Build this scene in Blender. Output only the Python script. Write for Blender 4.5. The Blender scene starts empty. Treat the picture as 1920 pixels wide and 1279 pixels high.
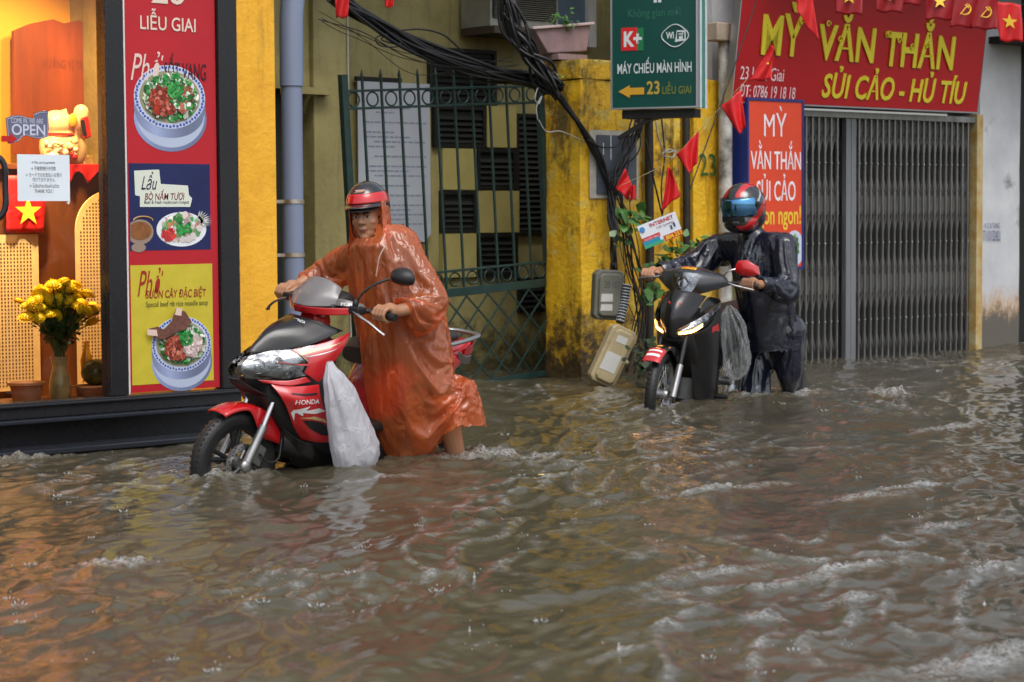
import bpy, bmesh, math, random
import numpy as np
from mathutils import Vector, Matrix, noise as mnoise

# ------------------------------------------------------------------ camera, sky, sun, exposure
SC = bpy.context.scene
COL = SC.collection
F_PX, YAW, CAM_H, HORIZON, ROLL = 4000.0, math.radians(41), 1.22, 405.0, 0.006
PITCH = math.atan((639.5 - HORIZON) / F_PX)
_f0 = Vector((math.sin(YAW), math.cos(YAW), 0)); _r0 = Vector((math.cos(YAW), -math.sin(YAW), 0))
FWD = _f0 * math.cos(PITCH) + Vector((0, 0, -math.sin(PITCH)))
_u0 = _r0.cross(FWD)
UPV = _u0 * math.cos(ROLL) + _r0 * math.sin(ROLL)
RGT = _r0 * math.cos(ROLL) - _u0 * math.sin(ROLL)
CAM = Vector((0, 0, CAM_H))
cam_data = bpy.data.cameras.new('camera'); cam = bpy.data.objects.new('camera', cam_data); COL.objects.link(cam)
cam.matrix_world = Matrix(((RGT.x, UPV.x, -FWD.x, CAM.x), (RGT.y, UPV.y, -FWD.y, CAM.y), (RGT.z, UPV.z, -FWD.z, CAM.z), (0, 0, 0, 1)))
cam_data.sensor_width = 36; cam_data.lens = 36 * F_PX / 1920
cam_data.clip_end = 1500; cam_data.clip_start = 0.1
cam_data.dof.use_dof = True; cam_data.dof.focus_distance = 11.0; cam_data.dof.aperture_fstop = 5.0
SC.camera = cam

world = bpy.data.worlds.new('World'); SC.world = world; world.use_nodes = True
_n = world.node_tree.nodes; _l = world.node_tree.links
SUN_EL, SUN_AZ = math.radians(58), math.radians(200)      # azimuth: direction the light comes from, clockwise from +Y
_sky = _n.new('ShaderNodeTexSky'); _sky.sky_type = 'NISHITA'; _sky.sun_disc = False
_sky.sun_elevation = SUN_EL; _sky.sun_rotation = SUN_AZ; _sky.dust_density = 4.0; _sky.air_density = 1.0
_hs = _n.new('ShaderNodeHueSaturation'); _hs.inputs['Saturation'].default_value = 0.4   # rain cloud: nearly grey
_l.new(_sky.outputs[0], _hs.inputs['Color']); _l.new(_hs.outputs[0], _n['Background'].inputs[0])
_n['Background'].inputs[1].default_value = 0.14
sun_d = bpy.data.lights.new('sun', 'SUN'); sun = bpy.data.objects.new('sun', sun_d); COL.objects.link(sun)
sun_d.energy = 0.6; sun_d.angle = math.radians(35); sun_d.color = (1, 0.985, 0.965)
_to = -Vector((math.sin(SUN_AZ) * math.cos(SUN_EL), math.cos(SUN_AZ) * math.cos(SUN_EL), math.sin(SUN_EL)))
sun.rotation_euler = _to.to_track_quat('-Z', 'Y').to_euler(); sun.location = (0, -5, 20)
vs = SC.view_settings; vs.view_transform = 'Standard'; vs.look = 'None'; vs.gamma = 1; vs.use_curve_mapping = False
vs.exposure = 0.62
SC.cycles.use_denoising = True
SC.cycles.max_bounces = 8; SC.cycles.transparent_max_bounces = 16; SC.cycles.caustics_reflective = False; SC.cycles.caustics_refractive = False
SC.cycles.sample_clamp_indirect = 6

# ------------------------------------------------------------------ pixel -> place helpers
def ray(x, y): return FWD * F_PX + RGT * (x - 960) - UPV * (y - 639.5)
def PV(x, y, v): d = ray(x, y); return CAM + d * (v / d.y)            # on a wall plane y = v
def PU(x, y, u): d = ray(x, y); return CAM + d * (u / d.x)            # on a plane x = u
def PZ(x, y, z=0.0): d = ray(x, y); return CAM + d * ((z - CAM_H) / d.z)
def PD(x, y, D): return CAM + ray(x, y) * (D / F_PX)                  # at a depth
def PP(x, y, o, n): d = ray(x, y); return CAM + d * ((o - CAM).dot(n) / d.dot(n))

# ------------------------------------------------------------------ objects
def tag(o, label=None, cat=None, group=None, kind=None):
    if label: o['label'] = label
    if cat: o['category'] = cat
    if group: o['group'] = group
    if kind: o['kind'] = kind
    return o
def empty(name, loc, label=None, cat=None, group=None, M=None):
    o = bpy.data.objects.new(name, None); COL.objects.link(o); o.empty_display_size = 0.1
    if M is not None: o.matrix_world = M
    elif loc is not None: o.location = loc
    return tag(o, label, cat, group)
def wmat(p):
    return (wmat(p.parent) @ p.matrix_parent_inverse if p.parent else Matrix.Identity(4)) @ p.matrix_basis
def obj(name, me, mat=None, parent=None, local=False, smooth=None):
    o = bpy.data.objects.new(name, me); COL.objects.link(o)
    if mat is not None:
        me.materials.clear()
        for m in (mat if isinstance(mat, (list, tuple)) else [mat]): me.materials.append(m)
    if parent is not None:
        o.parent = parent
        if not local:
            o.matrix_parent_inverse = wmat(parent).inverted()
    if smooth is not None: shade(me, smooth)
    return o
def shade(me, ang):
    me.polygons.foreach_set('use_smooth', [True] * len(me.polygons))
    if ang < 180:
        me.set_sharp_from_angle(angle=math.radians(ang))
class MB:
    """collects shapes; .mesh() gives one mesh"""
    def __init__(s): s.v = []; s.f = []; s.mi = []; s.m = 0
    def add(s, vs, fs):
        b = len(s.v); s.v += [tuple(v) for v in vs]; s.f += [tuple(i + b for i in f) for f in fs]; s.mi += [s.m] * len(fs); return s
    def box(s, a, b):
        x0, y0, z0 = [min(i, j) for i, j in zip(a, b)]; x1, y1, z1 = [max(i, j) for i, j in zip(a, b)]
        return s.add([(x0, y0, z0), (x1, y0, z0), (x1, y1, z0), (x0, y1, z0), (x0, y0, z1), (x1, y0, z1), (x1, y1, z1), (x0, y1, z1)],
                     [(3, 2, 1, 0), (4, 5, 6, 7), (0, 1, 5, 4), (1, 2, 6, 5), (2, 3, 7, 6), (3, 0, 4, 7)])
    def obox(s, c, ax, ay, az):
        c, ax, ay, az = Vector(c), Vector(ax), Vector(ay), Vector(az)
        if ax.cross(ay).dot(az) < 0: ax = -ax
        P = [c + ax * i + ay * j + az * k for k in (-1, 1) for i, j in ((-1, -1), (1, -1), (1, 1), (-1, 1))]
        return s.add(P, [(3, 2, 1, 0), (4, 5, 6, 7), (0, 1, 5, 4), (1, 2, 6, 5), (2, 3, 7, 6), (3, 0, 4, 7)])
    def bar(s, a, b, w, h=None, upv=(0, 0, 1)):
        a, b = Vector(a), Vector(b); d = (b - a); L = d.length; d.normalize(); h = w if h is None else h
        up = Vector(upv)
        if abs(d.dot(up)) > .95: up = Vector((0, 1, 0))
        sd = d.cross(up).normalized(); up = sd.cross(d)
        return s.obox((a + b) / 2, d * L / 2, sd * w / 2, up * h / 2)
    def tube(s, pts, r, n=8, caps=True, flat=1.0, upv=None):
        pts = [Vector(p) for p in pts]; m = len(pts); rs = r if isinstance(r, (list, tuple)) else [r] * m
        t0 = (pts[1] - pts[0]).normalized(); ref = Vector(upv) if upv else (Vector((0, 0, 1)) if abs(t0.z) < .9 else Vector((1, 0, 0)))
        sd = t0.cross(ref).normalized(); V = []
        for i, p in enumerate(pts):
            t = (pts[min(i + 1, m - 1)] - pts[max(i - 1, 0)]).normalized()
            sd = (sd - t * sd.dot(t)).normalized(); up = sd.cross(t)
            for k in range(n):
                a = 2 * math.pi * k / n; V.append(p + (sd * math.cos(a) + up * math.sin(a) * flat) * rs[i])
        Fs = [(i * n + k, i * n + (k + 1) % n, (i + 1) * n + (k + 1) % n, (i + 1) * n + k) for i in range(m - 1) for k in range(n)]
        if caps: Fs += [tuple(range(n))[::-1], tuple(range((m - 1) * n, m * n))]
        Fs = [f[::-1] for f in Fs]
        return s.add(V, Fs)
    def cyl(s, a, b, r, n=16, r2=None): return s.tube([a, b], [r, r if r2 is None else r2], n)
    def lathe(s, prof, M=Matrix.Identity(4), n=24, ang=2 * math.pi):
        """prof: (radius, height) pairs about local z"""
        full = ang > 6.28; k = n if full else n + 1; V = []
        for (r, h) in prof:
            for i in range(k): a = ang * i / n; V.append(M @ Vector((r * math.cos(a), r * math.sin(a), h)))
        Fs = [(j * k + i, j * k + (i + 1) % k, (j + 1) * k + (i + 1) % k, (j + 1) * k + i) for j in range(len(prof) - 1) for i in range(k if full else k - 1)]
        return s.add(V, Fs)
    def ell(s, c, r, M=None, n=16, m=10):
        c = Vector(c); V = []
        for j in range(m + 1):
            t = math.pi * j / m
            for i in range(n):
                a = 2 * math.pi * i / n; p = Vector((r[0] * math.sin(t) * math.cos(a), r[1] * math.sin(t) * math.sin(a), r[2] * math.cos(t)))
                V.append(c + (M @ p if M is not None else p))
        Fs = [(j * n + i, (j + 1) * n + i, (j + 1) * n + (i + 1) % n, j * n + (i + 1) % n) for j in range(m) for i in range(n)]
        return s.add(V, Fs)
    def cone(s, a, b, ra, rb, n=12):
        """tapered capsule for bodies"""
        a, b = Vector(a), Vector(b); d = (b - a)
        pts = [a]; rs = [ra]
        for i in range(1, 7): pts.append(a + d * i / 6); rs.append(ra + (rb - ra) * i / 6)
        s.tube(pts, rs, n); s.ell(a, (ra,) * 3, n=n, m=8); return s.ell(b, (rb,) * 3, n=n, m=8)
    def grid(s, rows, closed=False):
        R = len(rows); Cn = len(rows[0]); V = [p for r in rows for p in r]
        Fs = [(j * Cn + i, j * Cn + (i + 1) % Cn, (j + 1) * Cn + (i + 1) % Cn, (j + 1) * Cn + i) for j in range(R - 1) for i in range(Cn if closed else Cn - 1)]
        return s.add(V, Fs)
    def prism(s, poly, pl, c0, c1):
        """poly in plane coords (a,b) extruded from c0 to c1 along the plane normal"""
        n = len(poly); V = [pl(a, b, c0) for a, b in poly] + [pl(a, b, c1) for a, b in poly]
        Fs = [tuple(range(n))[::-1], tuple(range(n, 2 * n))] + [(i, (i + 1) % n, n + (i + 1) % n, n + i) for i in range(n)]
        return s.add(V, Fs)
    def mesh(s, name='m', fix=True, merge=False):
        me = bpy.data.meshes.new(name); me.from_pydata(s.v, [], s.f); me.polygons.foreach_set('material_index', s.mi)
        if fix or merge:
            bm = bmesh.new(); bm.from_mesh(me)
            if merge: bmesh.ops.remove_doubles(bm, verts=bm.verts, dist=1e-4)
            if fix: bmesh.ops.recalc_face_normals(bm, faces=bm.faces)
            bm.to_mesh(me); bm.free()
        me.update(); return me
    def build(s, name, mat=None, parent=None, local=False, smooth=None, fix=True, bevel=0, seg=2, merge=False):
        o = obj(name, s.mesh(name, fix, merge), mat, parent, local, smooth)
        if bevel:
            b = o.modifiers.new('bevel', 'BEVEL'); b.width = bevel; b.segments = seg; b.limit_method = 'ANGLE'; b.angle_limit = math.radians(40)
        return o
def applied(o):
    """bake an object's modifiers into its mesh"""
    dg = bpy.context.evaluated_depsgraph_get(); dg.update()
    me = bpy.data.meshes.new_from_object(o.evaluated_get(dg)); old = o.data
    o.modifiers.clear(); o.data = me
    return o
def remesh(mb, name, voxel, smooth=6, mat=None, parent=None, local=False):
    """union of shapes -> one continuous skin"""
    o = mb.build(name, mat, parent, local)
    r = o.modifiers.new('r', 'REMESH'); r.mode = 'VOXEL'; r.voxel_size = voxel
    if smooth: sm = o.modifiers.new('s', 'SMOOTH'); sm.iterations = smooth; sm.factor = 0.5
    applied(o); me = o.data
    if mat is not None:
        me.materials.clear()
        for m in (mat if isinstance(mat, (list, tuple)) else [mat]): me.materials.append(m)
    shade(me, 180); return o
def px_of(p):
    q = p - CAM; d = q.dot(FWD); return 960 + F_PX * q.dot(RGT) / d, 639.5 - F_PX * q.dot(UPV) / d
def drape(o, collider, pin, frames=24, shrink=-.06, bend=.08, stiff=10, mass=.12, cut=None, dist=.006, grav=1.0):
    """let a garment fall over a body with the cloth solver, then freeze it"""
    me = o.data
    if cut:
        bm = bmesh.new(); bm.from_mesh(me); bmesh.ops.delete(bm, geom=[f for f in bm.faces if cut(f.calc_center_median())], context='FACES'); bm.to_mesh(me); bm.free()
    vg = o.vertex_groups.new(name='pin')
    for v in me.vertices:
        k = pin(v.co)
        if k > 0: vg.add([v.index], k, 'REPLACE')
    cm = collider.modifiers.new('c', 'COLLISION'); collider.collision.thickness_outer = .004; collider.collision.cloth_friction = 12; collider.collision.damping = .8
    cl = o.modifiers.new('cloth', 'CLOTH'); s = cl.settings; s.quality = 5; s.mass = mass; s.tension_stiffness = stiff; s.compression_stiffness = stiff; s.shear_stiffness = stiff * .4; s.bending_stiffness = bend; s.air_damping = 3
    s.vertex_group_mass = 'pin'; s.shrink_min = shrink; s.effector_weights.gravity = grav; cl.collision_settings.distance_min = dist; cl.collision_settings.collision_quality = 3; cl.point_cache.frame_start = 1; cl.point_cache.frame_end = frames + 1
    SC.frame_start = 1; SC.frame_end = frames + 1
    for f in range(1, frames + 1): SC.frame_set(f)
    dg = bpy.context.evaluated_depsgraph_get(); new = bpy.data.meshes.new_from_object(o.evaluated_get(dg)); o.modifiers.clear(); o.vertex_groups.clear(); o.data = new
    bpy.data.objects.remove(collider); SC.frame_set(1); shade(new, 180)
    ss = o.modifiers.new('sub', 'SUBSURF'); ss.levels = 1; ss.render_levels = 1
    return o
def cr(pts, n):
    """Catmull-Rom resample of a list of vectors"""
    P = [Vector(p) for p in pts]; m = len(P); out = []
    for i in range(n):
        t = i * (m - 1) / (n - 1); k = min(int(t), m - 2); f = t - k
        p0, p1, p2, p3 = P[max(k - 1, 0)], P[k], P[k + 1], P[min(k + 2, m - 1)]
        if k == 0: p0 = p1 * 2 - p2
        if k == m - 2: p3 = p2 * 2 - p1
        out.append(.5 * ((2 * p1) + (p2 - p0) * f + (2 * p0 - 5 * p1 + 4 * p2 - p3) * f * f + (3 * p1 - p0 - 3 * p2 + p3) * f ** 3))
    return out
def patch(ctrl, nu=16, nv=12):
    """smooth surface through a grid of control points"""
    rows = [cr(r, nu) for r in ctrl]
    cols = [cr([r[i] for r in rows], nv) for i in range(nu)]
    return [[cols[i][j] for i in range(nu)] for j in range(nv)]
class Plane:
    def __init__(s, o, r, u): s.o = Vector(o); s.r = Vector(r).normalized(); s.u = Vector(u).normalized(); s.n = s.r.cross(s.u)
    def __call__(s, a, b, c=0): return s.o + s.r * a + s.u * b + s.n * c
    def px(s, x, y): p = PP(x, y, s.o, s.n) - s.o; return (p.dot(s.r), p.dot(s.u))
FRONT = lambda o: Plane(o, (1, 0, 0), (0, 0, 1))          # a wall plane that faces the street

def text(body, pl, rect, mat, parent, name='lettering', c=0.004, thick=0.002, bold=0.0, shear=0.0, local=False, align='CENTER'):
    """rect = (a0, b0, a1, b1) on the plane: the ink is fitted to it"""
    cu = bpy.data.curves.new('t', 'FONT'); cu.body = body; cu.size = 1; cu.offset = bold; cu.shear = shear; cu.align_x = align; cu.resolution_u = 3; cu.extrude = .05 if thick > .004 else 0
    t = bpy.data.objects.new('t', cu); COL.objects.link(t)
    dg = bpy.context.evaluated_depsgraph_get(); me = bpy.data.meshes.new_from_object(t.evaluated_get(dg))
    bpy.data.objects.remove(t); bpy.data.curves.remove(cu)
    n = len(me.vertices); co = np.zeros(n * 3); me.vertices.foreach_get('co', co); co = co.reshape(-1, 3)
    lo, hi = co.min(0), co.max(0); a0, b0, a1, b1 = rect
    A = a0 + (co[:, 0] - lo[0]) / max(hi[0] - lo[0], 1e-6) * (a1 - a0); B = b0 + (co[:, 1] - lo[1]) / max(hi[1] - lo[1], 1e-6) * (b1 - b0)
    o_, r_, u_, n_ = [np.array(k) for k in (pl.o, pl.r, pl.u, pl.n)]
    Cz = c + (co[:, 2] - lo[2]) / .1 * thick if thick > .004 else np.full(n, c)
    P = o_ + A[:, None] * r_ + B[:, None] * u_ + Cz[:, None] * n_
    me.vertices.foreach_set('co', P.ravel()); me.update()
    return obj(name, me, mat, parent, local)

# ------------------------------------------------------------------ materials
_M = {}
def C(r, g, b):
    """sRGB 0-255 -> linear"""
    f = lambda c: (c / 255 / 12.92) if c / 255 <= .04045 else ((c / 255 + .055) / 1.055) ** 2.4
    return (f(r), f(g), f(b), 1)
def mat(name, col, rough=.5, metal=0, var=0.0, vscale=6, bump=0.0, bscale=40, coat=0, emit=None, estr=0, spec=.5, col2=None, alpha=1, trans=0, ior=1.45, streak=False, rvar=0):
    if name in _M: return _M[name]
    m = bpy.data.materials.new(name); m.use_nodes = True; nt = m.node_tree; b = nt.nodes['Principled BSDF']; N = nt.nodes.new; L = nt.links.new
    b.inputs['Base Color'].default_value = col; b.inputs['Roughness'].default_value = rough; b.inputs['Metallic'].default_value = metal
    b.inputs['Coat Weight'].default_value = coat; b.inputs['Coat Roughness'].default_value = .06; b.inputs['Specular IOR Level'].default_value = spec
    b.inputs['Alpha'].default_value = alpha; b.inputs['Transmission Weight'].default_value = trans; b.inputs['IOR'].default_value = ior
    if emit: b.inputs['Emission Color'].default_value = emit; b.inputs['Emission Strength'].default_value = estr
    tc = N('ShaderNodeTexCoord')
    if var or col2 or rvar:
        no = N('ShaderNodeTexNoise'); no.inputs['Scale'].default_value = vscale; no.inputs['Detail'].default_value = 8; no.inputs['Roughness'].default_value = .65
        if streak:
            mp = N('ShaderNodeMapping'); mp.inputs['Scale'].default_value = (1, 1, .16); L(tc.outputs['Object'], mp.inputs[0]); L(mp.outputs[0], no.inputs['Vector'])
        else: L(tc.outputs['Object'], no.inputs['Vector'])
        ra = N('ShaderNodeValToRGB'); ra.color_ramp.elements[0].position = .35; ra.color_ramp.elements[1].position = .68; L(no.outputs['Fac'], ra.inputs[0])
        c2 = col2 or tuple(x * (1 - var) for x in col[:3]) + (1,)
        ra.color_ramp.elements[0].color = c2; ra.color_ramp.elements[1].color = col
        if var or col2: L(ra.outputs[0], b.inputs['Base Color'])
        if rvar:
            mr = N('ShaderNodeMapRange'); mr.inputs[3].default_value = max(rough - rvar, .02); mr.inputs[4].default_value = rough + rvar; L(no.outputs['Fac'], mr.inputs[0]); L(mr.outputs[0], b.inputs['Roughness'])
    if bump:
        n2 = N('ShaderNodeTexNoise'); n2.inputs['Scale'].default_value = bscale; n2.inputs['Detail'].default_value = 5; L(tc.outputs['Object'], n2.inputs['Vector'])
        bp = N('ShaderNodeBump'); bp.inputs['Strength'].default_value = bump; bp.inputs['Distance'].default_value = .01; L(n2.outputs['Fac'], bp.inputs['Height']); L(bp.outputs[0], b.inputs['Normal'])
    _M[name] = m; return m
def attr_mat(name, rough=.5, coat=0, spec=.5):
    """colour comes from the mesh's own colour attribute"""
    if name in _M: return _M[name]
    m = bpy.data.materials.new(name); m.use_nodes = True; b = m.node_tree.nodes['Principled BSDF']
    a = m.node_tree.nodes.new('ShaderNodeAttribute'); a.attribute_name = 'col'; m.node_tree.links.new(a.outputs['Color'], b.inputs['Base Color'])
    b.inputs['Roughness'].default_value = rough; b.inputs['Coat Weight'].default_value = coat; b.inputs['Specular IOR Level'].default_value = spec; _M[name] = m; return m
def set_col(me, cols):
    """per-face colours"""
    at = me.color_attributes.new('col', 'FLOAT_COLOR', 'CORNER'); out = []
    for p, c in zip(me.polygons, cols): out += list(c) * p.loop_total
    at.data.foreach_set('color', out)
def set_vcol(me, fn):
    at = me.color_attributes.new('col', 'FLOAT_COLOR', 'POINT'); out = []
    for v in me.vertices: out += list(fn(v.co))
    at.data.foreach_set('color', out)
class Node:
    """tiny shader-graph writer for the walls"""
    def __init__(s, name, rough=.6, spec=.5):
        s.m = bpy.data.materials.new(name); s.m.use_nodes = True; s.t = s.m.node_tree; s.b = s.t.nodes['Principled BSDF']; s.b.inputs['Roughness'].default_value = rough
        s.b.inputs['Specular IOR Level'].default_value = spec; s.tc = s.t.nodes.new('ShaderNodeTexCoord').outputs['Object']
    def L(s, a, b): s.t.links.new(a, b)
    def map(s, sc): n = s.t.nodes.new('ShaderNodeMapping'); n.inputs['Scale'].default_value = sc; s.L(s.tc, n.inputs[0]); return n.outputs[0]
    def noise(s, scale, detail=6, vec=None, rough=.6):
        n = s.t.nodes.new('ShaderNodeTexNoise'); n.inputs['Scale'].default_value = scale; n.inputs['Detail'].default_value = detail; n.inputs['Roughness'].default_value = rough; s.L(vec or s.tc, n.inputs['Vector']); return n.outputs['Fac']
    def ramp(s, f, stops):
        n = s.t.nodes.new('ShaderNodeValToRGB'); e = n.color_ramp.elements
        while len(e) < len(stops): e.new(.5)
        for k, (p, c) in zip(e, stops): k.position = p; k.color = c if len(c) == 4 else tuple(c) + (1,)
        s.L(f, n.inputs[0]); return n.outputs[0]
    def mix(s, f, a, b):
        n = s.t.nodes.new('ShaderNodeMix'); n.data_type = 'RGBA'
        for v, k in ((f, 0), (a, 6), (b, 7)):
            if hasattr(v, 'links'): s.L(v, n.inputs[k])
            else: n.inputs[k].default_value = v
        return n.outputs[2]
    def math(s, op, a, b=0.0):
        n = s.t.nodes.new('ShaderNodeMath'); n.operation = op
        for v, k in ((a, 0), (b, 1)):
            if hasattr(v, 'links'): s.L(v, n.inputs[k])
            else: n.inputs[k].default_value = v
        return n.outputs[0]
    def z(s): n = s.t.nodes.new('ShaderNodeSeparateXYZ'); s.L(s.tc, n.inputs[0]); return n.outputs
    def bump(s, h, st=.4, d=.01): n = s.t.nodes.new('ShaderNodeBump'); n.inputs['Strength'].default_value = st; n.inputs['Distance'].default_value = d; s.L(h, n.inputs['Height']); s.L(n.outputs[0], s.b.inputs['Normal'])
    def col(s, c): s.L(c, s.b.inputs['Base Color']); return s.m
W1 = (1, 1, 1, 1); K0 = (0, 0, 0, 1)
# ================================================================== ground and flood water
ROAD_Z = -0.18
def pnoise(x, y, seed=0):
    """2-D gradient noise on arrays"""
    rs = np.random.RandomState(seed); g = rs.rand(256, 256) * 2 * np.pi
    xi = np.floor(x).astype(int); yi = np.floor(y).astype(int); xf = x - xi; yf = y - yi
    u = xf ** 3 * (xf * (xf * 6 - 15) + 10); v = yf ** 3 * (yf * (yf * 6 - 15) + 10)
    def d(i, j): a = g[(xi + i) % 256, (yi + j) % 256]; return np.cos(a) * (xf - i) + np.sin(a) * (yf - j)
    return (d(0, 0) * (1 - u) + d(1, 0) * u) * (1 - v) + (d(0, 1) * (1 - u) + d(1, 1) * u) * v
g = MB(); g.add([(-300, -300, ROAD_Z), (300, -300, ROAD_Z), (300, 300, ROAD_Z), (-300, 300, ROAD_Z)], [(0, 1, 2, 3)])
tag(g.build('ground', mat('asphalt', (.05, .05, .048, 1), .6, var=.4, vscale=3)), 'dark flooded asphalt street under muddy water', kind='structure')

STEP = 0.02
U0, U1, V0, V1 = 0.5, 18.5, 0.5, 13.2
nx = int((U1 - U0) / STEP) + 1; ny = int((V1 - V0) / STEP) + 1
X, Y = np.meshgrid(np.linspace(U0, U1, nx), np.linspace(V0, V1, ny))
def waves(X, Y):
    # the street's current runs along +x; crests lie across the view
    ca, sa = math.cos(-.62), math.sin(-.62)
    A = X * ca - Y * sa; B = X * sa + Y * ca                          # A along the crests, B across them
    wx = pnoise(A * .9, B * .9, 1) * .55; wy = pnoise(A * .9 + 9, B * .9 + 4, 2) * .55
    h = .030 * pnoise((A + wx) * .55, (B + wy) * 1.15, 3)
    h += .020 * pnoise((A + wx) * 1.3, (B + wy) * 2.6, 4)
    r = 1 - np.abs(pnoise((A + wx) * 1.1, (B + wy) * 2.3, 5)) * 2.2
    m = np.clip(pnoise(A * .45, B * .6, 6) * 1.6 + .45, 0, 1)
    h += .020 * np.clip(r, 0, 1) ** 3 * m
    h += .017 * pnoise((A + wx * .6) * 2.6, (B + wy * .6) * 5.6, 7)
    r2 = 1 - np.abs(pnoise((A + wx * .5) * 3.4, (B + wy * .5) * 6.5, 8)) * 2.4
    h += .013 * np.clip(r2, 0, 1) ** 3 * m
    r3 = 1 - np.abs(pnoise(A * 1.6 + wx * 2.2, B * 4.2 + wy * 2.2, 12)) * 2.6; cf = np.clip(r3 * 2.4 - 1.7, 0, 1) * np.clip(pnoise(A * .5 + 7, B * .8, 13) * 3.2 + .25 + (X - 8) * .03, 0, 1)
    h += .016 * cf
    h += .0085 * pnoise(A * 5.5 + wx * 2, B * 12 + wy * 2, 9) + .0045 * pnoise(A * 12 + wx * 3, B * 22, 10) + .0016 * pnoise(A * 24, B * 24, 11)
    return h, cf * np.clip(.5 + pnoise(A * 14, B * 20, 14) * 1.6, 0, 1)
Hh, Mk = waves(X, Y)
rng = np.random.RandomState(5)
def rings(cx, cy, R, amp, lam):
    d = np.hypot(X - cx, Y - cy); k = d < R
    Hh[k] += amp * np.cos(d[k] / lam * 2 * np.pi) * np.exp(-d[k] / R * 2.2)
for (cx, cy) in ((5.62, 8.47), (6.62, 8.42), (6.92, 8.22), (9.5, 9.55), (10.5, 9.72), (10.98, 9.62)): rings(cx, cy, .75, .013, .16)
for i in range(330): rings(rng.uniform(1.5, 17), rng.uniform(2, 12), rng.uniform(.12, .26), rng.uniform(.003, .0065), rng.uniform(.06, .085))
foam_glint = Mk * .75  # crest lines: sky glints painted as pale colour; boils add foam to them
def boil(cx, cy, sx, sy, amp, seed, f=1.0):
    """a patch of broken, bubbling water"""
    w = np.exp(-((X - cx) / sx) ** 2 - ((Y - cy) / sy) ** 2); k = w > .02
    n = pnoise(X[k] * 16, Y[k] * 16, seed) + .7 * pnoise(X[k] * 33, Y[k] * 33, seed + 1)
    Hh[k] += w[k] * amp * (.35 + np.abs(n) * 1.6); foam_glint[k] = np.maximum(foam_glint[k], f * np.clip(w[k] * 1.2 - .25 + n * .55, 0, 1))
boil(5.0, 9.74, .45, .06, .045, 31, .35)
for (cx, cy, s_, f_) in ((5.42, 8.40, .14, .5), (5.62, 8.42, .16, .35), (6.95, 8.15, .2, .6), (6.6, 8.4, .14, .5), (9.3, 9.45, .13, .5), (10.5, 9.65, .18, .6), (11.0, 9.6, .2, .6)): boil(cx, cy, s_, s_ * .7, .022, int(cx * 100), f_)
p = PZ(215, 1062); boil(p.x, p.y, .17, .10, .03, 33, .6)
for (x, y, sx, sy, a) in ((1670, 748, .16, .16, .06), (880, 862, .22, .12, .03), (1010, 862, .3, .08, .02), (1500, 742, .25, .10, .02), (1830, 1240, .30, .1, .03), (1560, 1075, .45, .05, .022), (1330, 1078, .3, .05, .02),
                       (1420, 1162, .09, .06, .02), (1350, 920, .5, .05, .018), (1620, 935, .3, .06, .018), (1780, 805, .4, .08, .02), (690, 905, .25, .05, .012), (1760, 990, .16, .06, .02), (1180, 1225, .1, .03, .02),
                       (1250, 1180, .06, .03, .02), (1600, 1130, .14, .05, .02), (1700, 915, .4, .05, .018), (1000, 905, .4, .04, .014), (470, 885, .12, .05, .014), (1260, 765, .12, .05, .016), (1850, 1075, .2, .05, .022)):
    p = PZ(x, y); boil(p.x, p.y, sx, sy, a, int(x + y), .5)
edge = np.minimum(np.minimum(X - U0, U1 - X), np.minimum(Y - V0, V1 - Y)); Hh *= np.clip(edge / 1.0, 0, 1)
me = bpy.data.meshes.new('water'); nv = nx * ny
co = np.stack([X, Y, Hh], -1).reshape(-1, 3)
idx = np.arange(nv).reshape(ny, nx); q = np.stack([idx[:-1, :-1], idx[:-1, 1:], idx[1:, 1:], idx[1:, :-1]], -1).reshape(-1, 4)
o4 = np.array([(-300, -300, 0), (300, -300, 0), (300, 300, 0), (-300, 300, 0), (U0, V0, 0), (U1, V0, 0), (U1, V1, 0), (U0, V1, 0)], float)
oq = np.array([(0, 1, 5, 4), (1, 2, 6, 5), (2, 3, 7, 6), (3, 0, 4, 7)]) + nv
co = np.concatenate([co, o4]); q = np.concatenate([q, oq])
me.vertices.add(len(co)); me.vertices.foreach_set('co', co.ravel()); me.loops.add(q.size); me.loops.foreach_set('vertex_index', q.ravel().astype(np.int32))
me.polygons.add(len(q)); me.polygons.foreach_set('loop_start', np.arange(0, q.size, 4, dtype=np.int32)); me.polygons.foreach_set('use_smooth', np.ones(len(q), bool)); me.update(calc_edges=True)
at = me.attributes.new('foam_glint', 'FLOAT', 'POINT'); at.data.foreach_set('value', np.concatenate([foam_glint.ravel(), np.zeros(8)]).astype(np.float32))
N = Node('muddy_water', .045); N.b.inputs['IOR'].default_value = 1.33
at = N.t.nodes.new('ShaderNodeAttribute'); at.attribute_name = 'foam_glint'
c = N.ramp(N.noise(1.3, 4), [(.3, C(66, 62, 49)), (.7, C(81, 76, 61))])
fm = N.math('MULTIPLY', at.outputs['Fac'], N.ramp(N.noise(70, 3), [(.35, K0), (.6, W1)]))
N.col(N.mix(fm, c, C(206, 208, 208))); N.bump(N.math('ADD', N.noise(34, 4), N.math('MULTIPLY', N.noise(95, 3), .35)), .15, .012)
tag(obj('water', me, N.m), 'brown rippled flood water covering the street', kind='structure')

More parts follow.
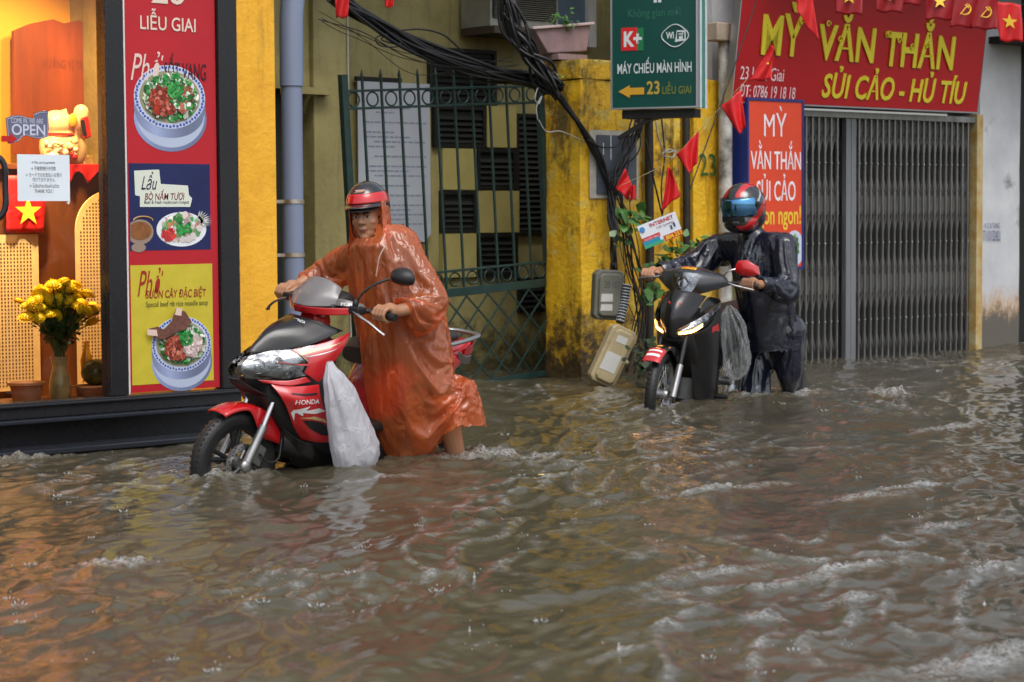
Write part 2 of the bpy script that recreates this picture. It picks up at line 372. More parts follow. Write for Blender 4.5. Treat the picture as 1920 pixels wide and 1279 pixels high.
# ================================================================== wall materials
def plaster(name, base, light, dark, stain, zlow=.5, bump=.5, sc=3.0, rough=.55, patch_=None):
    N = Node(name, rough)
    c = N.ramp(N.noise(sc, 8, rough=.7), [(.25, dark), (.5, base), (.75, light)])
    st = N.ramp(N.noise(5, 8, N.map((1.6, 1.6, .22)), .7), [(.52, K0), (.68, W1)])
    c = N.mix(N.math('MULTIPLY', st, .55), c, stain)
    if patch_: c = N.mix(N.ramp(N.noise(3.1, 12, rough=.72), [(.53, K0), (.585, W1)]), c, patch_); c = N.mix(N.ramp(N.noise(1.7, 10, N.map((1, 1, .6)), .75), [(.53, K0), (.62, (.85, .85, .85, 1))]), c, tuple(x * .7 for x in stain[:3]) + (1,))
    zz = N.z()[2]; low = N.math('ADD', N.math('MULTIPLY', zz, -1.0 / zlow), 1.0)
    low = N.ramp(N.math('ADD', low, N.math('MULTIPLY', N.math('SUBTRACT', N.noise(7, 10, rough=.75), .5), 3.2)), [(.30, K0), (.85, W1)])
    c = N.mix(low, c, N.ramp(N.noise(18, 5), [(.3, tuple(x * .35 for x in stain[:3])), (.7, tuple(x * 1.1 for x in stain[:3]))]))
    N.bump(N.math('ADD', N.noise(30, 6), N.math('MULTIPLY', N.noise(6, 5), 2.0)), bump, .015)
    return N.col(c)
M_yellow = plaster('yellow_peeling_plaster', C(224, 174, 28), C(238, 196, 48), C(182, 128, 16), C(78, 62, 34), .8, .6, patch_=C(204, 176, 84))
M_cream = plaster('cream_plaster', C(152, 142, 92), C(164, 154, 104), C(126, 116, 72), C(92, 84, 52), .55, .3)
M_shopyellow = plaster('shop_yellow_paint', C(236, 174, 42), C(244, 184, 52), C(214, 150, 34), C(150, 112, 44), .3, .3)
N = Node('white_wall_rusty_foot', .55)
c = N.ramp(N.noise(2.2, 8), [(.3, C(178, 180, 184)), (.7, C(206, 208, 210))])
c = N.mix(N.ramp(N.noise(2.6, 6), [(.60, K0), (.72, W1)]), c, C(120, 122, 122))
zz = N.z()[2]; nn = N.math('ADD', N.math('MULTIPLY', N.noise(9, 10, N.map((1.5, 1.5, .5)), .8), .8), N.math('MULTIPLY', N.noise(40, 6), .25))
c = N.mix(N.ramp(N.math('ADD', N.math('MULTIPLY', zz, -1.6), N.math('MULTIPLY', nn, 1.7)), [(-.0, K0), (.55, W1)]), c, C(190, 138, 60))
c = N.mix(N.ramp(N.math('ADD', N.math('MULTIPLY', zz, -2.1), N.math('MULTIPLY', nn, 1.6)), [(.02, K0), (.30, W1)]), c, C(96, 92, 84))
N.bump(N.noise(25, 6), .3); M_whitewall = N.col(c)
M_black = mat('black_frame_paint', (.018, .019, .022, 1), .28, rvar=.12, vscale=9)
M_dark = mat('dark_wood', (.012, .013, .011, 1), .55, var=.4)
M_steel = mat('shutter_steel', (.40, .395, .38, 1), .26, .8, var=.45, vscale=7, streak=True, rvar=.15)
M_steel_dark = mat('shutter_sheet', (.06, .06, .06, 1), .4, .5, var=.5, vscale=3)
M_gate = mat('green_gate_paint', (.016, .045, .040, 1), .35, var=.4, vscale=12)
M_cable = mat('cable_rubber', (.012, .012, .013, 1), .35)
M_white = mat('white_paint', (.75, .75, .74, 1), .4, var=.12, vscale=8)
M_red = mat('flag_red', (.62, .012, .014, 1), .55, var=.2, vscale=14)
M_flagyellow = mat('flag_yellow', (.85, .55, .04, 1), .55)

# ================================================================== restaurant
VS = 10.1
shop = empty('restaurant', (6.0, VS, 0), 'restaurant front with black framed glass beside a bright yellow pillar', 'building')
TOP = 3.6
w = MB(); w.box((6.725, 10.07, -.2), (6.985, 10.6, TOP)); w.build('pillar', M_shopyellow, shop, bevel=.006)
w = MB(); w.box((3.0, 10.12, TOP - .75), (6.72, 10.5, TOP)); w.build('fascia', M_black, shop)
w = MB(); w.box((6.6, 10.6, -.2), (6.97, 14.5, TOP)); w.build('side_wall', M_cream, shop)
w = MB(); w.box((3.0, 11.7, -.2), (6.6, 11.85, TOP)); w.build('back_wall', mat('interior_ochre', C(226, 168, 58), .6, var=.15, vscale=2), shop)
w = MB(); w.box((3.0, 10.14, .12), (6.6, 11.7, .2)); w.build('floor', mat('interior_floor', C(150, 110, 70), .4, var=.3), shop)
w = MB(); w.box((3.0, 10.16, TOP - .8), (6.6, 11.7, TOP - .76)); w.build('ceiling', mat('interior_ceiling', (.6, .55, .45, 1), .6), shop)
w = MB(); w.box((2.94, 10.14, -.2), (3.0, 11.8, TOP)); w.build('side_wall', M_cream, shop)
def frame(x0, x1, z0, z1, y0=10.06, y1=10.16, nm='frame_bar'):
    w = MB(); w.box((x0, y0, z0), (x1, y1, z1)); return w.build(nm, M_black, shop, bevel=.005)
frame(5.885, 5.985, .262, 2.85); frame(6.60, 6.722, .262, 2.85); frame(5.986, 6.002, .262, 2.85, 10.075, 10.16)
frame(3.0, 6.722, .175, .26); frame(3.0, 6.722, .235, .25, 10.045, 10.06, 'frame_lip')
frame(3.0, 6.724, -.2, .174, 10.10, 10.2, 'plinth'); frame(5.1, 5.2, .262, 2.85)
w = MB(); w.box((3.0, 9.98, .155), (6.722, 10.10, .174)); w.build('sill', mat('sill_metal', (.03, .035, .045, 1), .2, .3), shop, bevel=.004)
w = MB(); w.box((4.9, 9.86, .0), (6.75, 10.098, .03)); w.build('step_edge', mat('sill_metal', (0, 0, 0, 1)), shop, bevel=.006)
w = MB(); w.box((4.9, 9.9, -.2), (6.75, 10.098, -.001)); w.build('step', M_black, shop)
gl = bpy.data.materials.new('window_glass'); gl.use_nodes = True; t = gl.node_tree
gb = t.nodes.new('ShaderNodeBsdfGlossy'); gb.inputs['Roughness'].default_value = .02; tb = t.nodes.new('ShaderNodeBsdfTransparent'); tb.inputs[0].default_value = (.93, .93, .92, 1)
fr = t.nodes.new('ShaderNodeFresnel'); fr.inputs[0].default_value = 1.4; mx = t.nodes.new('ShaderNodeMixShader')
for a, b in ((fr.outputs[0], mx.inputs[0]), (tb.outputs[0], mx.inputs[1]), (gb.outputs[0], mx.inputs[2]), (mx.outputs[0], t.nodes['Material Output'].inputs[0])): t.links.new(a, b)
w = MB(); w.box((5.2, 10.105, .255), (5.89, 10.113, 2.85)); w.build('window_pane', gl, shop)
w = MB(); w.box((3.05, 10.105, .255), (5.1, 10.113, 2.85)); w.build('window_pane', gl, shop)
# door handle on the glass, cut by the frame edge
hd = PV(0, 345, 10.0)
w = MB(); w.tube(cr([(hd.x - .06, 10.1, 1.545), (hd.x - .02, 10.03, 1.55), (hd.x + .025, 10.0, 1.50), (hd.x + .03, 10.0, 1.38), (hd.x + .025, 10.0, 1.27), (hd.x - .02, 10.03, 1.21), (hd.x - .06, 10.1, 1.215)], 28), .016, 10)
w.build('door_handle', M_black, shop, smooth=60)

def flat(poly, pl, c0, c1, name, m, parent): w = MB(); w.prism(poly, pl, c0, c1); return w.build(name, m, parent)
def rectpoly(pl, x0, y0, x1, y1): return [pl.px(x0, y1), pl.px(x1, y1), pl.px(x1, y0), pl.px(x0, y0)]
def R4(pl, x0, y0, x1, y1):
    a = pl.px((x0 + x1) / 2, y0); b = pl.px((x0 + x1) / 2, y1); l = pl.px(x0, (y0 + y1) / 2); r = pl.px(x1, (y0 + y1) / 2)
    return (l[0], b[1], r[0], a[1])                                    # a0, b0, a1, b1
def rp(r): return [(r[0], r[1]), (r[2], r[1]), (r[2], r[3]), (r[0], r[3])]
def circ(cx, cy, rx, ry, n=40, jit=0, seed=0):
    rr = random.Random(seed); return [(cx + rx * math.cos(2 * math.pi * i / n) * (1 + rr.uniform(-jit, jit)), cy + ry * math.sin(2 * math.pi * i / n) * (1 + rr.uniform(-jit, jit))) for i in range(n)]
def blobs(name, pl, cx, cy, rx, ry, cols, n, size, c, parent, seed=0):
    """printed food: many small uneven patches of colour in an ellipse"""
    rr = random.Random(seed); w = MB(); fc = []
    for i in range(n):
        a = rr.uniform(0, 6.283); d = math.sqrt(rr.random()) * .95; x = cx + rx * d * math.cos(a); y = cy + ry * d * math.sin(a); s = size * rr.uniform(.5, 1.3); th = rr.uniform(0, 3.1); k = rr.uniform(.25, 1)
        P = []
        for j in range(7):
            b = 6.283 * j / 7; px_, py_ = s * math.cos(b) * rr.uniform(.7, 1.2), s * k * math.sin(b) * rr.uniform(.7, 1.2); P.append(pl(x + px_ * math.cos(th) - py_ * math.sin(th), y + px_ * math.sin(th) + py_ * math.cos(th), c + .00002 * i))
        w.add(P, [tuple(range(7))]); q = rr.choice(cols); v = rr.uniform(.6, 1.25); fc.append((q[0] * v, q[1] * v, q[2] * v, 1))
    me = w.mesh(name, fix=False); set_col(me, fc); return obj(name, me, attr_mat('print_ink', .3), parent)
def ink(name, r, g, b): return mat('ink_' + name, C(r, g, b), .3)

# menu banner behind the second pane
pb = FRONT((6.0, 10.085, 0)); ban = empty('menu_banner', (6.29, 10.085, .25), 'tall red restaurant menu banner with three printed noodle dishes', 'banner')
b0 = R4(pb, 230, 0, 406, 738); b0 = (.018, .272, .592, 2.85)
flat(rp(b0), pb, -.03, 0, 'panel', mat('banner_red', C(186, 34, 44), .35, var=.12, vscale=2), ban)
flat([(.008, .265), (.017, .265), (.017, 2.85), (.008, 2.85)], pb, -.03, .002, 'edge_strip', M_white, ban)
GREEN = [C(40, 140, 60), C(70, 170, 80), C(30, 110, 50), C(200, 220, 200), C(235, 238, 230)]
MEAT = [C(150, 60, 40), C(120, 50, 35), C(180, 90, 70), C(200, 120, 100)]
PALE = [C(225, 205, 200), C(205, 180, 175), C(190, 160, 160), C(235, 225, 220)]
def disc_print(name, cx, cy, rx, ry, c, col, parent):
    """printed round shape with its printed shading"""
    w = MB(); fc = []; c0 = C(*col)
    for j in range(8):
        for i in range(36):
            a, b = 2 * math.pi * i / 36, 2 * math.pi * (i + 1) / 36; r0, r1 = j / 8, (j + 1) / 8; P_ = [(r0, a), (r1, a), (r1, b), (r0, b)]
            w.add([pb(cx + rx * r * math.cos(t), cy + ry * r * math.sin(t), c) for r, t in P_], [(0, 1, 2, 3)]); v = .75 + .45 * math.cos(a - 2.4) * r1 + (.5 if j == 7 else 0); fc.append((c0[0] * v, c0[1] * v, c0[2] * v, 1))
    me = w.mesh(name, fix=False); set_col(me, fc); return obj(name, me, attr_mat('print_ink', .3), parent)
def bowl(px, py, wx, parent, seed, cols2, rib=False):
    cx, cy = pb.px(px, py); sx = pb.px(px + wx, py)[0] - cx; sy = sx * 1.02 if rib else sx * .98
    disc_print('saucer', cx + .004, cy - sy * .52, sx * 1.02, sy * .82, .0016, (120, 132, 168), parent)
    flat(circ(cx + .004, cy - sy * .46, sx * .96, sy * .78), pb, .0016, .0020, 'saucer', ink('saucer_rim', 178, 190, 214), parent)
    # bowl wall below the rim
    P = [(cx + sx * math.cos(a), cy + sy * .74 * math.sin(a)) for a in np.linspace(math.pi, 0, 20)] + [(cx + sx * .72, cy - sy * .75), (cx + sx * .5, cy - sy * .98), (cx - sx * .5, cy - sy * .98), (cx - sx * .72, cy - sy * .75)]
    w = MB(); fc = []; n_ = 24
    for i in range(n_):
        xa, xb = -1 + 2 * i / n_, -1 + 2 * (i + 1) / n_; f = lambda q: cy - sy * (.30 + .70 * math.sqrt(max(0, 1 - (abs(q) / 1.0) ** 2.2)))
        w.add([pb(cx + sx * xa, cy, .0023), pb(cx + sx * xa, f(xa), .0023), pb(cx + sx * xb, f(xb), .0023), pb(cx + sx * xb, cy, .0023)], [(0, 1, 2, 3)]); v = .55 + .75 * max(0, 1 - abs(xa + .45) * 1.1) ** 1.5 + .25 * max(0, xa - .6); c0 = C(142, 154, 190); fc.append((c0[0] * v, c0[1] * v, c0[2] * v, 1))
    me = w.mesh('bowl', fix=False); set_col(me, fc); obj('bowl', me, attr_mat('print_ink', .3), parent)
    flat(circ(cx, cy, sx, sy * .78), pb, .0025, .003, 'bowl_rim', ink('bowl_rim', 196, 206, 226), parent)
    w = MB()
    for i in range(60):
        a = 2 * math.pi * i / 60; x, y = cx + sx * (.93 + .02 * (i % 2)) * math.cos(a), cy + sy * (.715 + .015 * (i % 2)) * math.sin(a); s = sx * .030
        w.prism([(x - s, y - s), (x + s, y - s), (x + s, y + s), (x - s, y + s)], pb, .003, .0034)
    w.build('rim_pattern', ink('rim_blue', 60, 80, 170), parent)
    flat(circ(cx, cy, sx * .85, sy * .64), pb, .0034, .0038, 'broth', ink('broth', 150, 150, 120), parent)
    blobs('food_print', pb, cx, cy, sx * .78, sy * .58, GREEN + GREEN + [C(232, 226, 210)], 700, sx * .065, .0042, parent, seed)
    blobs('food_print', pb, cx - sx * .22, cy - sy * .1, sx * .42, sy * .36, cols2, 260, sx * .07, .0185, parent, seed + 1)
    blobs('food_print', pb, cx + sx * .30, cy - sy * .02, sx * .34, sy * .34, PALE if rib else MEAT + GREEN, 170, sx * .07, .0240, parent, seed + 2)
    blobs('food_print', pb, cx + sx * .08, cy + sy * .16, sx * .22, sy * .2, GREEN[:3], 130, sx * .05, .0278, parent, seed + 3)
bowl(318, 182, 66, ban, 11, MEAT + [C(170, 50, 30)])
text('20', pb, R4(pb, 283, -34, 346, 8), ink('cream', 224, 206, 190), ban, bold=.02)
text('LIỄU GIAI', pb, R4(pb, 262, 18, 366, 58), ink('cream', 224, 206, 190), ban, bold=.01)
text('Phở', pb, R4(pb, 244, 96, 306, 152), ink('script', 226, 200, 190), ban, shear=.35)
text('SỐT VANG', pb, R4(pb, 306, 100, 386, 150), ink('dark_script', 70, 24, 36), ban, bold=.01, shear=.1)
r = R4(pb, 242, 307, 394, 469); flat(rp(r), pb, .0005, .0015, 'blue_panel', mat('ink_navy', C(34, 42, 92), .3, var=.25, vscale=5), ban)
P = [pb.px(*q) for q in ((251, 320), (298, 318), (301, 345), (352, 348), (354, 366), (360, 372), (356, 388), (262, 388), (262, 368), (253, 366))]
flat(P[::-1], pb, .0015, .0025, 'brush_patch', ink('patch', 214, 220, 206), ban)
text('Lẩu', pb, R4(pb, 264, 322, 294, 356), ink('navy_script', 26, 28, 60), ban, shear=.4)
text('BÒ NẤM TƯƠI', pb, R4(pb, 271, 355, 345, 375), ink('maroon', 120, 26, 34), ban, bold=.008, shear=.15)
text('Beef & fresh mushroom hotpot', pb, R4(pb, 270, 376, 354, 384), ink('navy_script', 26, 28, 60), ban)
c_ = pb.px(340, 430); flat(circ(c_[0], c_[1], .16, .095), pb, .002, .003, 'plate', ink('plate', 226, 230, 234), ban)
blobs('food_print', pb, c_[0], c_[1] + .01, .13, .075, PALE + [C(60, 150, 70), C(120, 180, 110), C(190, 130, 90)], 150, .02, .0035, ban, 21)
blobs('food_print', pb, c_[0] - .085, c_[1] - .03, .045, .035, [C(190, 30, 40), C(210, 60, 60)], 40, .014, .0068, ban, 22)
blobs('food_print', pb, c_[0] + .01, c_[1] + .005, .05, .035, GREEN[:3], 40, .014, .0080, ban, 23)
w = MB()
for i in range(26):
    a = math.radians(-35 + i * 4.6); x, y = c_[0] + .10, c_[1] + .045; dx, dy = math.cos(a), math.sin(a)
    w.prism([(x + dx * .02 - dy * .003, y + dy * .02 + dx * .003), (x + dx * .02 + dy * .003, y + dy * .02 - dx * .003), (x + dx * (.075 + .012 * (i % 3)), y + dy * .06)], pb, .009, .0095)
w.build('noodle_print', ink('noodle', 226, 226, 220), ban)
k_ = pb.px(262, 435); kp = [(max(x, pb.px(244, 435)[0]), y) for x, y in circ(k_[0], k_[1], .085, .068)]
flat(kp, pb, .002, .003, 'pot_print', ink('pot_steel', 150, 130, 116), ban); kp = [(max(x, pb.px(245, 435)[0]), y) for x, y in circ(k_[0], k_[1] + .006, .072, .05)]
flat(kp, pb, .003, .004, 'soup_print', mat('ink_soup', C(150, 96, 54), .3, var=.4, vscale=30), ban)
flat(circ(k_[0] - .01, k_[1] - .085, .045, .025), pb, .002, .0028, 'pot_print', ink('pot_steel', 150, 130, 116), ban)
w = MB(); w.tube([pb(k_[0] + .06 * math.cos(a) + .02, k_[1] + .062 + .022 * math.sin(a), .004) for a in np.linspace(0, math.pi, 12)], .004, 6); w.build('pot_handle', ink('brass', 190, 150, 96), ban)
r = R4(pb, 246, 496, 399, 718); flat(rp(r), pb, .0005, .0015, 'yellow_panel', mat('ink_mustard', C(206, 190, 60), .35, var=.14, vscale=9), ban)
text('Phở', pb, R4(pb, 257, 502, 306, 556), ink('red_script', 160, 40, 34), ban, shear=.4)
text('SƯỜN CÂY ĐẶC BIỆT', pb, R4(pb, 273, 538, 386, 562), ink('maroon2', 150, 30, 36), ban, bold=.008, shear=.15)
text('Specail beef rib rice noodle soup', pb, R4(pb, 273, 564, 389, 577), ink('dark_green_text', 60, 70, 40), ban)
bowl(340, 645, 55, ban, 41, MEAT, True)
P = [pb.px(*q) for q in ((270, 617), (290, 612), (302, 618), (316, 602), (324, 578), (342, 584), (354, 604), (344, 616), (322, 624), (302, 636), (286, 634))]
flat(P[::-1], pb, .031, .0315, 'rib_print', mat('ink_rib', C(126, 84, 72), .3, var=.5, vscale=40), ban); flat([pb.px(*q) for q in ((271, 628), (290, 630), (288, 618), (270, 617))], pb, .0317, .032, 'bone_print', ink('bone', 220, 196, 180), ban)
flat([pb.px(*q) for q in ((322, 590), (334, 592), (336, 578), (325, 577))], pb, .0317, .032, 'bone_print', ink('bone', 220, 196, 180), ban)

# things inside the window
lamp = empty('ceiling_lamp', (5.72, 11.2, 2.75), 'glowing warm lamp above the window display', 'lamp')
w = MB(); w.lathe([(0, 0), (.05, .01), (.07, .05), (.06, .1), (.02, .13), (.02, .3)], Matrix.Translation((5.72, 11.2, 2.5))); w.build('bulb', mat('lamp_glow', (1, .6, .2, 1), emit=(1, .62, .22, 1), estr=8), lamp, smooth=60)
def shop_light(loc, aim, e, ang=95, size=.06, colr=(1, .60, .22)):
    d = bpy.data.lights.new('unseen_shop_spot', 'SPOT'); d.energy = e; d.color = colr; d.shadow_soft_size = size; d.spot_size = math.radians(ang); d.spot_blend = .6; o = bpy.data.objects.new('unseen_shop_spot', d); COL.objects.link(o); o.location = loc; o.rotation_euler = (Vector(aim) - Vector(loc)).to_track_quat('-Z', 'Y').to_euler(); o.parent = lamp; o.matrix_parent_inverse = wmat(lamp).inverted()
shop_light((5.6, 10.35, 2.7), (5.9, 11.5, 1.6), 150); shop_light((4.6, 10.4, 2.7), (5.0, 11.6, 1.2), 150); shop_light((5.45, 10.22, 2.6), (5.55, 10.6, .8), 260, 75, colr=(1, .84, .58)); shop_light((6.2, 10.5, 2.7), (6.1, 11.6, 1.4), 90)  # unseen spots light the interior; the whiter one is added to brighten the flowers
pl = FRONT((5.0, 11.55, 0)); art = empty('wall_panel', (5.7, 11.6, 1.2), 'rust brown painted board hanging behind the lucky cat', 'picture')
P = [pl.px(*q) for q in ((27, 290), (196, 290), (193, 205), (188, 215), (186, 60), (165, 50), (150, 38), (120, 44), (100, 36), (60, 44), (26, 58))]
flat(P, pl, -.03, 0, 'board', mat('rust_board', C(150, 70, 28), .45, var=.55, vscale=3.5, streak=True), art)
text('HƯƠNG VỊ TRUYỀN', pl, R4(pl, 80, 104, 186, 134), mat('board_text', C(110, 50, 20), .5), art)
cab = empty('sideboard', (5.75, 11.3, .2), 'brown wooden sideboard with cane screens below the lucky cat', 'cabinet')
pc = FRONT((5.0, 11.0, 0))
r = R4(pc, -260, 318, 196, 735); a0, b0_, a1, b1_ = r; a1 = 1.58
M_brown = mat('brown_wood', C(112, 62, 30), .4, var=.45, vscale=5, streak=True)
flat([(a0, .2), (a1, .2), (a1, b1_), (a0, b1_)], pc, -.4, 0, 'carcass', M_brown, cab); w = MB(); w.prism([(a0, b1_ + .002), (a1, b1_ + .002), (a1, b1_ + .035), (a0, b1_ + .035)], pc, -.42, .05); w.build('top', M_brown, cab, bevel=.004)
N = Node('cane_weave', .5); wv = N.t.nodes.new('ShaderNodeTexVoronoi'); wv.feature = 'DISTANCE_TO_EDGE'
M_cane = mat('cane', C(222, 188, 128), .5, var=.15, vscale=20); M_hole = mat('cane_hole', C(84, 52, 24), .7)
def screen(xs, y0, y1, arched, lab):
    s = empty('cane_screen', pc(*pc.px(sum(xs) / 2, y1)), lab, 'screen', 'cane screens behind the window')
    r = R4(pc, xs[0], y0, xs[1], y1); a0, b0, a1, b1 = r; b0 = .25
    if arched: poly = [(a0, b0), (a1, b0)] + [((a0 + a1) / 2 + (a1 - a0) / 2 * math.cos(t), b1 - (a1 - a0) / 2 + (a1 - a0) / 2 * math.sin(t)) for t in np.linspace(0, math.pi, 24)]
    else: poly = [(a0, b0), (a1, b0), (a1, b1), (a0, b1)]
    flat(poly, pc, .06, .075, 'panel', M_cane, s)
    w = MB(); st = .0205; na = int((a1 - a0 - .05) / st); cxm = (a0 + a1) / 2
    for i in range(na):
        for j in range(int((b1 - b0 - .05) / st)):
            a = a0 + .03 + i * st; b = b0 + .03 + j * st
            if arched and b > b1 - (a1 - a0) / 2 and math.hypot(a - cxm, b - (b1 - (a1 - a0) / 2)) > (a1 - a0) / 2 - .03: continue
            h = .0048; w.add([pc(a - h, b - h, .0765), pc(a + h, b - h, .0765), pc(a + h, b + h, .0765), pc(a - h, b + h, .0765)], [(0, 1, 2, 3)])
    o = w.build('cane_holes', M_hole, s); o['kind'] = 'stuff'
screen((-30, 62), 440, 716, False, 'straight woven cane screen below the small flag')
screen((132, 262), 358, 694, True, 'arched woven cane screen behind the yellow flowers')
fl = empty('flag', pc(*pc.px(35, 435), .09), 'red flag with a yellow star hung behind the paper notice', 'flag')
r = R4(pc, -6, 330, 67, 436); rows = [[pc(r[0] + (r[2] - r[0]) * i / 10, r[1] + (r[3] - r[1]) * j / 10, .10 + .012 * math.sin(i * 1.1 + j * .5)) for i in range(11)] for j in range(11)]
w = MB(); w.grid(rows); o = w.build('cloth', M_red, fl, smooth=180); o.modifiers.new('s', 'SOLIDIFY').thickness = .002
def star(pl, cx, cy, R, c, parent, m=None, th=.002, rot=0):
    P = [(cx + (R if i % 2 == 0 else R * .4) * math.sin(i * math.pi / 5 + rot), cy + (R if i % 2 == 0 else R * .4) * math.cos(i * math.pi / 5 + rot)) for i in range(10)]
    return flat(P[::-1], pl, c, c + th, 'star', m or M_flagyellow, parent)
s_ = pc.px(34, 397); star(pc, s_[0], s_[1], .085, .118, fl)
# red cloth under the cat
tc = empty('red_cloth', pc(*pc.px(150, 335), .1), 'red cloth draped over the sideboard edge under the cat', 'cloth')
rows = []
for j in range(8):
    rows.append([pc(*pc.px(112 + 86 * i / 16, 308 + j * (3.5 + 1.6 * math.sin(i * .9 + .5))), .06 + .012 * math.sin(i * 1.3) * j / 7) for i in range(17)])
w = MB(); w.grid(rows); w.build('fabric', M_red, tc, smooth=180).modifiers.new('s', 'SOLIDIFY').thickness = .003
# beckoning cat
cat = empty('cat_figurine', pc(*pc.px(120, 312), -.06), 'white lucky cat figurine with red collar on the sideboard', 'figurine')
q = pc.px(112, 310); cx, cb = q[0], q[1] + .0; k = 1.0
def cp(x, y, c=-.06): a = pc.px(x, y); return pc(a[0], a[1], c)
w = MB(); w.ell(cp(122, 275), (.125, .10, .13)); w.ell(cp(116, 232), (.10, .09, .082)); w.ell(cp(150, 285), (.07, .07, .1)); w.cone(cp(140, 262), cp(152, 216, .0), .04, .045); w.ell(cp(152, 210, .0), (.045, .045, .045)); w.cone(cp(95, 218), cp(92, 206), .03, .006); w.cone(cp(128, 214), cp(134, 203), .03, .006); w.ell(cp(95, 290, .02), (.05, .05, .06))
remesh(w, 'body', .008, 5, mat('cat_glaze', C(236, 214, 178), .15, coat=.5), cat)
w = MB(); w.lathe([(.092, -.008), (.102, 0), (.092, .008)], Matrix.Translation(cp(118, 252)), 20); w.build('collar', mat('glaze_red', (.55, .02, .02, 1), .15), cat, smooth=60)
w = MB(); w.obox(cp(153, 240, .05), (.022, 0, .008), (0, .012, 0), (-.01, 0, .06)); w.build('sleeve', mat('glaze_red', K0), cat, bevel=.008)
w = MB(); w.obox(cp(146, 240, .065), (.012, 0, .004), (0, .006, 0), (-.008, 0, .045)); w.build('sleeve_panel', M_dark, cat, bevel=.004)
rr = random.Random(4); w = MB(); w2 = MB()
for i in range(34): (w if rr.random() < .6 else w2).ell(cp(72 + rr.uniform(0, 62), 262 + rr.uniform(0, 34), .05 + rr.uniform(0, .03)), (rr.uniform(.012, .02),) * 3, n=8, m=6)
w.build('coin_charms', mat('cat_glaze', K0), cat, smooth=180); w2.build('coin_charms', mat('glaze_red', K0), cat, smooth=180)
w = MB(); w.ell(cp(132, 226, .03), (.028, .012, .04)); w.build('face_mark', mat('glaze_yellow', (.8, .45, .05, 1), .2), cat, smooth=180)
w = MB(); w.lathe([(0, 0), (.06, 0), (.055, .05), (.03, .06), (0, .065)], Matrix.Translation(cp(168, 310))); g_ = w.build('trinket', mat('glaze_gold', (.7, .5, .25, 1), .2, .6), smooth=60); tag(g_, 'small gold trinket beside the lucky cat', 'ornament')
# vase of chrysanthemums, on the window ledge
pf = FRONT((5.0, 10.45, 0)); led = MB(); led.prism([(-1.9, .2), (1.55, .2), (1.55, .235), (-1.9, .235)], pf, -.2, .2); led.build('window_ledge', M_brown, shop)
def fp(x, y, c=0): a = pf.px(x, y); return pf(a[0], a[1], c)
vz = .236; vb = fp(113, 735); vase = empty('flower_vase', (vb.x, vb.y, vz), 'yellow chrysanthemums in a pale glazed vase behind the glass', 'vase')
w = MB(); hT = fp(113, 668).z - vz; w.lathe([(0, 0), (.052, 0), (.062, .03), (.058, hT * .4), (.04, hT * .75), (.05, hT), (.043, hT), (.034, hT * .75)], Matrix.Translation((vb.x, vb.y, vz)), 24)
w.build('vase', mat('vase_glaze', C(196, 178, 120), .2, coat=.4, col2=C(140, 128, 84), vscale=14), vase, smooth=60)
rr = random.Random(8); st = MB(); lv = MB(); heads = []
M_petal = mat('petal_yellow', C(252, 214, 24), .5, var=.2, vscale=60)
for i in range(84):
    x = 112 + rr.gauss(0, 36); x = min(max(x, 40), 186); y = 545 + abs(x - 112) * .32 + rr.uniform(-18, 42); p = fp(x, y, rr.uniform(-.09, .09)); heads.append(p)
    b = Vector((vb.x + rr.uniform(-.02, .02), vb.y + rr.uniform(-.02, .02), vz + hT)); st.tube(cr([b, b.lerp(p, .5) + Vector((0, 0, .05)), p], 6), .0035, 5)
    for k in range(9):
        t = rr.uniform(.15, .85); c0 = b.lerp(p, t) + Vector((rr.uniform(-.04, .04), rr.uniform(-.04, .04), .03)); d = Vector((rr.uniform(-1, 1), rr.uniform(-1, 1), rr.uniform(-.3, .8))).normalized() * .035; s = d.cross(Vector((0, 0, 1))).normalized() * .014
        lv.add([c0, c0 + d * .5 + s, c0 + d, c0 + d * .5 - s], [(0, 1, 2, 3)])
st.build('stems', mat('stem_green', (.05, .10, .02, 1), .6), vase)
o = lv.build('leaves', mat('leaf_green', (.05, .11, .025, 1), .5, var=.5, vscale=30), vase); o['kind'] = 'stuff'
fm_ = MB()
for r_, n_, h_, l_ in ((.0, 10, .022, .020), (.006, 14, .012, .030), (.008, 18, .002, .036)):
    for k in range(n_):
        a = 2 * math.pi * k / n_ + h_ * 40; d = Vector((math.cos(a), math.sin(a), 0)); s = Vector((-d.y, d.x, 0)) * .0055; b = d * r_; e = d * l_ + Vector((0, 0, h_))
        fm_.add([b, b.lerp(e, .6) + s + Vector((0, 0, .004)), e, b.lerp(e, .6) - s + Vector((0, 0, .004))], [(0, 1, 2, 3)])
fm_.ell((0, 0, .008), (.024, .024, .014), n=10, m=6); fme = fm_.mesh('flower_head', fix=False); fme.materials.append(M_petal)
for p in heads:
    o = bpy.data.objects.new('flower_head', fme); COL.objects.link(o); s = rr.uniform(.8, 1.25)
    o.parent = vase; o.matrix_parent_inverse = wmat(vase).inverted(); o.matrix_basis = Matrix.Translation(p) @ Matrix.Rotation(rr.uniform(0, 6), 4, 'Z') @ Matrix.Rotation(rr.uniform(.3, 1.3), 4, 'X') @ Matrix.Scale(s * 1.25, 4)
def pot(x, y, r, h, lab, m, extra=None):
    b = fp(x, y); t = empty('plant_pot', (b.x, b.y, vz), lab, 'pot'); w = MB(); w.lathe([(0, 0), (r * .8, 0), (r * .92, h * .8), (r * 1.08, h * .85), (r * 1.08, h), (r * .95, h), (r * .9, h * .85), (0, h * .84)], Matrix.Translation((b.x, b.y, vz))); w.build('bowl', m, t, smooth=45); return b, t
pot(50, 742, .095, .10, 'wide terracotta pot standing left of the vase', mat('terracotta', C(170, 120, 84), .5, var=.2))
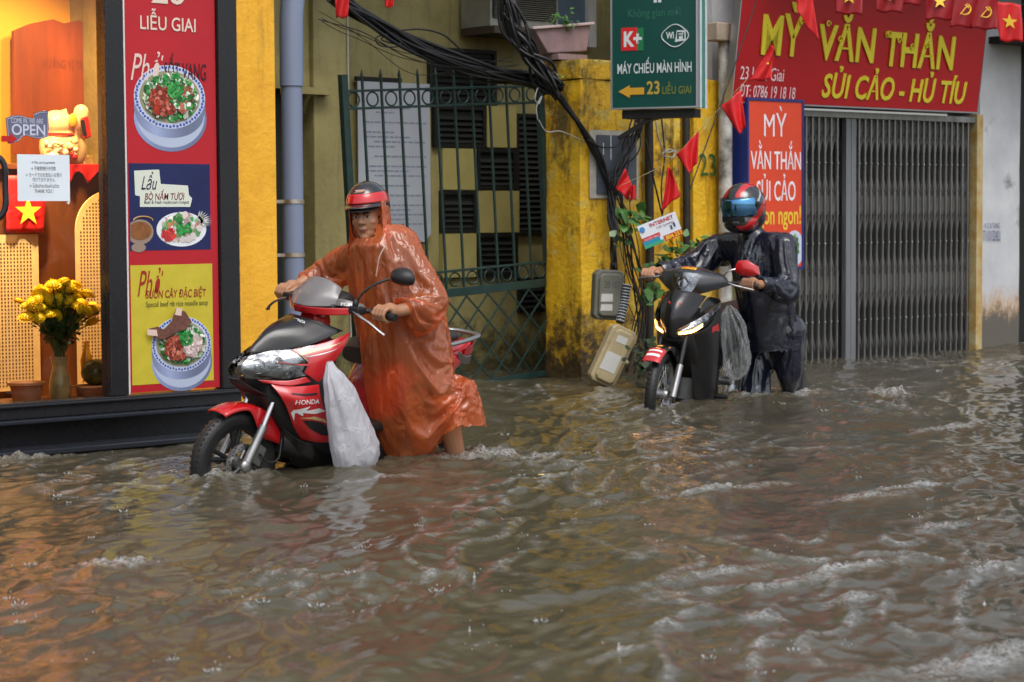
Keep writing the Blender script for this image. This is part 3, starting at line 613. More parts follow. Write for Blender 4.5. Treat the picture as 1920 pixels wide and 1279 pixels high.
b, t = pot(172, 738, .10, .06, 'shallow clay dish holding a round green melon', mat('terracotta', K0))
mel = MB(); mel.ell((b.x + .03, b.y, vz + .13), (.085, .085, .075)); o = mel.build('melon', mat('melon_green', C(92, 104, 56), .3, col2=C(60, 76, 40), vscale=9), smooth=180); tag(o, 'round green melon resting in the clay dish', 'melon')
w = MB(); w.lathe([(0, 0), (.03, 0), (.034, .06), (.016, .13), (.012, .17), (0, .17)], Matrix.Translation((b.x + .04, b.y + .12, vz + .13))); tag(w.build('bottle', mat('amber_glass', C(214, 150, 30), .15), smooth=50), 'amber bottle standing behind the green melon', 'bottle')
# decals on the glass
pg = FRONT((5.0, 10.1, 0)); pap = empty('paper_notice', pg(*pg.px(80, 377), .004), 'white laminated payment notice taped to the shop glass', 'notice')
r = R4(pg, 32, 290, 130, 377); flat(rp(r), pg, .002, .004, 'sheet', mat('paper', C(226, 236, 244), .4, var=.05), pap)
for s, x0, x1, y0, y1 in (('→ No card payments', 58, 102, 302, 309), ('→ 不接受银行卡付款', 57, 104, 312, 320), ('→ カードでのお支払いは受け', 47, 115, 324, 332), ('付けておりません', 60, 102, 333, 341), ('→ ไม่รับชำระเงินผ่านบัตร', 54, 110, 344, 352), ('THANK YOU !', 64, 99, 355, 362)):
    text(s, pg, R4(pg, x0, y0, x1, y1), mat('ink_black', (.02, .02, .025, 1), .5), pap, c=.005, thick=0)
w = MB(); w.prism([pg.px(*q) for q in ((124, 380), (128, 384), (131, 378), (128, 377))], pg, .004, .005); w.build('tape', M_white, pap)
op = empty('open_sign', pg(*pg.px(50, 260), .006), 'grey ribbon shaped OPEN sticker on the shop glass', 'sign')
top = [(10, 222), (22, 217), (36, 216), (50, 220), (63, 222), (63, 213), (76, 208), (90, 208)]; bot = [(91, 238), (90, 256), (76, 261), (62, 259), (48, 254), (38, 258), (36, 264), (26, 268), (14, 270)]
P = [pg.px(*q) for q in top + bot]; flat(P[::-1], pg, .002, .004, 'ribbon', mat('ribbon_grey', C(104, 104, 128), .4), op)
ctr = pg.px(50, 240); P2 = [(ctr[0] + (a - ctr[0]) * .94, ctr[1] + (b - ctr[1]) * .9) for a, b in P]
w = MB(); w.tube([pg(a, b, .005) for a, b in P2 + P2[:1]], .0012, 4); w.build('outline', mat('decal_pale', C(200, 204, 222), .4), op)
text('COME IN, WE ARE', pg, R4(pg, 20, 222, 80, 233), mat('decal_pale', K0), op, c=.005); text('OPEN', pg, R4(pg, 21, 233, 84, 254), mat('decal_pale', K0), op, c=.005, bold=.015)
P = [pg.px(*q) for q in ((1, 255), (18, 255), (18, 250), (31, 261), (18, 270), (18, 266), (1, 266))]; flat(P[::-1], pg, .006, .008, 'arrow', mat('decal_red', C(190, 30, 30), .4), op)

# drain pipe at the shop corner
pipe = empty('drain_pipe', (7.1, 10.35, 0), 'tall blue grey plastic drain pipe beside the yellow pillar', 'pipe')
M_pipe = mat('pvc_blue_grey', C(128, 140, 166), .35, var=.15, vscale=3, streak=True)
x0, x1, x2 = PV(552, 600, 10.35), PV(557, 130, 10.35), PV(568, 0, 10.35)
w = MB(); w.tube([(x0.x, 10.35, -.18), (x0.x, 10.35, x1.z)], .062, 20); w.build('lower_pipe', M_pipe, pipe, smooth=60)
w = MB(); w.tube([(x0.x, 10.35, x1.z - .1), (x0.x + .004, 10.35, x1.z + .3), (x0.x + .07, 10.37, 2.9), (x0.x + .08, 10.37, 3.4)], .070, 20); w.build('upper_pipe', M_pipe, pipe, smooth=60)
for y in (378, 478):
    z = PV(552, y, 10.35).z; w = MB(); w.lathe([(.064, -.012), (.067, -.012), (.067, .012), (.064, .012)], Matrix.Translation((x0.x, 10.35, z)), 20); w.box((x0.x - .16, 10.345, z - .01), (x0.x - .06, 10.355, z + .01)); w.build('clamp', mat('rusty_clamp', C(170, 140, 90), .35, .7, col2=C(190, 190, 190), vscale=20), pipe, smooth=40)
w = MB(); w.box((6.99, 10.3, -.2), (7.05, 10.5, TOP)); w.build('corner_trim', M_black, shop)
w = MB(); w.tube([(7.03, 10.28, -.1), (7.03, 10.28, 3.3)], .012, 6); tag(w.build('conduit', M_cable), 'thin black conduit between yellow pillar and drain pipe', 'conduit')

# ================================================================== house at the back of the alley
VA = 13.0
house = empty('alley_house', (10.5, VA, 0), 'cream plastered house behind the green gate', 'building')
def panel(name, m, x0, x1, z0, z1, y0, y1, parent=house, bevel=0): w = MB(); w.box((x0, y0, z0), (x1, y1, z1)); return w.build(name, m, parent, bevel=bevel)
e = PV(655, 300, 12.75).x
panel('wall', M_cream, 9.3, 14.2, -.2, 5.2, VA, VA + .2)
l = PV(590, 300, 12.75).x
panel('pier', M_cream, l, e, -.2, 5.2, 12.75, 12.999, bevel=.01)
panel('lintel', M_cream, l - .7, l - .002, PV(580, 168, 12.8).z, 5.2, 12.8, 13.0); panel('ledge', M_cream, l - .3, l + .1, PV(600, 178, 12.7).z, PV(600, 165, 12.7).z, 12.66, 12.748)
panel('unseen_shade_slab', M_cream, 6.99, 12.3, 3.25, 3.4, 12.12, 12.74)  # slab added out of view to shade the alley wall
panel('dark_door', M_dark, l - .75, l - .001, -.2, PV(580, 168, 12.8).z - .002, 12.9, 12.98); panel('far_wall', M_cream, 6.9, l - .7, -.2, 5.2, 13.1, 13.2)
w = MB(); q0 = PV(655, 20, 12.74); w.tube([(e - .01, 12.74, z + .01 * math.sin(z * 9)) for z in np.linspace(.3, 3.0, 30)], .006, 5); w.build('drip_glint', mat('drip_glint_white', (.5, .5, .47, 1), .1), house)  # drip on the pier corner, its pale colour paints the light it reflects
def louvre(x0, y0, x1, y1, nm='shutter', slats=True):
    pw = FRONT((10, VA, 0)); a0, b0, a1, b1 = R4(pw, x0, y0, x1, y1)
    s = flat([(a0, b0), (a1, b0), (a1, b1), (a0, b1)], pw, .004, .02, nm, M_dark, house)
    for (p, q, r_, t_) in ((a0, b0, a0 + .03, b1), (a1 - .03, b0, a1, b1), (a0 + .03, b0, a1 - .03, b0 + .03), (a0 + .03, b1 - .03, a1 - .03, b1)): flat([(p, q), (r_, q), (r_, t_), (p, t_)], pw, .02, .045, 'stile', M_dark, s)
    if slats:
        n = int((b1 - b0 - .06) / .045)
        sm = MB(); sm.obox((0, 0, 0), ((a1 - a0) / 2 - .031, 0, 0), (0, .012, .014), (0, -.002, .002)); sme = sm.mesh('slat'); sme.materials.append(M_dark)
        for i in range(n):
            o = bpy.data.objects.new('slat', sme); COL.objects.link(o); o.parent = s; p = pw((a0 + a1) / 2, b0 + .05 + i * .045, .03); o.matrix_parent_inverse = wmat(s).inverted(); o.location = p
louvre(800, 92, 925, 198); louvre(808, 199, 905, 277)
louvre(889, 279, 962, 356); louvre(822, 358, 887, 436); louvre(889, 438, 965, 520); louvre(962, 214, 1018, 440); louvre(968, 520, 1018, 585)
# raised cream blocks of the chequer
pw = FRONT((10, VA, 0))
for (x0, y0, x1, y1) in ((906, 200, 961, 277), (823, 279, 886, 356), (889, 358, 966, 436), (823, 438, 886, 520)):
    flat(rp(R4(pw, x0, y0, x1, y1)), pw, .003, .05, 'cream_block', mat('cream_block', C(172, 160, 98), .5, var=.18, vscale=4), house)
# notice sheet
pn = FRONT((10, VA - .06, 0)); nb = empty('notice_board', pn(*pn.px(740, 450)), 'tall grey white notice sheet with printed lines behind the gate', 'notice')
r = R4(pn, 671, 155, 806, 452); flat([(r[0], r[1]), (r[2] - .06, r[1] - .01), (r[2], r[1] + .05), (r[2], r[3]), (r[0], r[3])], pn, 0, .006, 'sheet', mat('notice_vinyl', C(176, 182, 190), .4, var=.15, vscale=2), nb)
flat([(r[0] - .01, r[3] + .002), (r[0] + .42, r[3] + .002), (r[0] + .42, r[3] + .035), (r[0] - .01, r[3] + .035)], pn, -.02, .01, 'rail', M_dark, nb)
rr = random.Random(3); w = MB(); b = r[3] - .2
while b > r[1] + .08:
    x = r[0] + .06 + (rr.uniform(0, .15) if rr.random() < .3 else 0); xe = r[2] - rr.choice((.04, .05, .2, .35))
    while x < xe: l_ = rr.uniform(.02, .07); w.prism([(x, b), (min(x + l_, xe), b), (min(x + l_, xe), b + .012), (x, b + .012)], pn, .007, .0075); x += l_ + .01
    b -= .036 if rr.random() < .85 else .075
w.build('printed_lines', mat('ink_faded_blue', C(126, 134, 152), .5), nb)['kind'] = 'stuff'
# air conditioner and planter above the pillar
ac = empty('air_conditioner', PV(980, 64, 12.6), 'grey air conditioner outdoor unit with slatted grille above the alley', 'air conditioner')
pa = FRONT((11, 12.6, 0)); a0, b0, a1, b1 = R4(pa, 919, -60, 1046, 52)
flat([(a0, b0), (a1, b0), (a1, b1), (a0, b1)], pa, -.35, 0, 'casing', mat('ac_casing', C(150, 150, 142), .5, var=.3), ac)
sm = MB(); sm.obox((0, 0, 0), ((a1 - a0) / 2 - .03, 0, 0), (0, .008, .0), (0, .002, .0035)); sme = sm.mesh('grille_slat'); sme.materials.append(mat('ac_slat', C(120, 118, 108), .4, .3))
flat([(a0 + .02, b0 + .06), (a1 - .02, b0 + .06), (a1 - .02, b1 - .03), (a0 + .02, b1 - .03)], pa, .001, .004, 'grille_back', M_dark, ac)
z = b0 + .07
while z < b1 - .04: o = bpy.data.objects.new('grille_slat', sme); COL.objects.link(o); o.parent = ac; o.matrix_parent_inverse = wmat(ac).inverted(); o.location = pa((a0 + a1) / 2, z, .012); z += .0165
flat([(a0, b0 - .06), (a1 + .05, b0 - .06), (a1 + .05, b0 - .002), (a0, b0 - .002)], pa, -.36, .05, 'bracket', mat('rust_bracket', (.05, .035, .025, 1), .6), ac)
plt = empty('planter', PV(1065, 105, 12.0), 'faded mauve plastic planter trough standing on the yellow pillar', 'planter')
pq = FRONT((11, 11.95, 0))
w = MB(); T = [pq.px(*q) for q in ((1000, 52), (1108, 44), (1101, 96), (1028, 100))]; V_ = []
for c in (.0, -.22):
    ins = 0 if c == 0 else 0
    V_ += [pq(a, b, c) for a, b in T]
w.add(V_, [(3, 2, 1, 0), (4, 5, 6, 7), (0, 1, 5, 4), (1, 2, 6, 5), (2, 3, 7, 6), (3, 0, 4, 7)]); w.build('trough', mat('planter_plastic', C(150, 124, 124), .5, var=.35, vscale=6), plt, bevel=.008)
w = MB(); q0, q1 = pq.px(996, 53), pq.px(1111, 44); w.bar(pq(*q0, .012), pq(*q1, .012), .03, .02); w.build('rim', mat('planter_rim', C(186, 166, 164), .45), plt, bevel=.004)
w = MB(); a, b = pq.px(1064, 99); w.box((pq(a - .14, 0).x, 11.9, PV(1064, 112, 11.9).z), (pq(a + .16, 0).x, 12.1, PV(1064, 101, 11.9).z)); w.build('foot', mat('planter_plastic', K0), plt)
def leafy(name, pts, n, spread, size, lab, parent=None, seed=0, m=None, cat='plant'):
    rr = random.Random(seed); t = parent or empty(name, pts[0], lab, cat); w = MB()
    for i in range(n):
        c = Vector(rr.choice(pts)) + Vector((rr.gauss(0, spread), rr.gauss(0, spread), rr.gauss(0, spread))); d = Vector((rr.uniform(-1, 1), rr.uniform(-1, .2), rr.uniform(-.7, .5))).normalized(); s = d.cross(Vector((rr.uniform(-.5, .5), -.6, .8))).normalized(); L_ = size * rr.uniform(.6, 1.25)
        w.add([c, c + d * L_ * .35 + s * L_ * .42, c + d * L_ * .75 + s * L_ * .3, c + d * L_ * 1.1, c + d * L_ * .75 - s * L_ * .3, c + d * L_ * .35 - s * L_ * .42], [(0, 1, 2, 3), (0, 3, 4, 5)])
    o = w.build('foliage', m or mat('vine_leaf', (.09, .22, .05, 1), .35, var=.5, vscale=14), t); o['kind'] = 'stuff'; return t
leafy('potted_plant', [PV(1040 + i * 5, 38 - (i % 3) * 4, 11.95) for i in range(6)], 60, .03, .035, 'small leafy plant growing in the mauve planter', seed=2)
leafy('moss_sprout', [PV(1038 + i * 3, 143, 11.68) for i in range(4)], 22, .012, .022, 'tiny bright green sprout on the pillar ledge', seed=3, m=mat('sprout', (.06, .30, .12, 1), .5))
# window strips behind planter
panel('window_frame', M_white, PV(1098, 20, 12.9).x, PV(1112, 20, 12.9).x, 2.6, 3.6, 12.86, 12.998); panel('window_glass', mat('blue_glass', C(104, 124, 142), .15), PV(1046, 20, 12.9).x, PV(1097, 20, 12.9).x, 2.6, 3.6, 12.9, 12.997)

# ================================================================== green gate, sagging on its hinges
sg = math.radians(3.2); pgate = Plane((10.84, 12.1, 0), (math.cos(sg), 0, math.sin(sg)), (-math.sin(sg), 0, math.cos(sg)))
gate = empty('gate', (10.84, 12.1, -.18), 'dark green iron gate with ring friezes sagging on its hinges', 'gate')
aL = pgate.px(648, 240)[0]; aR = pgate.px(1015, 240)[0]
bt = pgate.px(830, 166)[1]; b2 = pgate.px(830, 198)[1]; b3 = pgate.px(900, 503)[1]; b4 = pgate.px(920, 541)[1]; bS = pgate.px(730, 131)[1]; bB = -.10
def gbar(name, a0, b0, a1, b1, w_, h_): w = MB(); w.bar(pgate(a0, b0), pgate(a1, b1), w_, h_, upv=(0, 1, 0)); return w.build(name, M_gate, gate, bevel=.003)
gbar('post', aL, bB, aL, pgate.px(648, 140)[1], .055, .05); gbar('post', aR, bB, aR, bS - .1, .05, .05)
for b, h in ((bt, .018), (b2, .018), (b3, .018), (b4, .062), (bB + .12, .04)): gbar('rail', aL + .028, b, aR - .026, b, h, .026)
xs = np.linspace(aL, aR, 12)[1:-1]
for a in xs: gbar('bar', a, b4 + .032, a, bS - .05, .017, .017); w = MB(); w.lathe([(.010, -.05), (.013, -.04), (.004, 0), (0, .01)], Matrix.Translation(pgate(a, bS)), 8); w.build('spike', M_gate, gate)
step = xs[1] - xs[0]
rg = MB()
for k in range(24):
    a = 2 * math.pi * k / 24
R_ = min((bt - b2) / 2, step / 2) - .012
rg.tube([Vector((math.cos(t) * R_, 0, math.sin(t) * R_)) for t in np.linspace(0, 2 * math.pi, 25)], .0065, 6, caps=False); rme = rg.mesh('ring'); rme.materials.append(M_gate); shade(rme, 180)
for b in ((bt + b2) / 2, (b3 + b4 + .03) / 2 + .0):
    for i in range(11):
        o = bpy.data.objects.new('ring', rme); COL.objects.link(o); o.parent = gate; o.matrix_parent_inverse = wmat(gate).inverted(); o.location = pgate(aL + step * (i + .5), b, 0)
na = 9
for i in range(-3, na):
    for s in (1, -1):
        st_ = (aR - aL) / na * 1.0; a0 = aL + st_ * i; a1 = a0 + st_ * 3; bb0, bb1 = (bB + .14, b4 - .03) if s > 0 else (b4 - .03, bB + .14)
        if a0 < aL: t = (aL - a0) / (a1 - a0); bb0 = bb0 + (bb1 - bb0) * t; a0 = aL
        if a1 > aR: t = (aR - a0) / (a1 - a0); bb1 = bb0 + (bb1 - bb0) * t; a1 = aR
        w = MB(); w.bar(pgate(a0, bb0, .006 * s), pgate(a1, bb1, .006 * s), .012, .008, upv=(0, 1, 0)); w.build('lattice_bar', M_gate, gate)

# ================================================================== yellow pillar and wall
yel = empty('yellow_wall', (11.2, 11.7, 0), 'stained yellow plaster pillar and wall beside the gate', 'wall')
zt = PV(1078, 110, 11.7).z; zl = PV(1078, 148, 11.7).z
def rough_box(name, a, b, m, parent, seed, n=14, amp=.010):
    """a plastered box with a worn, uneven skin"""
    bm = bmesh.new(); bmesh.ops.create_cube(bm, size=1); bmesh.ops.subdivide_edges(bm, edges=bm.edges, cuts=n, use_grid_fill=True)
    a, b = Vector(a), Vector(b); c, s = (a + b) / 2, (b - a)
    for v in bm.verts:
        e_ = sum(1 for k in v.co if abs(abs(k) - .5) < 1e-4); p = Vector((c.x + v.co.x * s.x, c.y + v.co.y * s.y, c.z + v.co.z * s.z))
        nn = mnoise.noise_vector(p * 3.5 + Vector((seed, 0, 0))) * amp + mnoise.noise_vector(p * 11 + Vector((seed, 3, 0))) * amp * .5
        if e_ > 1: nn = nn + (c - p).normalized() * abs(mnoise.noise(p * 9)) * amp * 2
        v.co = p + nn
    me = bpy.data.meshes.new(name); bm.to_mesh(me); bm.free(); return obj(name, me, m, parent, smooth=35)
rough_box('pillar', (10.855, 11.7, -.2), (11.45, 12.1, zl), M_yellow, yel, 1)
rough_box('pillar_cap', (10.85, 11.69, zl + .004), (11.6, 12.11, zt), M_yellow, yel, 2, amp=.006)
rough_box('wall', (11.46, 11.80, -.2), (12.36, 12.1, 2.3), M_yellow, yel, 3)
xp0 = PV(1300, 350, 11.72).x; rough_box('pilaster', (xp0, 11.72, -.2), (12.375, 11.799, 2.28), M_yellow, yel, 4, amp=.006)
rough_box('pilaster', (11.9, 11.76, -.2), (xp0 - .11, 11.7995, 2.28), M_yellow, yel, 5, amp=.004)
pn2 = FRONT((12, 11.706, 0)); text('23', pn2, R4(pn2, 1311, 288, 1342, 330), mat('painted_green', (.03, .10, .02, 1), .6), yel, 'house_number', shear=-.1)
pn3 = FRONT((11, 11.688, 0)); fp_ = empty('fuse_panel', pn3(*pn3.px(1150, 365)), 'grey recessed electric panel with white chipped surround on yellow wall', 'panel')
flat(rp(R4(pn3, 1105, 245, 1196, 372)), pn3, .0, .006, 'surround', mat('chipped_white', C(196, 192, 178), .6, var=.35, vscale=10), fp_); flat(rp(R4(pn3, 1117, 254, 1190, 364)), pn3, .006, .02, 'door', mat('panel_grey', C(92, 98, 108), .45, .2, var=.25), fp_)
for (x, y0, y1) in ((1141, 254, 300), (1127, 268, 290)): flat(rp(R4(pn3, x, y0, x + 1.5, y1)), pn3, .02, .023, 'seam', M_white, fp_)
text('BÌNH', FRONT((12, 11.79, 0)), R4(pn2, 1222, 310, 1268, 330), mat('faded_ink', C(110, 92, 70), .7), yel, 'faded_stencil')
# dark vertical pipes on the yellow wall
for (x, v, r_, lab) in ((1216, 11.74, .035, 'thick black downpipe running down the yellow wall below the green sign'), (1286, 11.74, .03, 'black downpipe next to the pilaster with the house number')):
    w = MB(); p = PV(x, 300, v); w.tube([(p.x, v, -.18), (p.x + .01, v, .9), (p.x, v, 2.4)], r_, 10); tag(w.build('downpipe', mat('old_pipe', (.03, .027, .022, 1), .5, var=.5), smooth=60), lab, 'pipe')
wp = PV(1360, 300, 11.62); post = empty('white_post', (wp.x, 11.62, 0), 'peeling white post between the yellow wall and orange sign', 'post')
w = MB(); w.tube([(wp.x, 11.62, -.18), (wp.x, 11.62, PV(1360, 78, 11.62).z)], .055, 14); w.build('shaft', mat('peeling_white', C(206, 204, 198), .5, col2=C(70, 60, 50), vscale=5), post, smooth=60)
a = PV(1340, 76, 11.58); b = PV(1372, 44, 11.58); w = MB(); w.box((a.x, 11.55, a.z), (b.x + .02, 11.7, b.z)); w.build('capital', mat('raw_concrete', C(176, 160, 140), .7, var=.3), post, bevel=.01)
panel('dark_return', mat('dark_teal_wall', (.015, .03, .03, 1), .5), 12.0, 12.75, 2.32, 4.6, 11.9, 12.2, parent=yel)

# ================================================================== noodle shop with the folding shutter
ns = empty('noodle_shop', (14.2, 11.8, 0), 'noodle shop bay behind a closed folding steel shutter', 'building')
panel('wall_above', M_whitewall, 12.4, 16.45, 2.12, 4.6, 11.82, 12.1, ns)
panel('side_pier', M_cream, 12.38, 12.6, -.2, 2.1, 11.75, 12.1, ns); panel('bay_back', M_dark, 12.6, 15.75, -.2, 2.12, 12.6, 12.65, ns)
wl = PV(1832, 400, 11.74).x
o = rough_box('white_wall', (wl + .03, 11.74, -.2), (PV(1912, 400, 11.74).x, 12.1, 3.2), M_whitewall, ns, 7, amp=.006)
panel('door_jamb', mat('jamb_peeling', C(190, 180, 140), .5, col2=C(168, 130, 60), vscale=7), wl - .06, wl + .028, -.2, 2.1, 11.7, 11.78, ns); panel('dark_recess', M_dark, PV(1913, 400, 11.74).x, 18.5, -.2, 4.6, 11.9, 12.2, ns)
pws = FRONT((16, 11.731, 0)); text('K C B TUNG', pws, R4(pws, 1846, 418, 1874, 428), mat('stencil_blue', C(70, 80, 130), .6), ns, 'stencil'); text('7110132421', pws, R4(pws, 1843, 432, 1875, 452), mat('stencil_blue', K0), ns, 'stencil')
shade_eave = MB(); shade_eave.box((12.42, 10.9, 3.32), (18.5, 11.81, 3.40)); shade_eave.build('shade_eave', M_dark, ns); shade_eave = MB(); shade_eave.box((15.9, 11.2, 2.74), (18.5, 11.9, 2.8)); shade_eave.build('shade_eave', M_dark, ns)  # upper slab added out of view for shade; low one is an eave
# the shutter
VSH = 11.76; sh = empty('folding_shutter', (14.2, VSH, -.18), 'closed folding steel lattice shutter under the red sign', 'shutter')
uL, uR = 12.62, wl - .065; zT = 2.075
panel('top_rail', M_steel, uL, uR, zT - .05, zT, VSH - .05, VSH + .05, sh); panel('back_sheet', M_steel_dark, uL, uR, -.2, zT - .055, VSH + .10, VSH + .11, sh)
mid = PV(1591, 400, VSH).x
panel('lock_stile', mat('stile_grey', (.30, .31, .33, 1), .35, .6, var=.25, streak=True), mid - .065, mid - .003, -.2, zT - .052, VSH - .03, VSH + .02, sh, .004); panel('lock_stile', mat('stile_grey', K0), mid + .003, mid + .065, -.2, zT - .052, VSH - .03, VSH + .02, sh, .004)
def zrow(y): return PV(1650, y, VSH).z
for (y0, y1) in ((218, 258), (360, 402), (505, 548)):
    for (a, b) in ((uL, mid - .07), (mid + .07, uR)): panel('band_plate', mat('band_plate', (.26, .26, .25, 1), .4, .5, var=.45, vscale=5), a, b, zrow(y1), zrow(y0), VSH + .045, VSH + .05, sh)
bars = [x for x in np.arange(uL + .03, mid - .09, .079)] + [x for x in np.arange(mid + .115, uR - .02, .079)]
bmh = MB(); hz = zT - .052 + .19
for dx, w_, y0, y1 in ((-.008, .003, -.018, .0), (.008, .003, -.018, .0), (0, .017, -.021, -.0175)): bmh.box((dx - w_ / 2, y0, 0), (dx + w_ / 2, y1, hz))
bme = bmh.mesh('upright'); bme.materials.append(M_steel)
for x in bars: o = bpy.data.objects.new('upright', bme); COL.objects.link(o); o.parent = sh; o.matrix_parent_inverse = wmat(sh).inverted(); o.location = (x, VSH, -.19)
piv = [zrow(308), zrow(455), zrow(598)]; dz = .27
for sgn in (1, -1):
    lm = MB(); lm.bar((0, .004 if sgn > 0 else .009, 0), (.079, .004 if sgn > 0 else .009, dz * sgn), .0035, .018, upv=(1, 0, 0)); lme = lm.mesh('lattice_strip'); lme.materials.append(M_steel)
    for i, x in enumerate(bars[:-1]):
        if bars[i + 1] - x > .1: continue
        for z in piv:
            o = bpy.data.objects.new('lattice_strip', lme); COL.objects.link(o); o.parent = sh; o.matrix_parent_inverse = wmat(sh).inverted(); o.location = (x, VSH, z)
rv = MB()
for x in bars:
    for z in piv: rv.ell((x, VSH - .027, z), (.007, .004, .007), n=8, m=4)
o = rv.build('rivets', mat('rivet', (.6, .6, .6, 1), .2, 1), sh, smooth=180); o['kind'] = 'stuff'

# red fascia sign, leaning out at the top
o_ = PV(1372, 187, 11.50); o_ = Vector((o_.x, 11.50, 2.105)); top_ = Vector((o_.x, 11.36, 3.15)); psn = Plane(o_, (1, 0, 0), top_ - o_)
sign = empty('shop_sign', (14.1, 11.5, 2.1), 'wide red noodle shop sign with raised yellow lettering', 'sign')
aR_ = psn.px(1832, 205)[0]; H_ = 1.05
flat([(0, 0), (aR_, 0), (aR_, H_), (0, H_)], psn, -.06, 0, 'panel', mat('sign_red', C(170, 20, 26), .3, var=.14, vscale=1.5), sign)
for P in ([(-.012, -.012), (aR_ + .012, -.012), (aR_ + .012, -.001), (-.012, -.001)], [(-.012, 0), (-.001, 0), (-.001, H_), (-.012, H_)], [(aR_ + .001, 0), (aR_ + .012, 0), (aR_ + .012, H_), (aR_ + .001, H_)]): flat(P, psn, -.07, .006, 'trim', mat('alu_trim', (.5, .52, .55, 1), .3, .8), sign)
M_sy = mat('sign_yellow', C(212, 196, 52), .35, var=.1); M_sw = mat('sign_pale', C(226, 196, 200), .4)
def stext(s, x0, y0, x1, y1, m, thick=.02, **k):
    """raised letters standing on the sign; the line is sheared to follow the board"""
    r = R4(psn, x0, y0, x1, y1); return text(s, psn, r, m, sign, c=.003, thick=thick, **k)
def sq(s, quads, m, thick, **k): stext(s, *quads, m, thick, **k)
sq('MỲ', (1429, 2, 1506, 105), M_sy, .010, bold=.02); sq('VẰN', (1534, 10, 1641, 116), M_sy, .010, bold=.02); sq('THẮN', (1658, 26, 1790, 128), M_sy, .010, bold=.02)
sq('SỦI CẢO - HỦ TÍU', (1541, 130, 1812, 190), M_sy, .006, bold=.02, shear=.15)
sq('23 Liễu Giai', (1388, 119, 1470, 151), M_sw, .003, bold=.005); sq('ĐT: 0786 19 18 18', (1386, 160, 1491, 184), M_sw, .003, bold=.005)
# flourishes on the big letters
for (x, y) in ((1500, 42), (1550, 45), (1572, 74), (1664, 64), (1683, 76), (1707, 88), (1735, 86)):
    w = MB(); a, b = psn.px(x, y); w.tube([psn(a + .03 * (1 - t / 9) * math.cos(t), b + .03 * (1 - t / 9) * math.sin(t), .02) for t in np.linspace(0, 7, 16)], .006, 5); w.build('letter_curl', M_sy, sign)

# orange box sign with a blue case
VO = 11.48; po = FRONT((13, VO, 0)); r = R4(po, 1403, 190, 1503, 501); osg = empty('box_sign', po(*po.px(1450, 500)), 'upright orange box sign in a blue frame beside the shutter', 'sign')
M_blue = mat('blue_frame', C(36, 52, 120), .35, var=.15)
w = MB(); w.prism(rp((r[0] - .02, r[1] - .02, r[2] + .02, r[3] + .02)), po, -.2, -.004); w.build('case', M_blue, osg, bevel=.004)
for P in ((r[0] - .02, r[1] - .02, r[0], r[3] + .02), (r[2], r[1] - .02, r[2] + .02, r[3] + .02), (r[0], r[3], r[2], r[3] + .02), (r[0], r[1] - .02, r[2], r[1])): flat(rp(P), po, -.004, .01, 'frame', M_blue, osg)
flat(rp(r), po, -.0035, .002, 'face', mat('sign_orange', C(222, 74, 42), .35, var=.1, vscale=3), osg)
M_ow = mat('letter_white', C(232, 228, 234), .4)
for s, q in (('MỲ', (1432, 199, 1474, 256)), ('VẰN THẮN', (1407, 264, 1501, 318)), ('SỦI CẢO', (1418, 326, 1491, 377))): text(s, po, R4(po, *q), M_ow, osg, c=.004, bold=0 if s == 'MỲ' else .010)
text('Ngon ngon!', po, R4(po, 1408, 385, 1501, 432), mat('letter_yellow', C(232, 196, 60), .4), osg, c=.004, bold=.015)
c_ = po.px(1489, 466); cut = lambda P: [(min(x, r[2] - .003), y) for x, y in P]
flat(cut(circ(c_[0], c_[1], .115, .145)), po, .003, .004, 'bowl_print', ink('bowl_rim', 0, 0, 0), osg); blobs('food_print', po, c_[0] - .02, c_[1], .07, .11, [C(70, 120, 60), C(120, 150, 80), C(60, 90, 50), C(190, 190, 160)], 120, .022, .005, osg, 77)

# green projecting sign
gd = Vector((math.cos(YAW + math.radians(22)), -math.sin(YAW + math.radians(22)), 0))
go = PD(1146, 206, 15.45); pgs = Plane(go, gd, (0, 0, 1)); gs = empty('hanging_sign', pgs(.35, 0), 'green projecting guesthouse sign with yellow arrow hung above the yellow wall', 'sign')
aw = pgs.px(1309, 204)[0]; ah = pgs.px(1220, -60)[1]
M_sg = mat('sign_green', C(8, 70, 62), .3, var=.15, vscale=2); M_al = mat('alu_trim', K0)
flat([(0.012, .012), (aw - .012, .012), (aw - .012, ah), (0.012, ah)], pgs, -.01, .0, 'face', M_sg, gs); flat([(0.004, .004), (aw - .004, .004), (aw - .004, ah), (.004, ah)], pgs, -.20, -.0105, 'case', mat('sign_teal', C(20, 128, 122), .35), gs)
for P in ((0, 0, aw, .012), (0, .0121, .012, ah), (aw - .012, .0121, aw, ah)): flat(rp(P), pgs, -.02, .012, 'trim', M_al, gs)
for c in (-.06, -.19): w = MB(); w.obox(pgs(aw + .002, ah / 2, c), pgs.r * .004, pgs.u * ah / 2, pgs.n * .014); w.build('side_trim', M_white, gs)
M_led = mat('led_pale', C(198, 206, 206), .4); M_am = mat('led_amber', C(196, 146, 40), .4)
text('MÁY CHIẾU MÀN HÌNH', pgs, R4(pgs, 1158, 107, 1297, 137), M_led, gs, c=.003, bold=.012)
text('23', pgs, R4(pgs, 1213, 152, 1237, 177), mat('led_gold', C(176, 150, 60), .4), gs, c=.003, bold=.02); text('LIỄU GIAI', pgs, R4(pgs, 1242, 153, 1296, 176), mat('led_dim', C(110, 120, 50), .4), gs, c=.003, bold=.01)
P = [pgs.px(*q) for q in ((1160, 172), (1181, 160), (1181, 165), (1208, 164), (1208, 177), (1181, 178), (1181, 184))]; flat(P[::-1], pgs, .002, .005, 'arrow', M_am, gs)
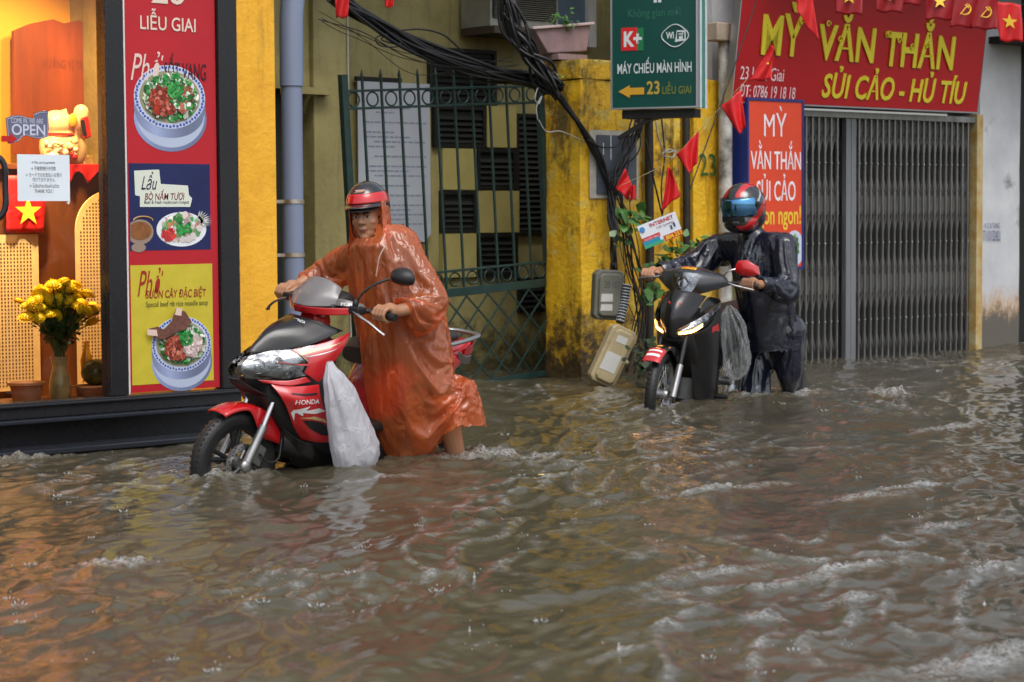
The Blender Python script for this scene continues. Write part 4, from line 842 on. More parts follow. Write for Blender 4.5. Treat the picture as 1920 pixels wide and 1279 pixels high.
text('Không gian mới', pgs, R4(pgs, 1178, 14, 1276, 36), mat('led_off', C(40, 104, 84), .4), gs, c=.003); text('II', pgs, R4(pgs, 1226, -6, 1240, 5), M_led, gs, c=.003, bold=.04)
flat(rp(R4(pgs, 1165, 52, 1195, 95)), pgs, .002, .004, 'logo_square', mat('logo_red', C(196, 30, 34), .4), gs); flat(rp(R4(pgs, 1195, 52, 1207, 95)), pgs, .002, .004, 'logo_square', mat('logo_green', C(22, 110, 66), .4), gs)
text('K', pgs, R4(pgs, 1170, 59, 1190, 88), M_led, gs, c=.005, bold=.04); text('+', pgs, R4(pgs, 1188, 63, 1204, 82), M_led, gs, c=.006, bold=.04)
c_ = pgs.px(1266, 67); w = MB(); w.tube([pgs(c_[0] + .095 * math.cos(t) * (1 + .06 * math.cos(4 * t)), c_[1] + .075 * math.sin(t) * (1 + .06 * math.cos(4 * t)), .005) for t in np.linspace(0, 6.283, 40)], .004, 5, caps=False); w.build('logo_cloud', M_led, gs)
text('Wi', pgs, R4(pgs, 1249, 60, 1264, 73), M_led, gs, c=.005, bold=.03); a = R4(pgs, 1267, 57, 1286, 76); flat([(a[0] - .005, a[1] - .01), (a[2], a[1]), (a[2], a[3]), (a[0] + .01, a[3])], pgs, .003, .005, 'logo_tab', M_led, gs); text('Fi', pgs, R4(pgs, 1270, 60, 1284, 73), M_sg, gs, c=.0065, bold=.02)
w = MB(); w.obox(pgs(aw / 2 + .02, -.035, -.1), pgs.r * (aw * .42), pgs.u * .03, pgs.n * .07); w.build('bracket', M_dark, gs)
w = MB(); w.bar(PD(1160, 260, 15.5), PD(1225, 218, 15.4), .03); w.bar(pgs(aw / 2, -.05, -.15), PV(1215, 225, 11.75), .03); w.build('strut', M_dark, gs)
# ================================================================== motorbikes
def Bp(bx, y, z): return Vector((-bx, y, z))                 # bx metres behind the front axle, y to the bike's left, z above the road
def bike_matrix(B, ang, lean):
    a, k = math.radians(ang), math.radians(lean); e = Vector((math.cos(a), math.sin(a), 0)); l0 = Vector((math.sin(a), -math.cos(a), 0)); Z_ = Vector((0, 0, 1))
    w = Z_ * math.cos(k) + l0 * math.sin(k); l = l0 * math.cos(k) - Z_ * math.sin(k); x = -e
    return Matrix(((x.x, l.x, w.x, B[0]), (x.y, l.y, w.y, B[1]), (x.z, l.z, w.z, B[2]), (0, 0, 0, 1)))
M_redpaint = mat('scooter_red', (.50, .008, .012, 1), .22, coat=1, rvar=.06, vscale=5)
M_bk = mat('gloss_black', (.008, .008, .009, 1), .2, coat=.25)
M_bkp = mat('black_plastic', (.016, .016, .017, 1), .42, bump=.15, bscale=300)
M_chrome = mat('chrome', (.6, .6, .62, 1), .16, 1, rvar=.08, vscale=10)
M_alu = mat('cast_alloy', (.42, .42, .42, 1), .35, .9, var=.2, vscale=15)
M_rubber = mat('tyre_rubber', (.014, .014, .014, 1), .45, bump=.3, bscale=120)
M_grey = mat('smoke_grey_plastic', (.16, .15, .15, 1), .25, coat=.5)
M_stripe = mat('stripe_gold', C(206, 180, 130), .3, .3); M_wht = mat('decal_white', (.75, .75, .75, 1), .35)
lens = bpy.data.materials.new('lamp_lens'); lens.use_nodes = True; t = lens.node_tree
gb = t.nodes.new('ShaderNodeBsdfGlossy'); gb.inputs['Roughness'].default_value = .03; tb = t.nodes.new('ShaderNodeBsdfTransparent'); tb.inputs[0].default_value = (.94, .95, .96, 1)
fr = t.nodes.new('ShaderNodeFresnel'); fr.inputs[0].default_value = 1.5; mx = t.nodes.new('ShaderNodeMixShader')
for a, b in ((fr.outputs[0], mx.inputs[0]), (tb.outputs[0], mx.inputs[1]), (gb.outputs[0], mx.inputs[2]), (mx.outputs[0], t.nodes['Material Output'].inputs[0])): t.links.new(a, b)
M_refl = mat('lamp_reflector', (.42, .44, .46, 1), .14, 1, bump=.9, bscale=18, col2=(.10, .10, .11, 1), vscale=16)
def nose_warp(b, y, z):
    """sharpens the scooter's front: panels sweep back from a narrow nose"""
    if z < .50 or z > .95: return (b, y, z)
    bl = min(1, max(0, (z - .575) / .075)) * min(1, max(0, (.95 - z) / .06))
    k = .66 + .34 * min(1, max(0, (b - .02) / .36)); y2 = y * (1 - (1 - k) * bl); return (b + 1.05 * abs(y - y2), y2, z)
b1 = None
def skin(name, ctrl, m, parent, nu=18, nv=14, th=.005, mirror=False, sub=None, close=0):
    """a moulded panel through control points (bx, y, z)"""
    out = []; wf = nose_warp if parent is b1 else (lambda b, y, z: (b, y, z)); ctrl = [[wf(*q) for q in r] for r in ctrl]
    for sgn in ((1, -1) if mirror else (1,)):
        rows = patch([[Bp(b, y * sgn, z) for b, y, z in r] for r in ctrl], nu, nv)
        w = MB(); w.grid(rows); o = w.build(name, m, parent, True, smooth=50)
        c = Bp(.5, 0, .7); me = o.data; f = me.polygons[len(me.polygons) // 2]
        if f.normal.dot(f.center - c) < 0: me.flip_normals()
        so = o.modifiers.new('s', 'SOLIDIFY'); so.thickness = th; so.offset = -1
        if m is not lens: bv = o.modifiers.new('b', 'BEVEL'); bv.width = th * .4; bv.segments = 2; bv.limit_method = 'ANGLE'; bv.angle_limit = 1
        out.append(o)
    return out if mirror else out[0]
from mathutils.bvhtree import BVHTree
def decal(name, poly_or_text, target, m, parent, rect=None, lift=.002, **k):
    """flat print laid onto a panel's left side"""
    pl = Plane((0, 0, 0), (-1, 0, 0), (0, 0, 1))
    if isinstance(poly_or_text, str): o = text(poly_or_text, pl, rect, m, parent, name, c=0, local=True, **k); me = o.data
    else:
        w = MB(); P = poly_or_text; bm = bmesh.new(); bm.faces.new([bm.verts.new((-a, 0, b)) for a, b in P]); bmesh.ops.triangulate(bm, faces=bm.faces); bmesh.ops.subdivide_edges(bm, edges=bm.edges, cuts=5, use_grid_fill=True)
        me = bpy.data.meshes.new(name); bm.to_mesh(me); bm.free(); o = obj(name, me, m, parent, True)
    vs_ = [v.co.copy() for v in target.data.vertices]; bvh = BVHTree.FromPolygons(vs_, [tuple(p.vertices) for p in target.data.polygons])
    for v in me.vertices:
        h = bvh.ray_cast(Vector((v.co.x, 1, v.co.z)), Vector((0, -1, 0)))
        if h[0] is None: h = bvh.find_nearest(Vector((v.co.x, .22, v.co.z)))
        v.co = h[0] + Vector((0, lift, 0))
    return o
def wheel(parent, bx, zc, R, tw, spokes, disc_side, turn=0.0):
    """tyre, rim, hub, spokes; axis along local y, turned about the steering axis"""
    M = Matrix.Translation(Bp(bx, 0, zc)) @ Matrix.Rotation(turn, 4, 'Z') @ Matrix.Rotation(math.pi / 2, 4, 'X')
    Rr = R - tw * .85
    w = MB(); prof = [(Rr, -tw * .36)] + [(Rr + (R - Rr) * (.35 + .65 * math.sin(t)), -tw / 2 * math.cos(t)) for t in np.linspace(.25, math.pi - .25, 13)] + [(Rr, tw * .36)]
    w.lathe(prof, M, 64); ty = w.build('tyre', M_rubber, parent, True, smooth=60)
    # tread blocks
    w = MB()
    for i in range(56):
        a = 2 * math.pi * i / 56
        for s in (-1, 1):
            c = M @ Vector(((R - .0045) * math.cos(a + .03 * s), (R - .0045) * math.sin(a + .03 * s), s * tw * .2)); rd = (M.to_3x3() @ Vector((math.cos(a), math.sin(a), 0))); tn = (M.to_3x3() @ Vector((-math.sin(a), math.cos(a), 0))); ax = M.to_3x3() @ Vector((0, 0, 1))
            w.obox(c, tn * R * .018, (ax * s + tn * .6).normalized() * tw * .13, rd * .0012)
    o = w.build('tread', M_rubber, ty, True); o['kind'] = 'stuff'
    w = MB(); w.lathe([(Rr - .022, -tw * .25), (Rr + .004, -tw * .40), (Rr + .004, -tw * .32), (Rr - .012, -tw * .1), (Rr - .012, tw * .1), (Rr + .004, tw * .32), (Rr + .004, tw * .40), (Rr - .022, tw * .25), (Rr - .022, -tw * .25)], M, 56)
    rim = w.build('rim', M_bkp if spokes == 'cast' else M_chrome, parent, True, smooth=40)
    w = MB(); w.lathe([(0, -.05), (.03, -.05), (.035, -.03), (.03, 0), (.035, .03), (.03, .05), (0, .05)], M, 20); w.build('hub', M_alu, parent, True, smooth=40)
    if spokes == 'cast':
        for k in range(5):
            for d in (-.16, .16):
                a = 2 * math.pi * k / 5 + .3; p0 = M @ Vector((.03 * math.cos(a), .03 * math.sin(a), 0)); p1 = M @ Vector(((Rr - .015) * math.cos(a + d), (Rr - .015) * math.sin(a + d), 0))
                w = MB(); w.tube([p0, p0.lerp(p1, .5), p1], [.014, .011, .014], 8); w.build('spoke', M_bkp, parent, True, smooth=60)
    else:
        for k in range(32):
            a = 2 * math.pi * k / 32; s = 1 if k % 2 else -1; d = .35 * (1 if (k // 2) % 2 else -1); p0 = M @ Vector((.034 * math.cos(a + d), .034 * math.sin(a + d), .03 * s)); p1 = M @ Vector(((Rr - .02) * math.cos(a), (Rr - .02) * math.sin(a), 0))
            w = MB(); w.cyl(p0, p1, .0016, 5); w.build('spoke', M_chrome, parent, True)
    if disc_side:
        w = MB(); s = disc_side; Md = M @ Matrix.Translation((0, 0, -.055 * s)); w.lathe([(.062, -.002), (.095, -.002), (.095, .002), (.062, .002), (.062, -.002)], Md, 48); dsk = w.build('brake_disc', mat('disc_steel', (.5, .5, .5, 1), .3, 1), parent, True, smooth=30)
        w = MB()
        for k in range(30):
            a = 2 * math.pi * k / 30; r_ = .071 + .008 * (k % 3); c = Md @ Vector((r_ * math.cos(a), r_ * math.sin(a), -.003 * s)); w.ell(c, (.004, .0008, .004), n=8, m=4)
        w.build('disc_holes', M_bkp, dsk, True)
        w = MB()
        for k in range(5):
            a = 2 * math.pi * k / 5; w.tube([Md @ Vector((.025 * math.cos(a), .025 * math.sin(a), 0)), Md @ Vector((.064 * math.cos(a + .5), .064 * math.sin(a + .5), 0))], .006, 6)
        w.build('disc_carrier', M_alu, dsk, True)
def fender(parent, zc, R, hw, a0, a1, m, drop, name='front_fender', bx0=0.0):
    rows = []
    for i in range(25):
        a = math.radians(a0 + (a1 - a0) * i / 24); t = i / 24; dp = drop(t); row = []
        for j in range(15):
            s = -1 + 2 * j / 14; y = hw * math.copysign(min(1, abs(s) * 1.6) ** .8, s); dr = 0 if abs(s) < .6 else (abs(s) - .6) / .4 * dp
            rr_ = R + .012 * (1 - min(1, abs(s) * 1.6) ** 2) - dr
            row.append(Bp(bx0 + rr_ * math.sin(a), y, zc + rr_ * math.cos(a)))
        rows.append(row)
    w = MB(); w.grid(rows); o = w.build(name, m, parent, True, smooth=50); so = o.modifiers.new('s', 'SOLIDIFY'); so.thickness = .004; return o
def loft(sections, n=20):
    """closed rings: (bx, zc, half-width, half-height, squareness)"""
    rows = []
    for (bx, zc, hw, hh, p) in sections:
        rows.append([Bp(bx, hw * math.copysign(abs(math.cos(t)) ** p, math.cos(t)), zc + hh * math.copysign(abs(math.sin(t)) ** p, math.sin(t))) for t in np.linspace(0, 2 * math.pi, n, endpoint=False)])
    w = MB(); w.grid(rows, closed=True); k = len(sections)
    w.f += [tuple(range(n)), tuple(range((k - 1) * n, k * n))]; w.mi += [0, 0]; return w
B1M = bike_matrix((5.60, 8.49, ROAD_Z), 6, 7)
b1 = empty('scooter', None, 'red and black scooter pushed through flood by the orange poncho person', 'scooter', M=B1M)
wheel(b1, 0, .25, .25, .085, 'cast', 1, 0.0)
fender(b1, .25, .272, .066, -28, 78, M_redpaint, lambda t: .012 + .10 * max(0, math.sin((t - .30) / .7 * math.pi)) if t > .3 else .012 + .02 * t)
for s in (1, -1):
    w = MB(); w.tube([Bp(-.01, s * .092, .235), Bp(.09, s * .092, .43)], [.022, .020], 14); w.build('fork_leg', M_alu, b1, True, smooth=50)
    w = MB(); w.tube([Bp(.085, s * .092, .42), Bp(.19, s * .085, .64)], .014, 12); w.build('fork_tube', M_chrome, b1, True, smooth=50)
    w = MB(); w.ell(Bp(-.01, s * .1, .245), (.03, .018, .03)); w.build('axle_lug', M_alu, b1, True, smooth=180)
w = MB(); w.obox(Bp(.075, .075, .29), (.03, 0, .02), (0, .018, 0), (-.02, 0, .045)); w.build('brake_caliper', mat('caliper', (.25, .25, .25, 1), .4, .8), b1, True, bevel=.01)
w = MB(); w.tube(cr([Bp(.07, .10, .30), Bp(.11, .115, .26), Bp(.17, .12, .27), Bp(.2, .1, .36)], 14), .005, 6); w.build('brake_hose', M_cable, b1, True, smooth=60)
# inner mass: steering column, radiator box, body tunnel
w = loft([(.10, .60, .09, .05, .7), (.18, .55, .12, .12, .6), (.30, .50, .15, .22, .6), (.40, .50, .16, .22, .6), (.46, .60, .15, .20, .6), (.50, .72, .12, .12, .7)]); w.build('inner_shield', M_bkp, b1, True, smooth=50)
w = loft([(.22, .34, .10, .06, .6), (.36, .30, .15, .08, .6), (.60, .26, .16, .07, .5), (.95, .26, .15, .08, .5), (1.05, .28, .12, .06, .6)]); w.build('underbelly', M_bkp, b1, True, smooth=50)
w = loft([(.40, .37, .15, .03, .4), (.50, .39, .19, .03, .4), (.80, .39, .19, .03, .4), (.9, .40, .16, .03, .5)]); w.build('floorboard', M_bkp, b1, True, smooth=50)
# front panels
npn = skin('nose_panel', [[(.47, -.185, .885), (.36, -.09, .93), (.33, 0, .94), (.36, .09, .93), (.47, .185, .885)], [(.30, -.17, .825), (.20, -.08, .875), (.17, 0, .885), (.20, .08, .875), (.30, .17, .825)], [(.16, -.115, .785), (.11, -.06, .81), (.085, 0, .82), (.11, .06, .81), (.16, .115, .785)], [(.07, -.05, .765), (.045, -.03, .77), (.04, 0, .772), (.045, .03, .77), (.07, .05, .765)]], M_bk, b1)
sf = skin('side_fairing', [[(.185, .135, .792), (.30, .185, .822), (.40, .21, .852), (.495, .215, .882)], [(.21, .19, .765), (.30, .22, .785), (.37, .235, .80), (.44, .232, .81)], [(.225, .215, .735), (.28, .230, .735), (.33, .236, .735), (.375, .232, .735)], [(.205, .215, .69), (.245, .225, .67), (.27, .228, .655), (.30, .226, .645)]], M_redpaint, b1, mirror=True)
for sgn in (1, -1):
    hl = empty('headlight', None); hl.parent = b1
    R_ = [[(-.01, .028, .755), (.08, .095, .785), (.18, .155, .80), (.275, .20, .822)], [(-.055, .04, .72), (.0, .12, .735), (.11, .185, .75), (.225, .218, .765)], [(-.065, .045, .69), (-.01, .135, .69), (.10, .20, .705), (.225, .222, .73)], [(-.045, .05, .655), (.02, .145, .652), (.10, .198, .658), (.19, .22, .675)]]
    R_ = [[nose_warp(*q) for q in r] for r in R_]
    for nm, m, off in (('lens', lens, 0), ('reflector', M_refl, .03)):
        rows = patch([[Bp(b + off * 1.1, y * sgn * (1 - off * 2.2), z) for b, y, z in r] for r in R_], 20, 14); w = MB(); w.grid(rows); o = w.build(nm, m, hl, True, smooth=180)
    for (b, y, z, r_) in ((.0, .10, .715, .036), (.075, .155, .735, .026), (.12, .178, .682, .020)):
        b, y, z = nose_warp(b, y, z)
        Mb = Matrix.Translation(Bp(b + .012, y * sgn, z)) @ Matrix.Rotation(math.radians(-90), 4, 'Y') @ Matrix.Rotation(.5 * -sgn, 4, 'X')
        Mb = Matrix.Translation(Bp(b + .02, y * sgn, z)) @ Vector((1, .8 * sgn, .1)).to_track_quat('Z', 'Y').to_matrix().to_4x4()
        w = MB(); w.lathe([(r_, .012), (r_ * .8, -.005), (r_ * .3, -.016), (0, -.018)], Mb, 20); w.build('lamp_cup', M_chrome, hl, True, smooth=60); w = MB(); w.ell(Bp(b + .01, y * sgn, z), (r_ * .35,) * 3, n=10, m=8); w.build('bulb', mat('bulb_glass', (.7, .72, .75, 1), .05, .3), hl, True, smooth=180)
    w = MB(); rows = patch([[Bp(b - .004, y * sgn * 1.02, z) for b, y, z in [nose_warp(*q) for q in r]] for r in ([(.085, .16, .742), (.16, .2, .735), (.225, .222, .735)], [(.085, .163, .734), (.16, .203, .727), (.222, .2235, .727)])], 12, 3); w.grid(rows); w.build('divider', M_redpaint, hl, True)
skin('beak', [[(-.055, -.05, .652), (-.062, 0, .655), (-.055, .05, .652)], [(.0, -.07, .62), (-.03, 0, .615), (.0, .07, .62)], [(.10, -.09, .575), (.08, 0, .565), (.10, .09, .575)], [(.2, -.1, .57), (.2, 0, .56), (.2, .1, .57)]], M_bkp, b1)
skin('beak_trim', [[(.0, .125, .652), (.06, .175, .652), (.13, .205, .655), (.215, .222, .672)], [(.03, .125, .638), (.08, .172, .634), (.15, .203, .632), (.25, .223, .648)]], M_redpaint, b1, nv=4, mirror=True)
ls = skin('leg_shield', [[(.06, .150, .634), (.14, .19, .628), (.22, .212, .63), (.305, .222, .636)], [(.115, .165, .585), (.18, .20, .575), (.25, .216, .57), (.325, .222, .57)], [(.17, .165, .51), (.23, .197, .50), (.29, .212, .49), (.37, .216, .485)], [(.22, .155, .43), (.28, .19, .42), (.34, .205, .41), (.405, .21, .405)], [(.29, .14, .355), (.33, .175, .35), (.37, .195, .345), (.415, .20, .345)]], M_redpaint, b1, mirror=True)
skin('vent', [[(.15, .197, .60), (.22, .218, .597), (.29, .226, .60)], [(.16, .199, .592), (.23, .219, .588), (.295, .226, .592)]], M_bkp, b1, nv=3, th=.002)
skin('lower_shield', [[(.20, .10, .42), (.27, .14, .36), (.34, .17, .34), (.45, .19, .35)], [(.24, .09, .32), (.32, .13, .27), (.42, .16, .24), (.56, .18, .24)], [(.30, .07, .22), (.38, .11, .19), (.48, .14, .17), (.62, .16, .18)]], M_bk, b1, mirror=True)
decal('badge', 'HONDA', ls[0], M_wht, b1, (.185, .545, .315, .568), bold=.015)
decal('flash', [(.19, .515), (.265, .535), (.245, .512), (.32, .522), (.365, .505), (.29, .505), (.30, .495), (.235, .502), (.24, .485), (.20, .505), (.21, .46), (.185, .50)], ls[0], M_wht, b1)
decal('flash', [(.225, .475), (.30, .482), (.36, .465), (.40, .435), (.35, .455), (.29, .468)], ls[0], M_stripe, b1); decal('flash', [(.245, .462), (.29, .462), (.35, .448), (.40, .42), (.40, .38), (.35, .39), (.29, .42)], ls[0], M_bk, b1)
decal('stripe', [(.20, .772), (.30, .803), (.44, .842), (.30, .793), (.215, .762)], sf[0], M_stripe, b1); decal('stripe', [(.22, .755), (.32, .785), (.40, .812), (.32, .779)], sf[0], M_wht, b1)
t_ = text('HONDA', Plane(Bp(.335, 0.05, .943), Bp(.36, .5, .9) - Bp(.335, 0.05, .943), Bp(.45, .05, 1.05) - Bp(.335, .05, .943)), (-.03, -.05, .05, -.035), M_wht, b1, 'badge', c=.012, local=True, bold=.01)
# handlebar cowl
cw = skin('handle_cowl', [[(.50, -.25, .975), (.42, -.15, .955), (.365, -.06, .95), (.355, 0, .95), (.365, .06, .95), (.42, .15, .955), (.52, .26, .975)], [(.49, -.24, 1.0), (.41, -.15, .99), (.35, -.06, .985), (.34, 0, .985), (.35, .06, .985), (.42, .15, .99), (.53, .26, 1.005)]], M_redpaint, b1, nu=26, nv=5)
skin('windscreen', [[(.485, -.20, 1.002), (.41, -.14, .995), (.35, -.06, .99), (.34, 0, .99), (.35, .06, .99), (.40, .12, .995), (.44, .155, 1.0)], [(.49, -.18, 1.035), (.43, -.13, 1.045), (.39, -.06, 1.05), (.385, 0, 1.052), (.39, .06, 1.05), (.43, .12, 1.045), (.455, .15, 1.04)], [(.50, -.13, 1.075), (.48, -.10, 1.10), (.465, -.05, 1.118), (.46, 0, 1.122), (.465, .05, 1.118), (.48, .10, 1.10), (.50, .125, 1.08)]], M_grey, b1, nu=26, nv=12)
gc = skin('cowl_side', [[(.445, .158, 1.038), (.50, .19, 1.03), (.545, .235, 1.018)], [(.435, .158, 1.003), (.49, .21, 1.0), (.54, .262, .998)]], mat('cowl_grey', (.10, .095, .09, 1), .3, coat=.4), b1, nv=5, mirror=True)
decal('badge', 'PGM-FI', gc[0], M_wht, b1, (.45, 1.005, .52, 1.020), lift=.006, bold=.01, shear=.2)
w = loft([(.42, .985, .15, .03, .6), (.50, 1.02, .17, .05, .6), (.56, 1.02, .15, .04, .6)]); w.build('dash', M_bkp, b1, True, smooth=50)
w = loft([(.40, .90, .05, .07, .7), (.45, .88, .07, .1, .7), (.5, .86, .06, .1, .7)]); w.build('steering_neck', M_redpaint, b1, True, smooth=50)
GL, GR = (.56, .355, .985), (.55, -.335, 1.0)
w = MB(); w.tube(cr([Bp(.575, .43, .975), Bp(.555, .30, .99), Bp(.49, .2, .985), Bp(.46, 0, .97), Bp(.49, -.2, .985), Bp(.55, -.30, .995), Bp(.57, -.42, .985)], 40), .012, 10); w.build('handlebar', M_bkp, b1, True, smooth=60)
for s in (1, -1):
    w = MB(); w.tube([Bp(.575, s * .43, .978), Bp(.558, s * .28, .99)], .019, 14); w.build('grip', M_rubber, b1, True, smooth=50)
    w = MB(); w.tube(cr([Bp(.48, s * .24, .985), Bp(.475, s * .29, .968), Bp(.485, s * .35, .945), Bp(.50, s * .40, .915), Bp(.515, s * .425, .898)], 18), [.011] * 6 + [.009] * 11 + [.013], 10, flat=.6); w.build('brake_lever', M_alu, b1, True, smooth=60)
    w = MB(); w.obox(Bp(.50, s * .24, .99), (.03, 0, 0), (0, .035, 0), (0, 0, .018)); w.build('switch_housing', M_bkp, b1, True, bevel=.008)
mr = empty('mirror', None); mr.parent = b1
w = MB(); w.tube(cr([Bp(.50, .225, 1.02), Bp(.525, .25, 1.08), Bp(.57, .29, 1.125), Bp(.62, .32, 1.15)], 16), .0065, 8); w.ell(Bp(.50, .225, 1.018), (.016, .016, .024), n=10, m=8); w.build('stem', M_bkp, mr, True, smooth=60)
w = MB(); Mm = Matrix.Rotation(math.radians(20), 3, 'Z')
V_ = [(-.5, -.55), (-.62, 0), (-.45, .55), (0, .72), (.6, .62), (.95, .15), (.9, -.4), (.4, -.62), (0, -.65)]
rows = []
for (c, sc) in ((-.05, .0), (-.046, .35), (-.03, .75), (.0, 1.0), (.012, 1.02), (.014, .94), (.008, .92), (.008, 0)):
    rows.append([Bp(.655 + c, .36 + a * .088 * sc, 1.165 + b * .062 * sc) for a, b in V_])
w.grid([cr(r + r[:1], 30)[:-1] for r in rows], closed=True); w.build('housing', M_bkp, mr, True, smooth=50)
# rear body
w = loft([(.78, .46, .14, .08, .6), (.86, .52, .165, .16, .6), (1.0, .58, .17, .16, .6), (1.2, .64, .15, .11, .65), (1.38, .69, .11, .07, .7), (1.5, .73, .06, .04, .8)]); w.build('rear_fairing', M_redpaint, b1, True, smooth=50)
w = loft([(.74, .72, .10, .04, .7), (.82, .755, .145, .045, .6), (1.0, .77, .15, .04, .6), (1.2, .80, .14, .045, .6), (1.36, .80, .10, .03, .7)]); w.build('seat', mat('seat_vinyl', (.02, .02, .02, 1), .4, bump=.3, bscale=150), b1, True, smooth=50)
w = MB(); w.tube(cr([Bp(1.22, .14, .765), Bp(1.38, .135, .785), Bp(1.50, .10, .80), Bp(1.53, 0, .80), Bp(1.50, -.10, .80), Bp(1.38, -.135, .785), Bp(1.22, -.14, .765)], 36), .016, 10, flat=.7); w.build('grab_rail', M_alu, b1, True, smooth=60)
skin('tail_light', [[(1.40, .115, .74), (1.46, .105, .755), (1.52, .06, .765), (1.535, 0, .765)], [(1.40, .11, .70), (1.46, .10, .705), (1.515, .055, .71), (1.53, 0, .71)]], mat('tail_red', (.45, .01, .01, 1), .12, coat=1), b1, mirror=True)
skin('tail_trim', [[(1.33, .135, .735), (1.40, .12, .70), (1.46, .105, .70)], [(1.35, .12, .69), (1.41, .10, .655), (1.47, .085, .65)]], M_alu, b1, mirror=True)
wheel(b1, 1.255, .25, .25, .095, 'cast', 0)
w = MB(); w.obox(Bp(1.05, -.02, .28), (.16, 0, .02), (0, .1, 0), (-.02, 0, .08)); w.build('engine', M_alu, b1, True, bevel=.03)
w = MB(); w.tube([Bp(.95, -.16, .22), Bp(1.1, -.19, .24), Bp(1.45, -.20, .33)], [.03, .05, .055], 16); w.build('muffler', M_bkp, b1, True, smooth=50)
w = MB(); w.tube(cr([Bp(1.3, 0, .62), Bp(1.45, 0, .55), Bp(1.58, 0, .42)], 8), .05, 10, flat=.25); w.build('rear_mudguard', M_bkp, b1, True, smooth=60)
w = MB(); w.tube([Bp(.62, .20, .36), Bp(.68, .32, .18), Bp(.74, .36, .16)], .012, 8); w.build('side_stand', M_alu, b1, True)

# white sack hung on the hook of the leg shield
def sack(name, lab, M, pts, rad, m, seed, n=28, k=44, crease=.012, cat='bag', flat=.7):
    """a hanging plastic bag: rings along a path with pulled creases"""
    P = cr(pts, k); rows = []; R = np.interp(np.linspace(0, 1, k), np.linspace(0, 1, len(rad)), rad)
    for i, p in enumerate(P):
        t = (P[min(i + 1, k - 1)] - P[max(i - 1, 0)]).normalized(); sd = t.cross(Vector((0, 1, 0))).normalized(); up = Vector((0, 1, 0)); row = []
        for j in range(n * 2):
            a = 2 * math.pi * j / (n * 2); d = sd * math.cos(a) + up * math.sin(a) * flat; q = p + d * R[i]
            r1 = 1 - abs(mnoise.noise(Vector((math.cos(a) * 2.6, math.sin(a) * 2.6, i / k * 1.3 + seed)))) * 3.2; r2 = 1 - abs(mnoise.noise(q * 14 + Vector((seed, 0, 0)))) * 2.4; r3 = mnoise.noise(q * 34)
            fo = math.sin(a * 9 + seed + i * .05) * max(0, .5 - i / k) * 1.2
            row.append(p + d * (R[i] + crease * (r1 * 1.3 + r2 * .35 + r3 * .06 + fo * min(1, R[i] / .05)) * min(1, R[i] / .04)))
        rows.append(row)
    w = MB(); w.grid(rows, closed=True); nn = n * 2; w.f.append(tuple(range((k - 1) * nn, k * nn))); w.mi.append(0)
    me = w.mesh(name); o = bpy.data.objects.new(name, me); COL.objects.link(o); o.matrix_world = M; me.materials.append(m); shade(me, 180); tag(o, lab, cat); return o
def film(name, col, tint, transp, rough, bump, bscale, sheen=.5):
    """thin crumpled plastic film"""
    m = bpy.data.materials.new(name); m.use_nodes = True; t = m.node_tree; N = t.nodes.new; L = t.links.new; b = t.nodes['Principled BSDF']
    b.inputs['Base Color'].default_value = col; b.inputs['Roughness'].default_value = rough; b.inputs['Coat Weight'].default_value = sheen; b.inputs['Coat Roughness'].default_value = .10; b.inputs['Coat IOR'].default_value = 1.9; b.inputs['Specular IOR Level'].default_value = .9
    tr = N('ShaderNodeBsdfTransparent'); tr.inputs[0].default_value = tint; tl = N('ShaderNodeBsdfTranslucent'); tl.inputs[0].default_value = col
    m1 = N('ShaderNodeMixShader'); m1.inputs[0].default_value = .35; L(b.outputs[0], m1.inputs[1]); L(tl.outputs[0], m1.inputs[2])
    lw = N('ShaderNodeLayerWeight'); lw.inputs[0].default_value = .35; mr_ = N('ShaderNodeMapRange'); mr_.inputs[3].default_value = transp; mr_.inputs[4].default_value = transp * .25; L(lw.outputs['Facing'], mr_.inputs[0])
    m2 = N('ShaderNodeMixShader'); L(mr_.outputs[0], m2.inputs[0]); L(m1.outputs[0], m2.inputs[1]); L(tr.outputs[0], m2.inputs[2]); L(m2.outputs[0], t.nodes['Material Output'].inputs[0])
    tc = N('ShaderNodeTexCoord'); h = None
    for sc, wt in ((bscale, 1.0), (bscale * 2.7, .5)):
        no = N('ShaderNodeTexNoise'); no.inputs['Scale'].default_value = sc; no.inputs['Detail'].default_value = 2; no.inputs['Distortion'].default_value = .8; mp = N('ShaderNodeMapping'); mp.inputs['Scale'].default_value = (1, 1, .5); L(tc.outputs['Object'], mp.inputs[0]); L(mp.outputs[0], no.inputs['Vector'])
        ab = N('ShaderNodeMath'); ab.operation = 'SUBTRACT'; L(no.outputs['Fac'], ab.inputs[0]); ab.inputs[1].default_value = .5; a2 = N('ShaderNodeMath'); a2.operation = 'ABSOLUTE'; L(ab.outputs[0], a2.inputs[0]); a3 = N('ShaderNodeMath'); a3.operation = 'MULTIPLY'; L(a2.outputs[0], a3.inputs[0]); a3.inputs[1].default_value = -wt
        if h is None: h = a3.outputs[0]
        else: ad = N('ShaderNodeMath'); ad.operation = 'ADD'; L(h, ad.inputs[0]); L(a3.outputs[0], ad.inputs[1]); h = ad.outputs[0]
    bp = N('ShaderNodeBump'); bp.inputs['Strength'].default_value = bump; bp.inputs['Distance'].default_value = .03; L(h, bp.inputs['Height'])
    for x in (b, tl): L(bp.outputs[0], x.inputs['Normal'])
    L(bp.outputs[0], b.inputs['Coat Normal']); return m
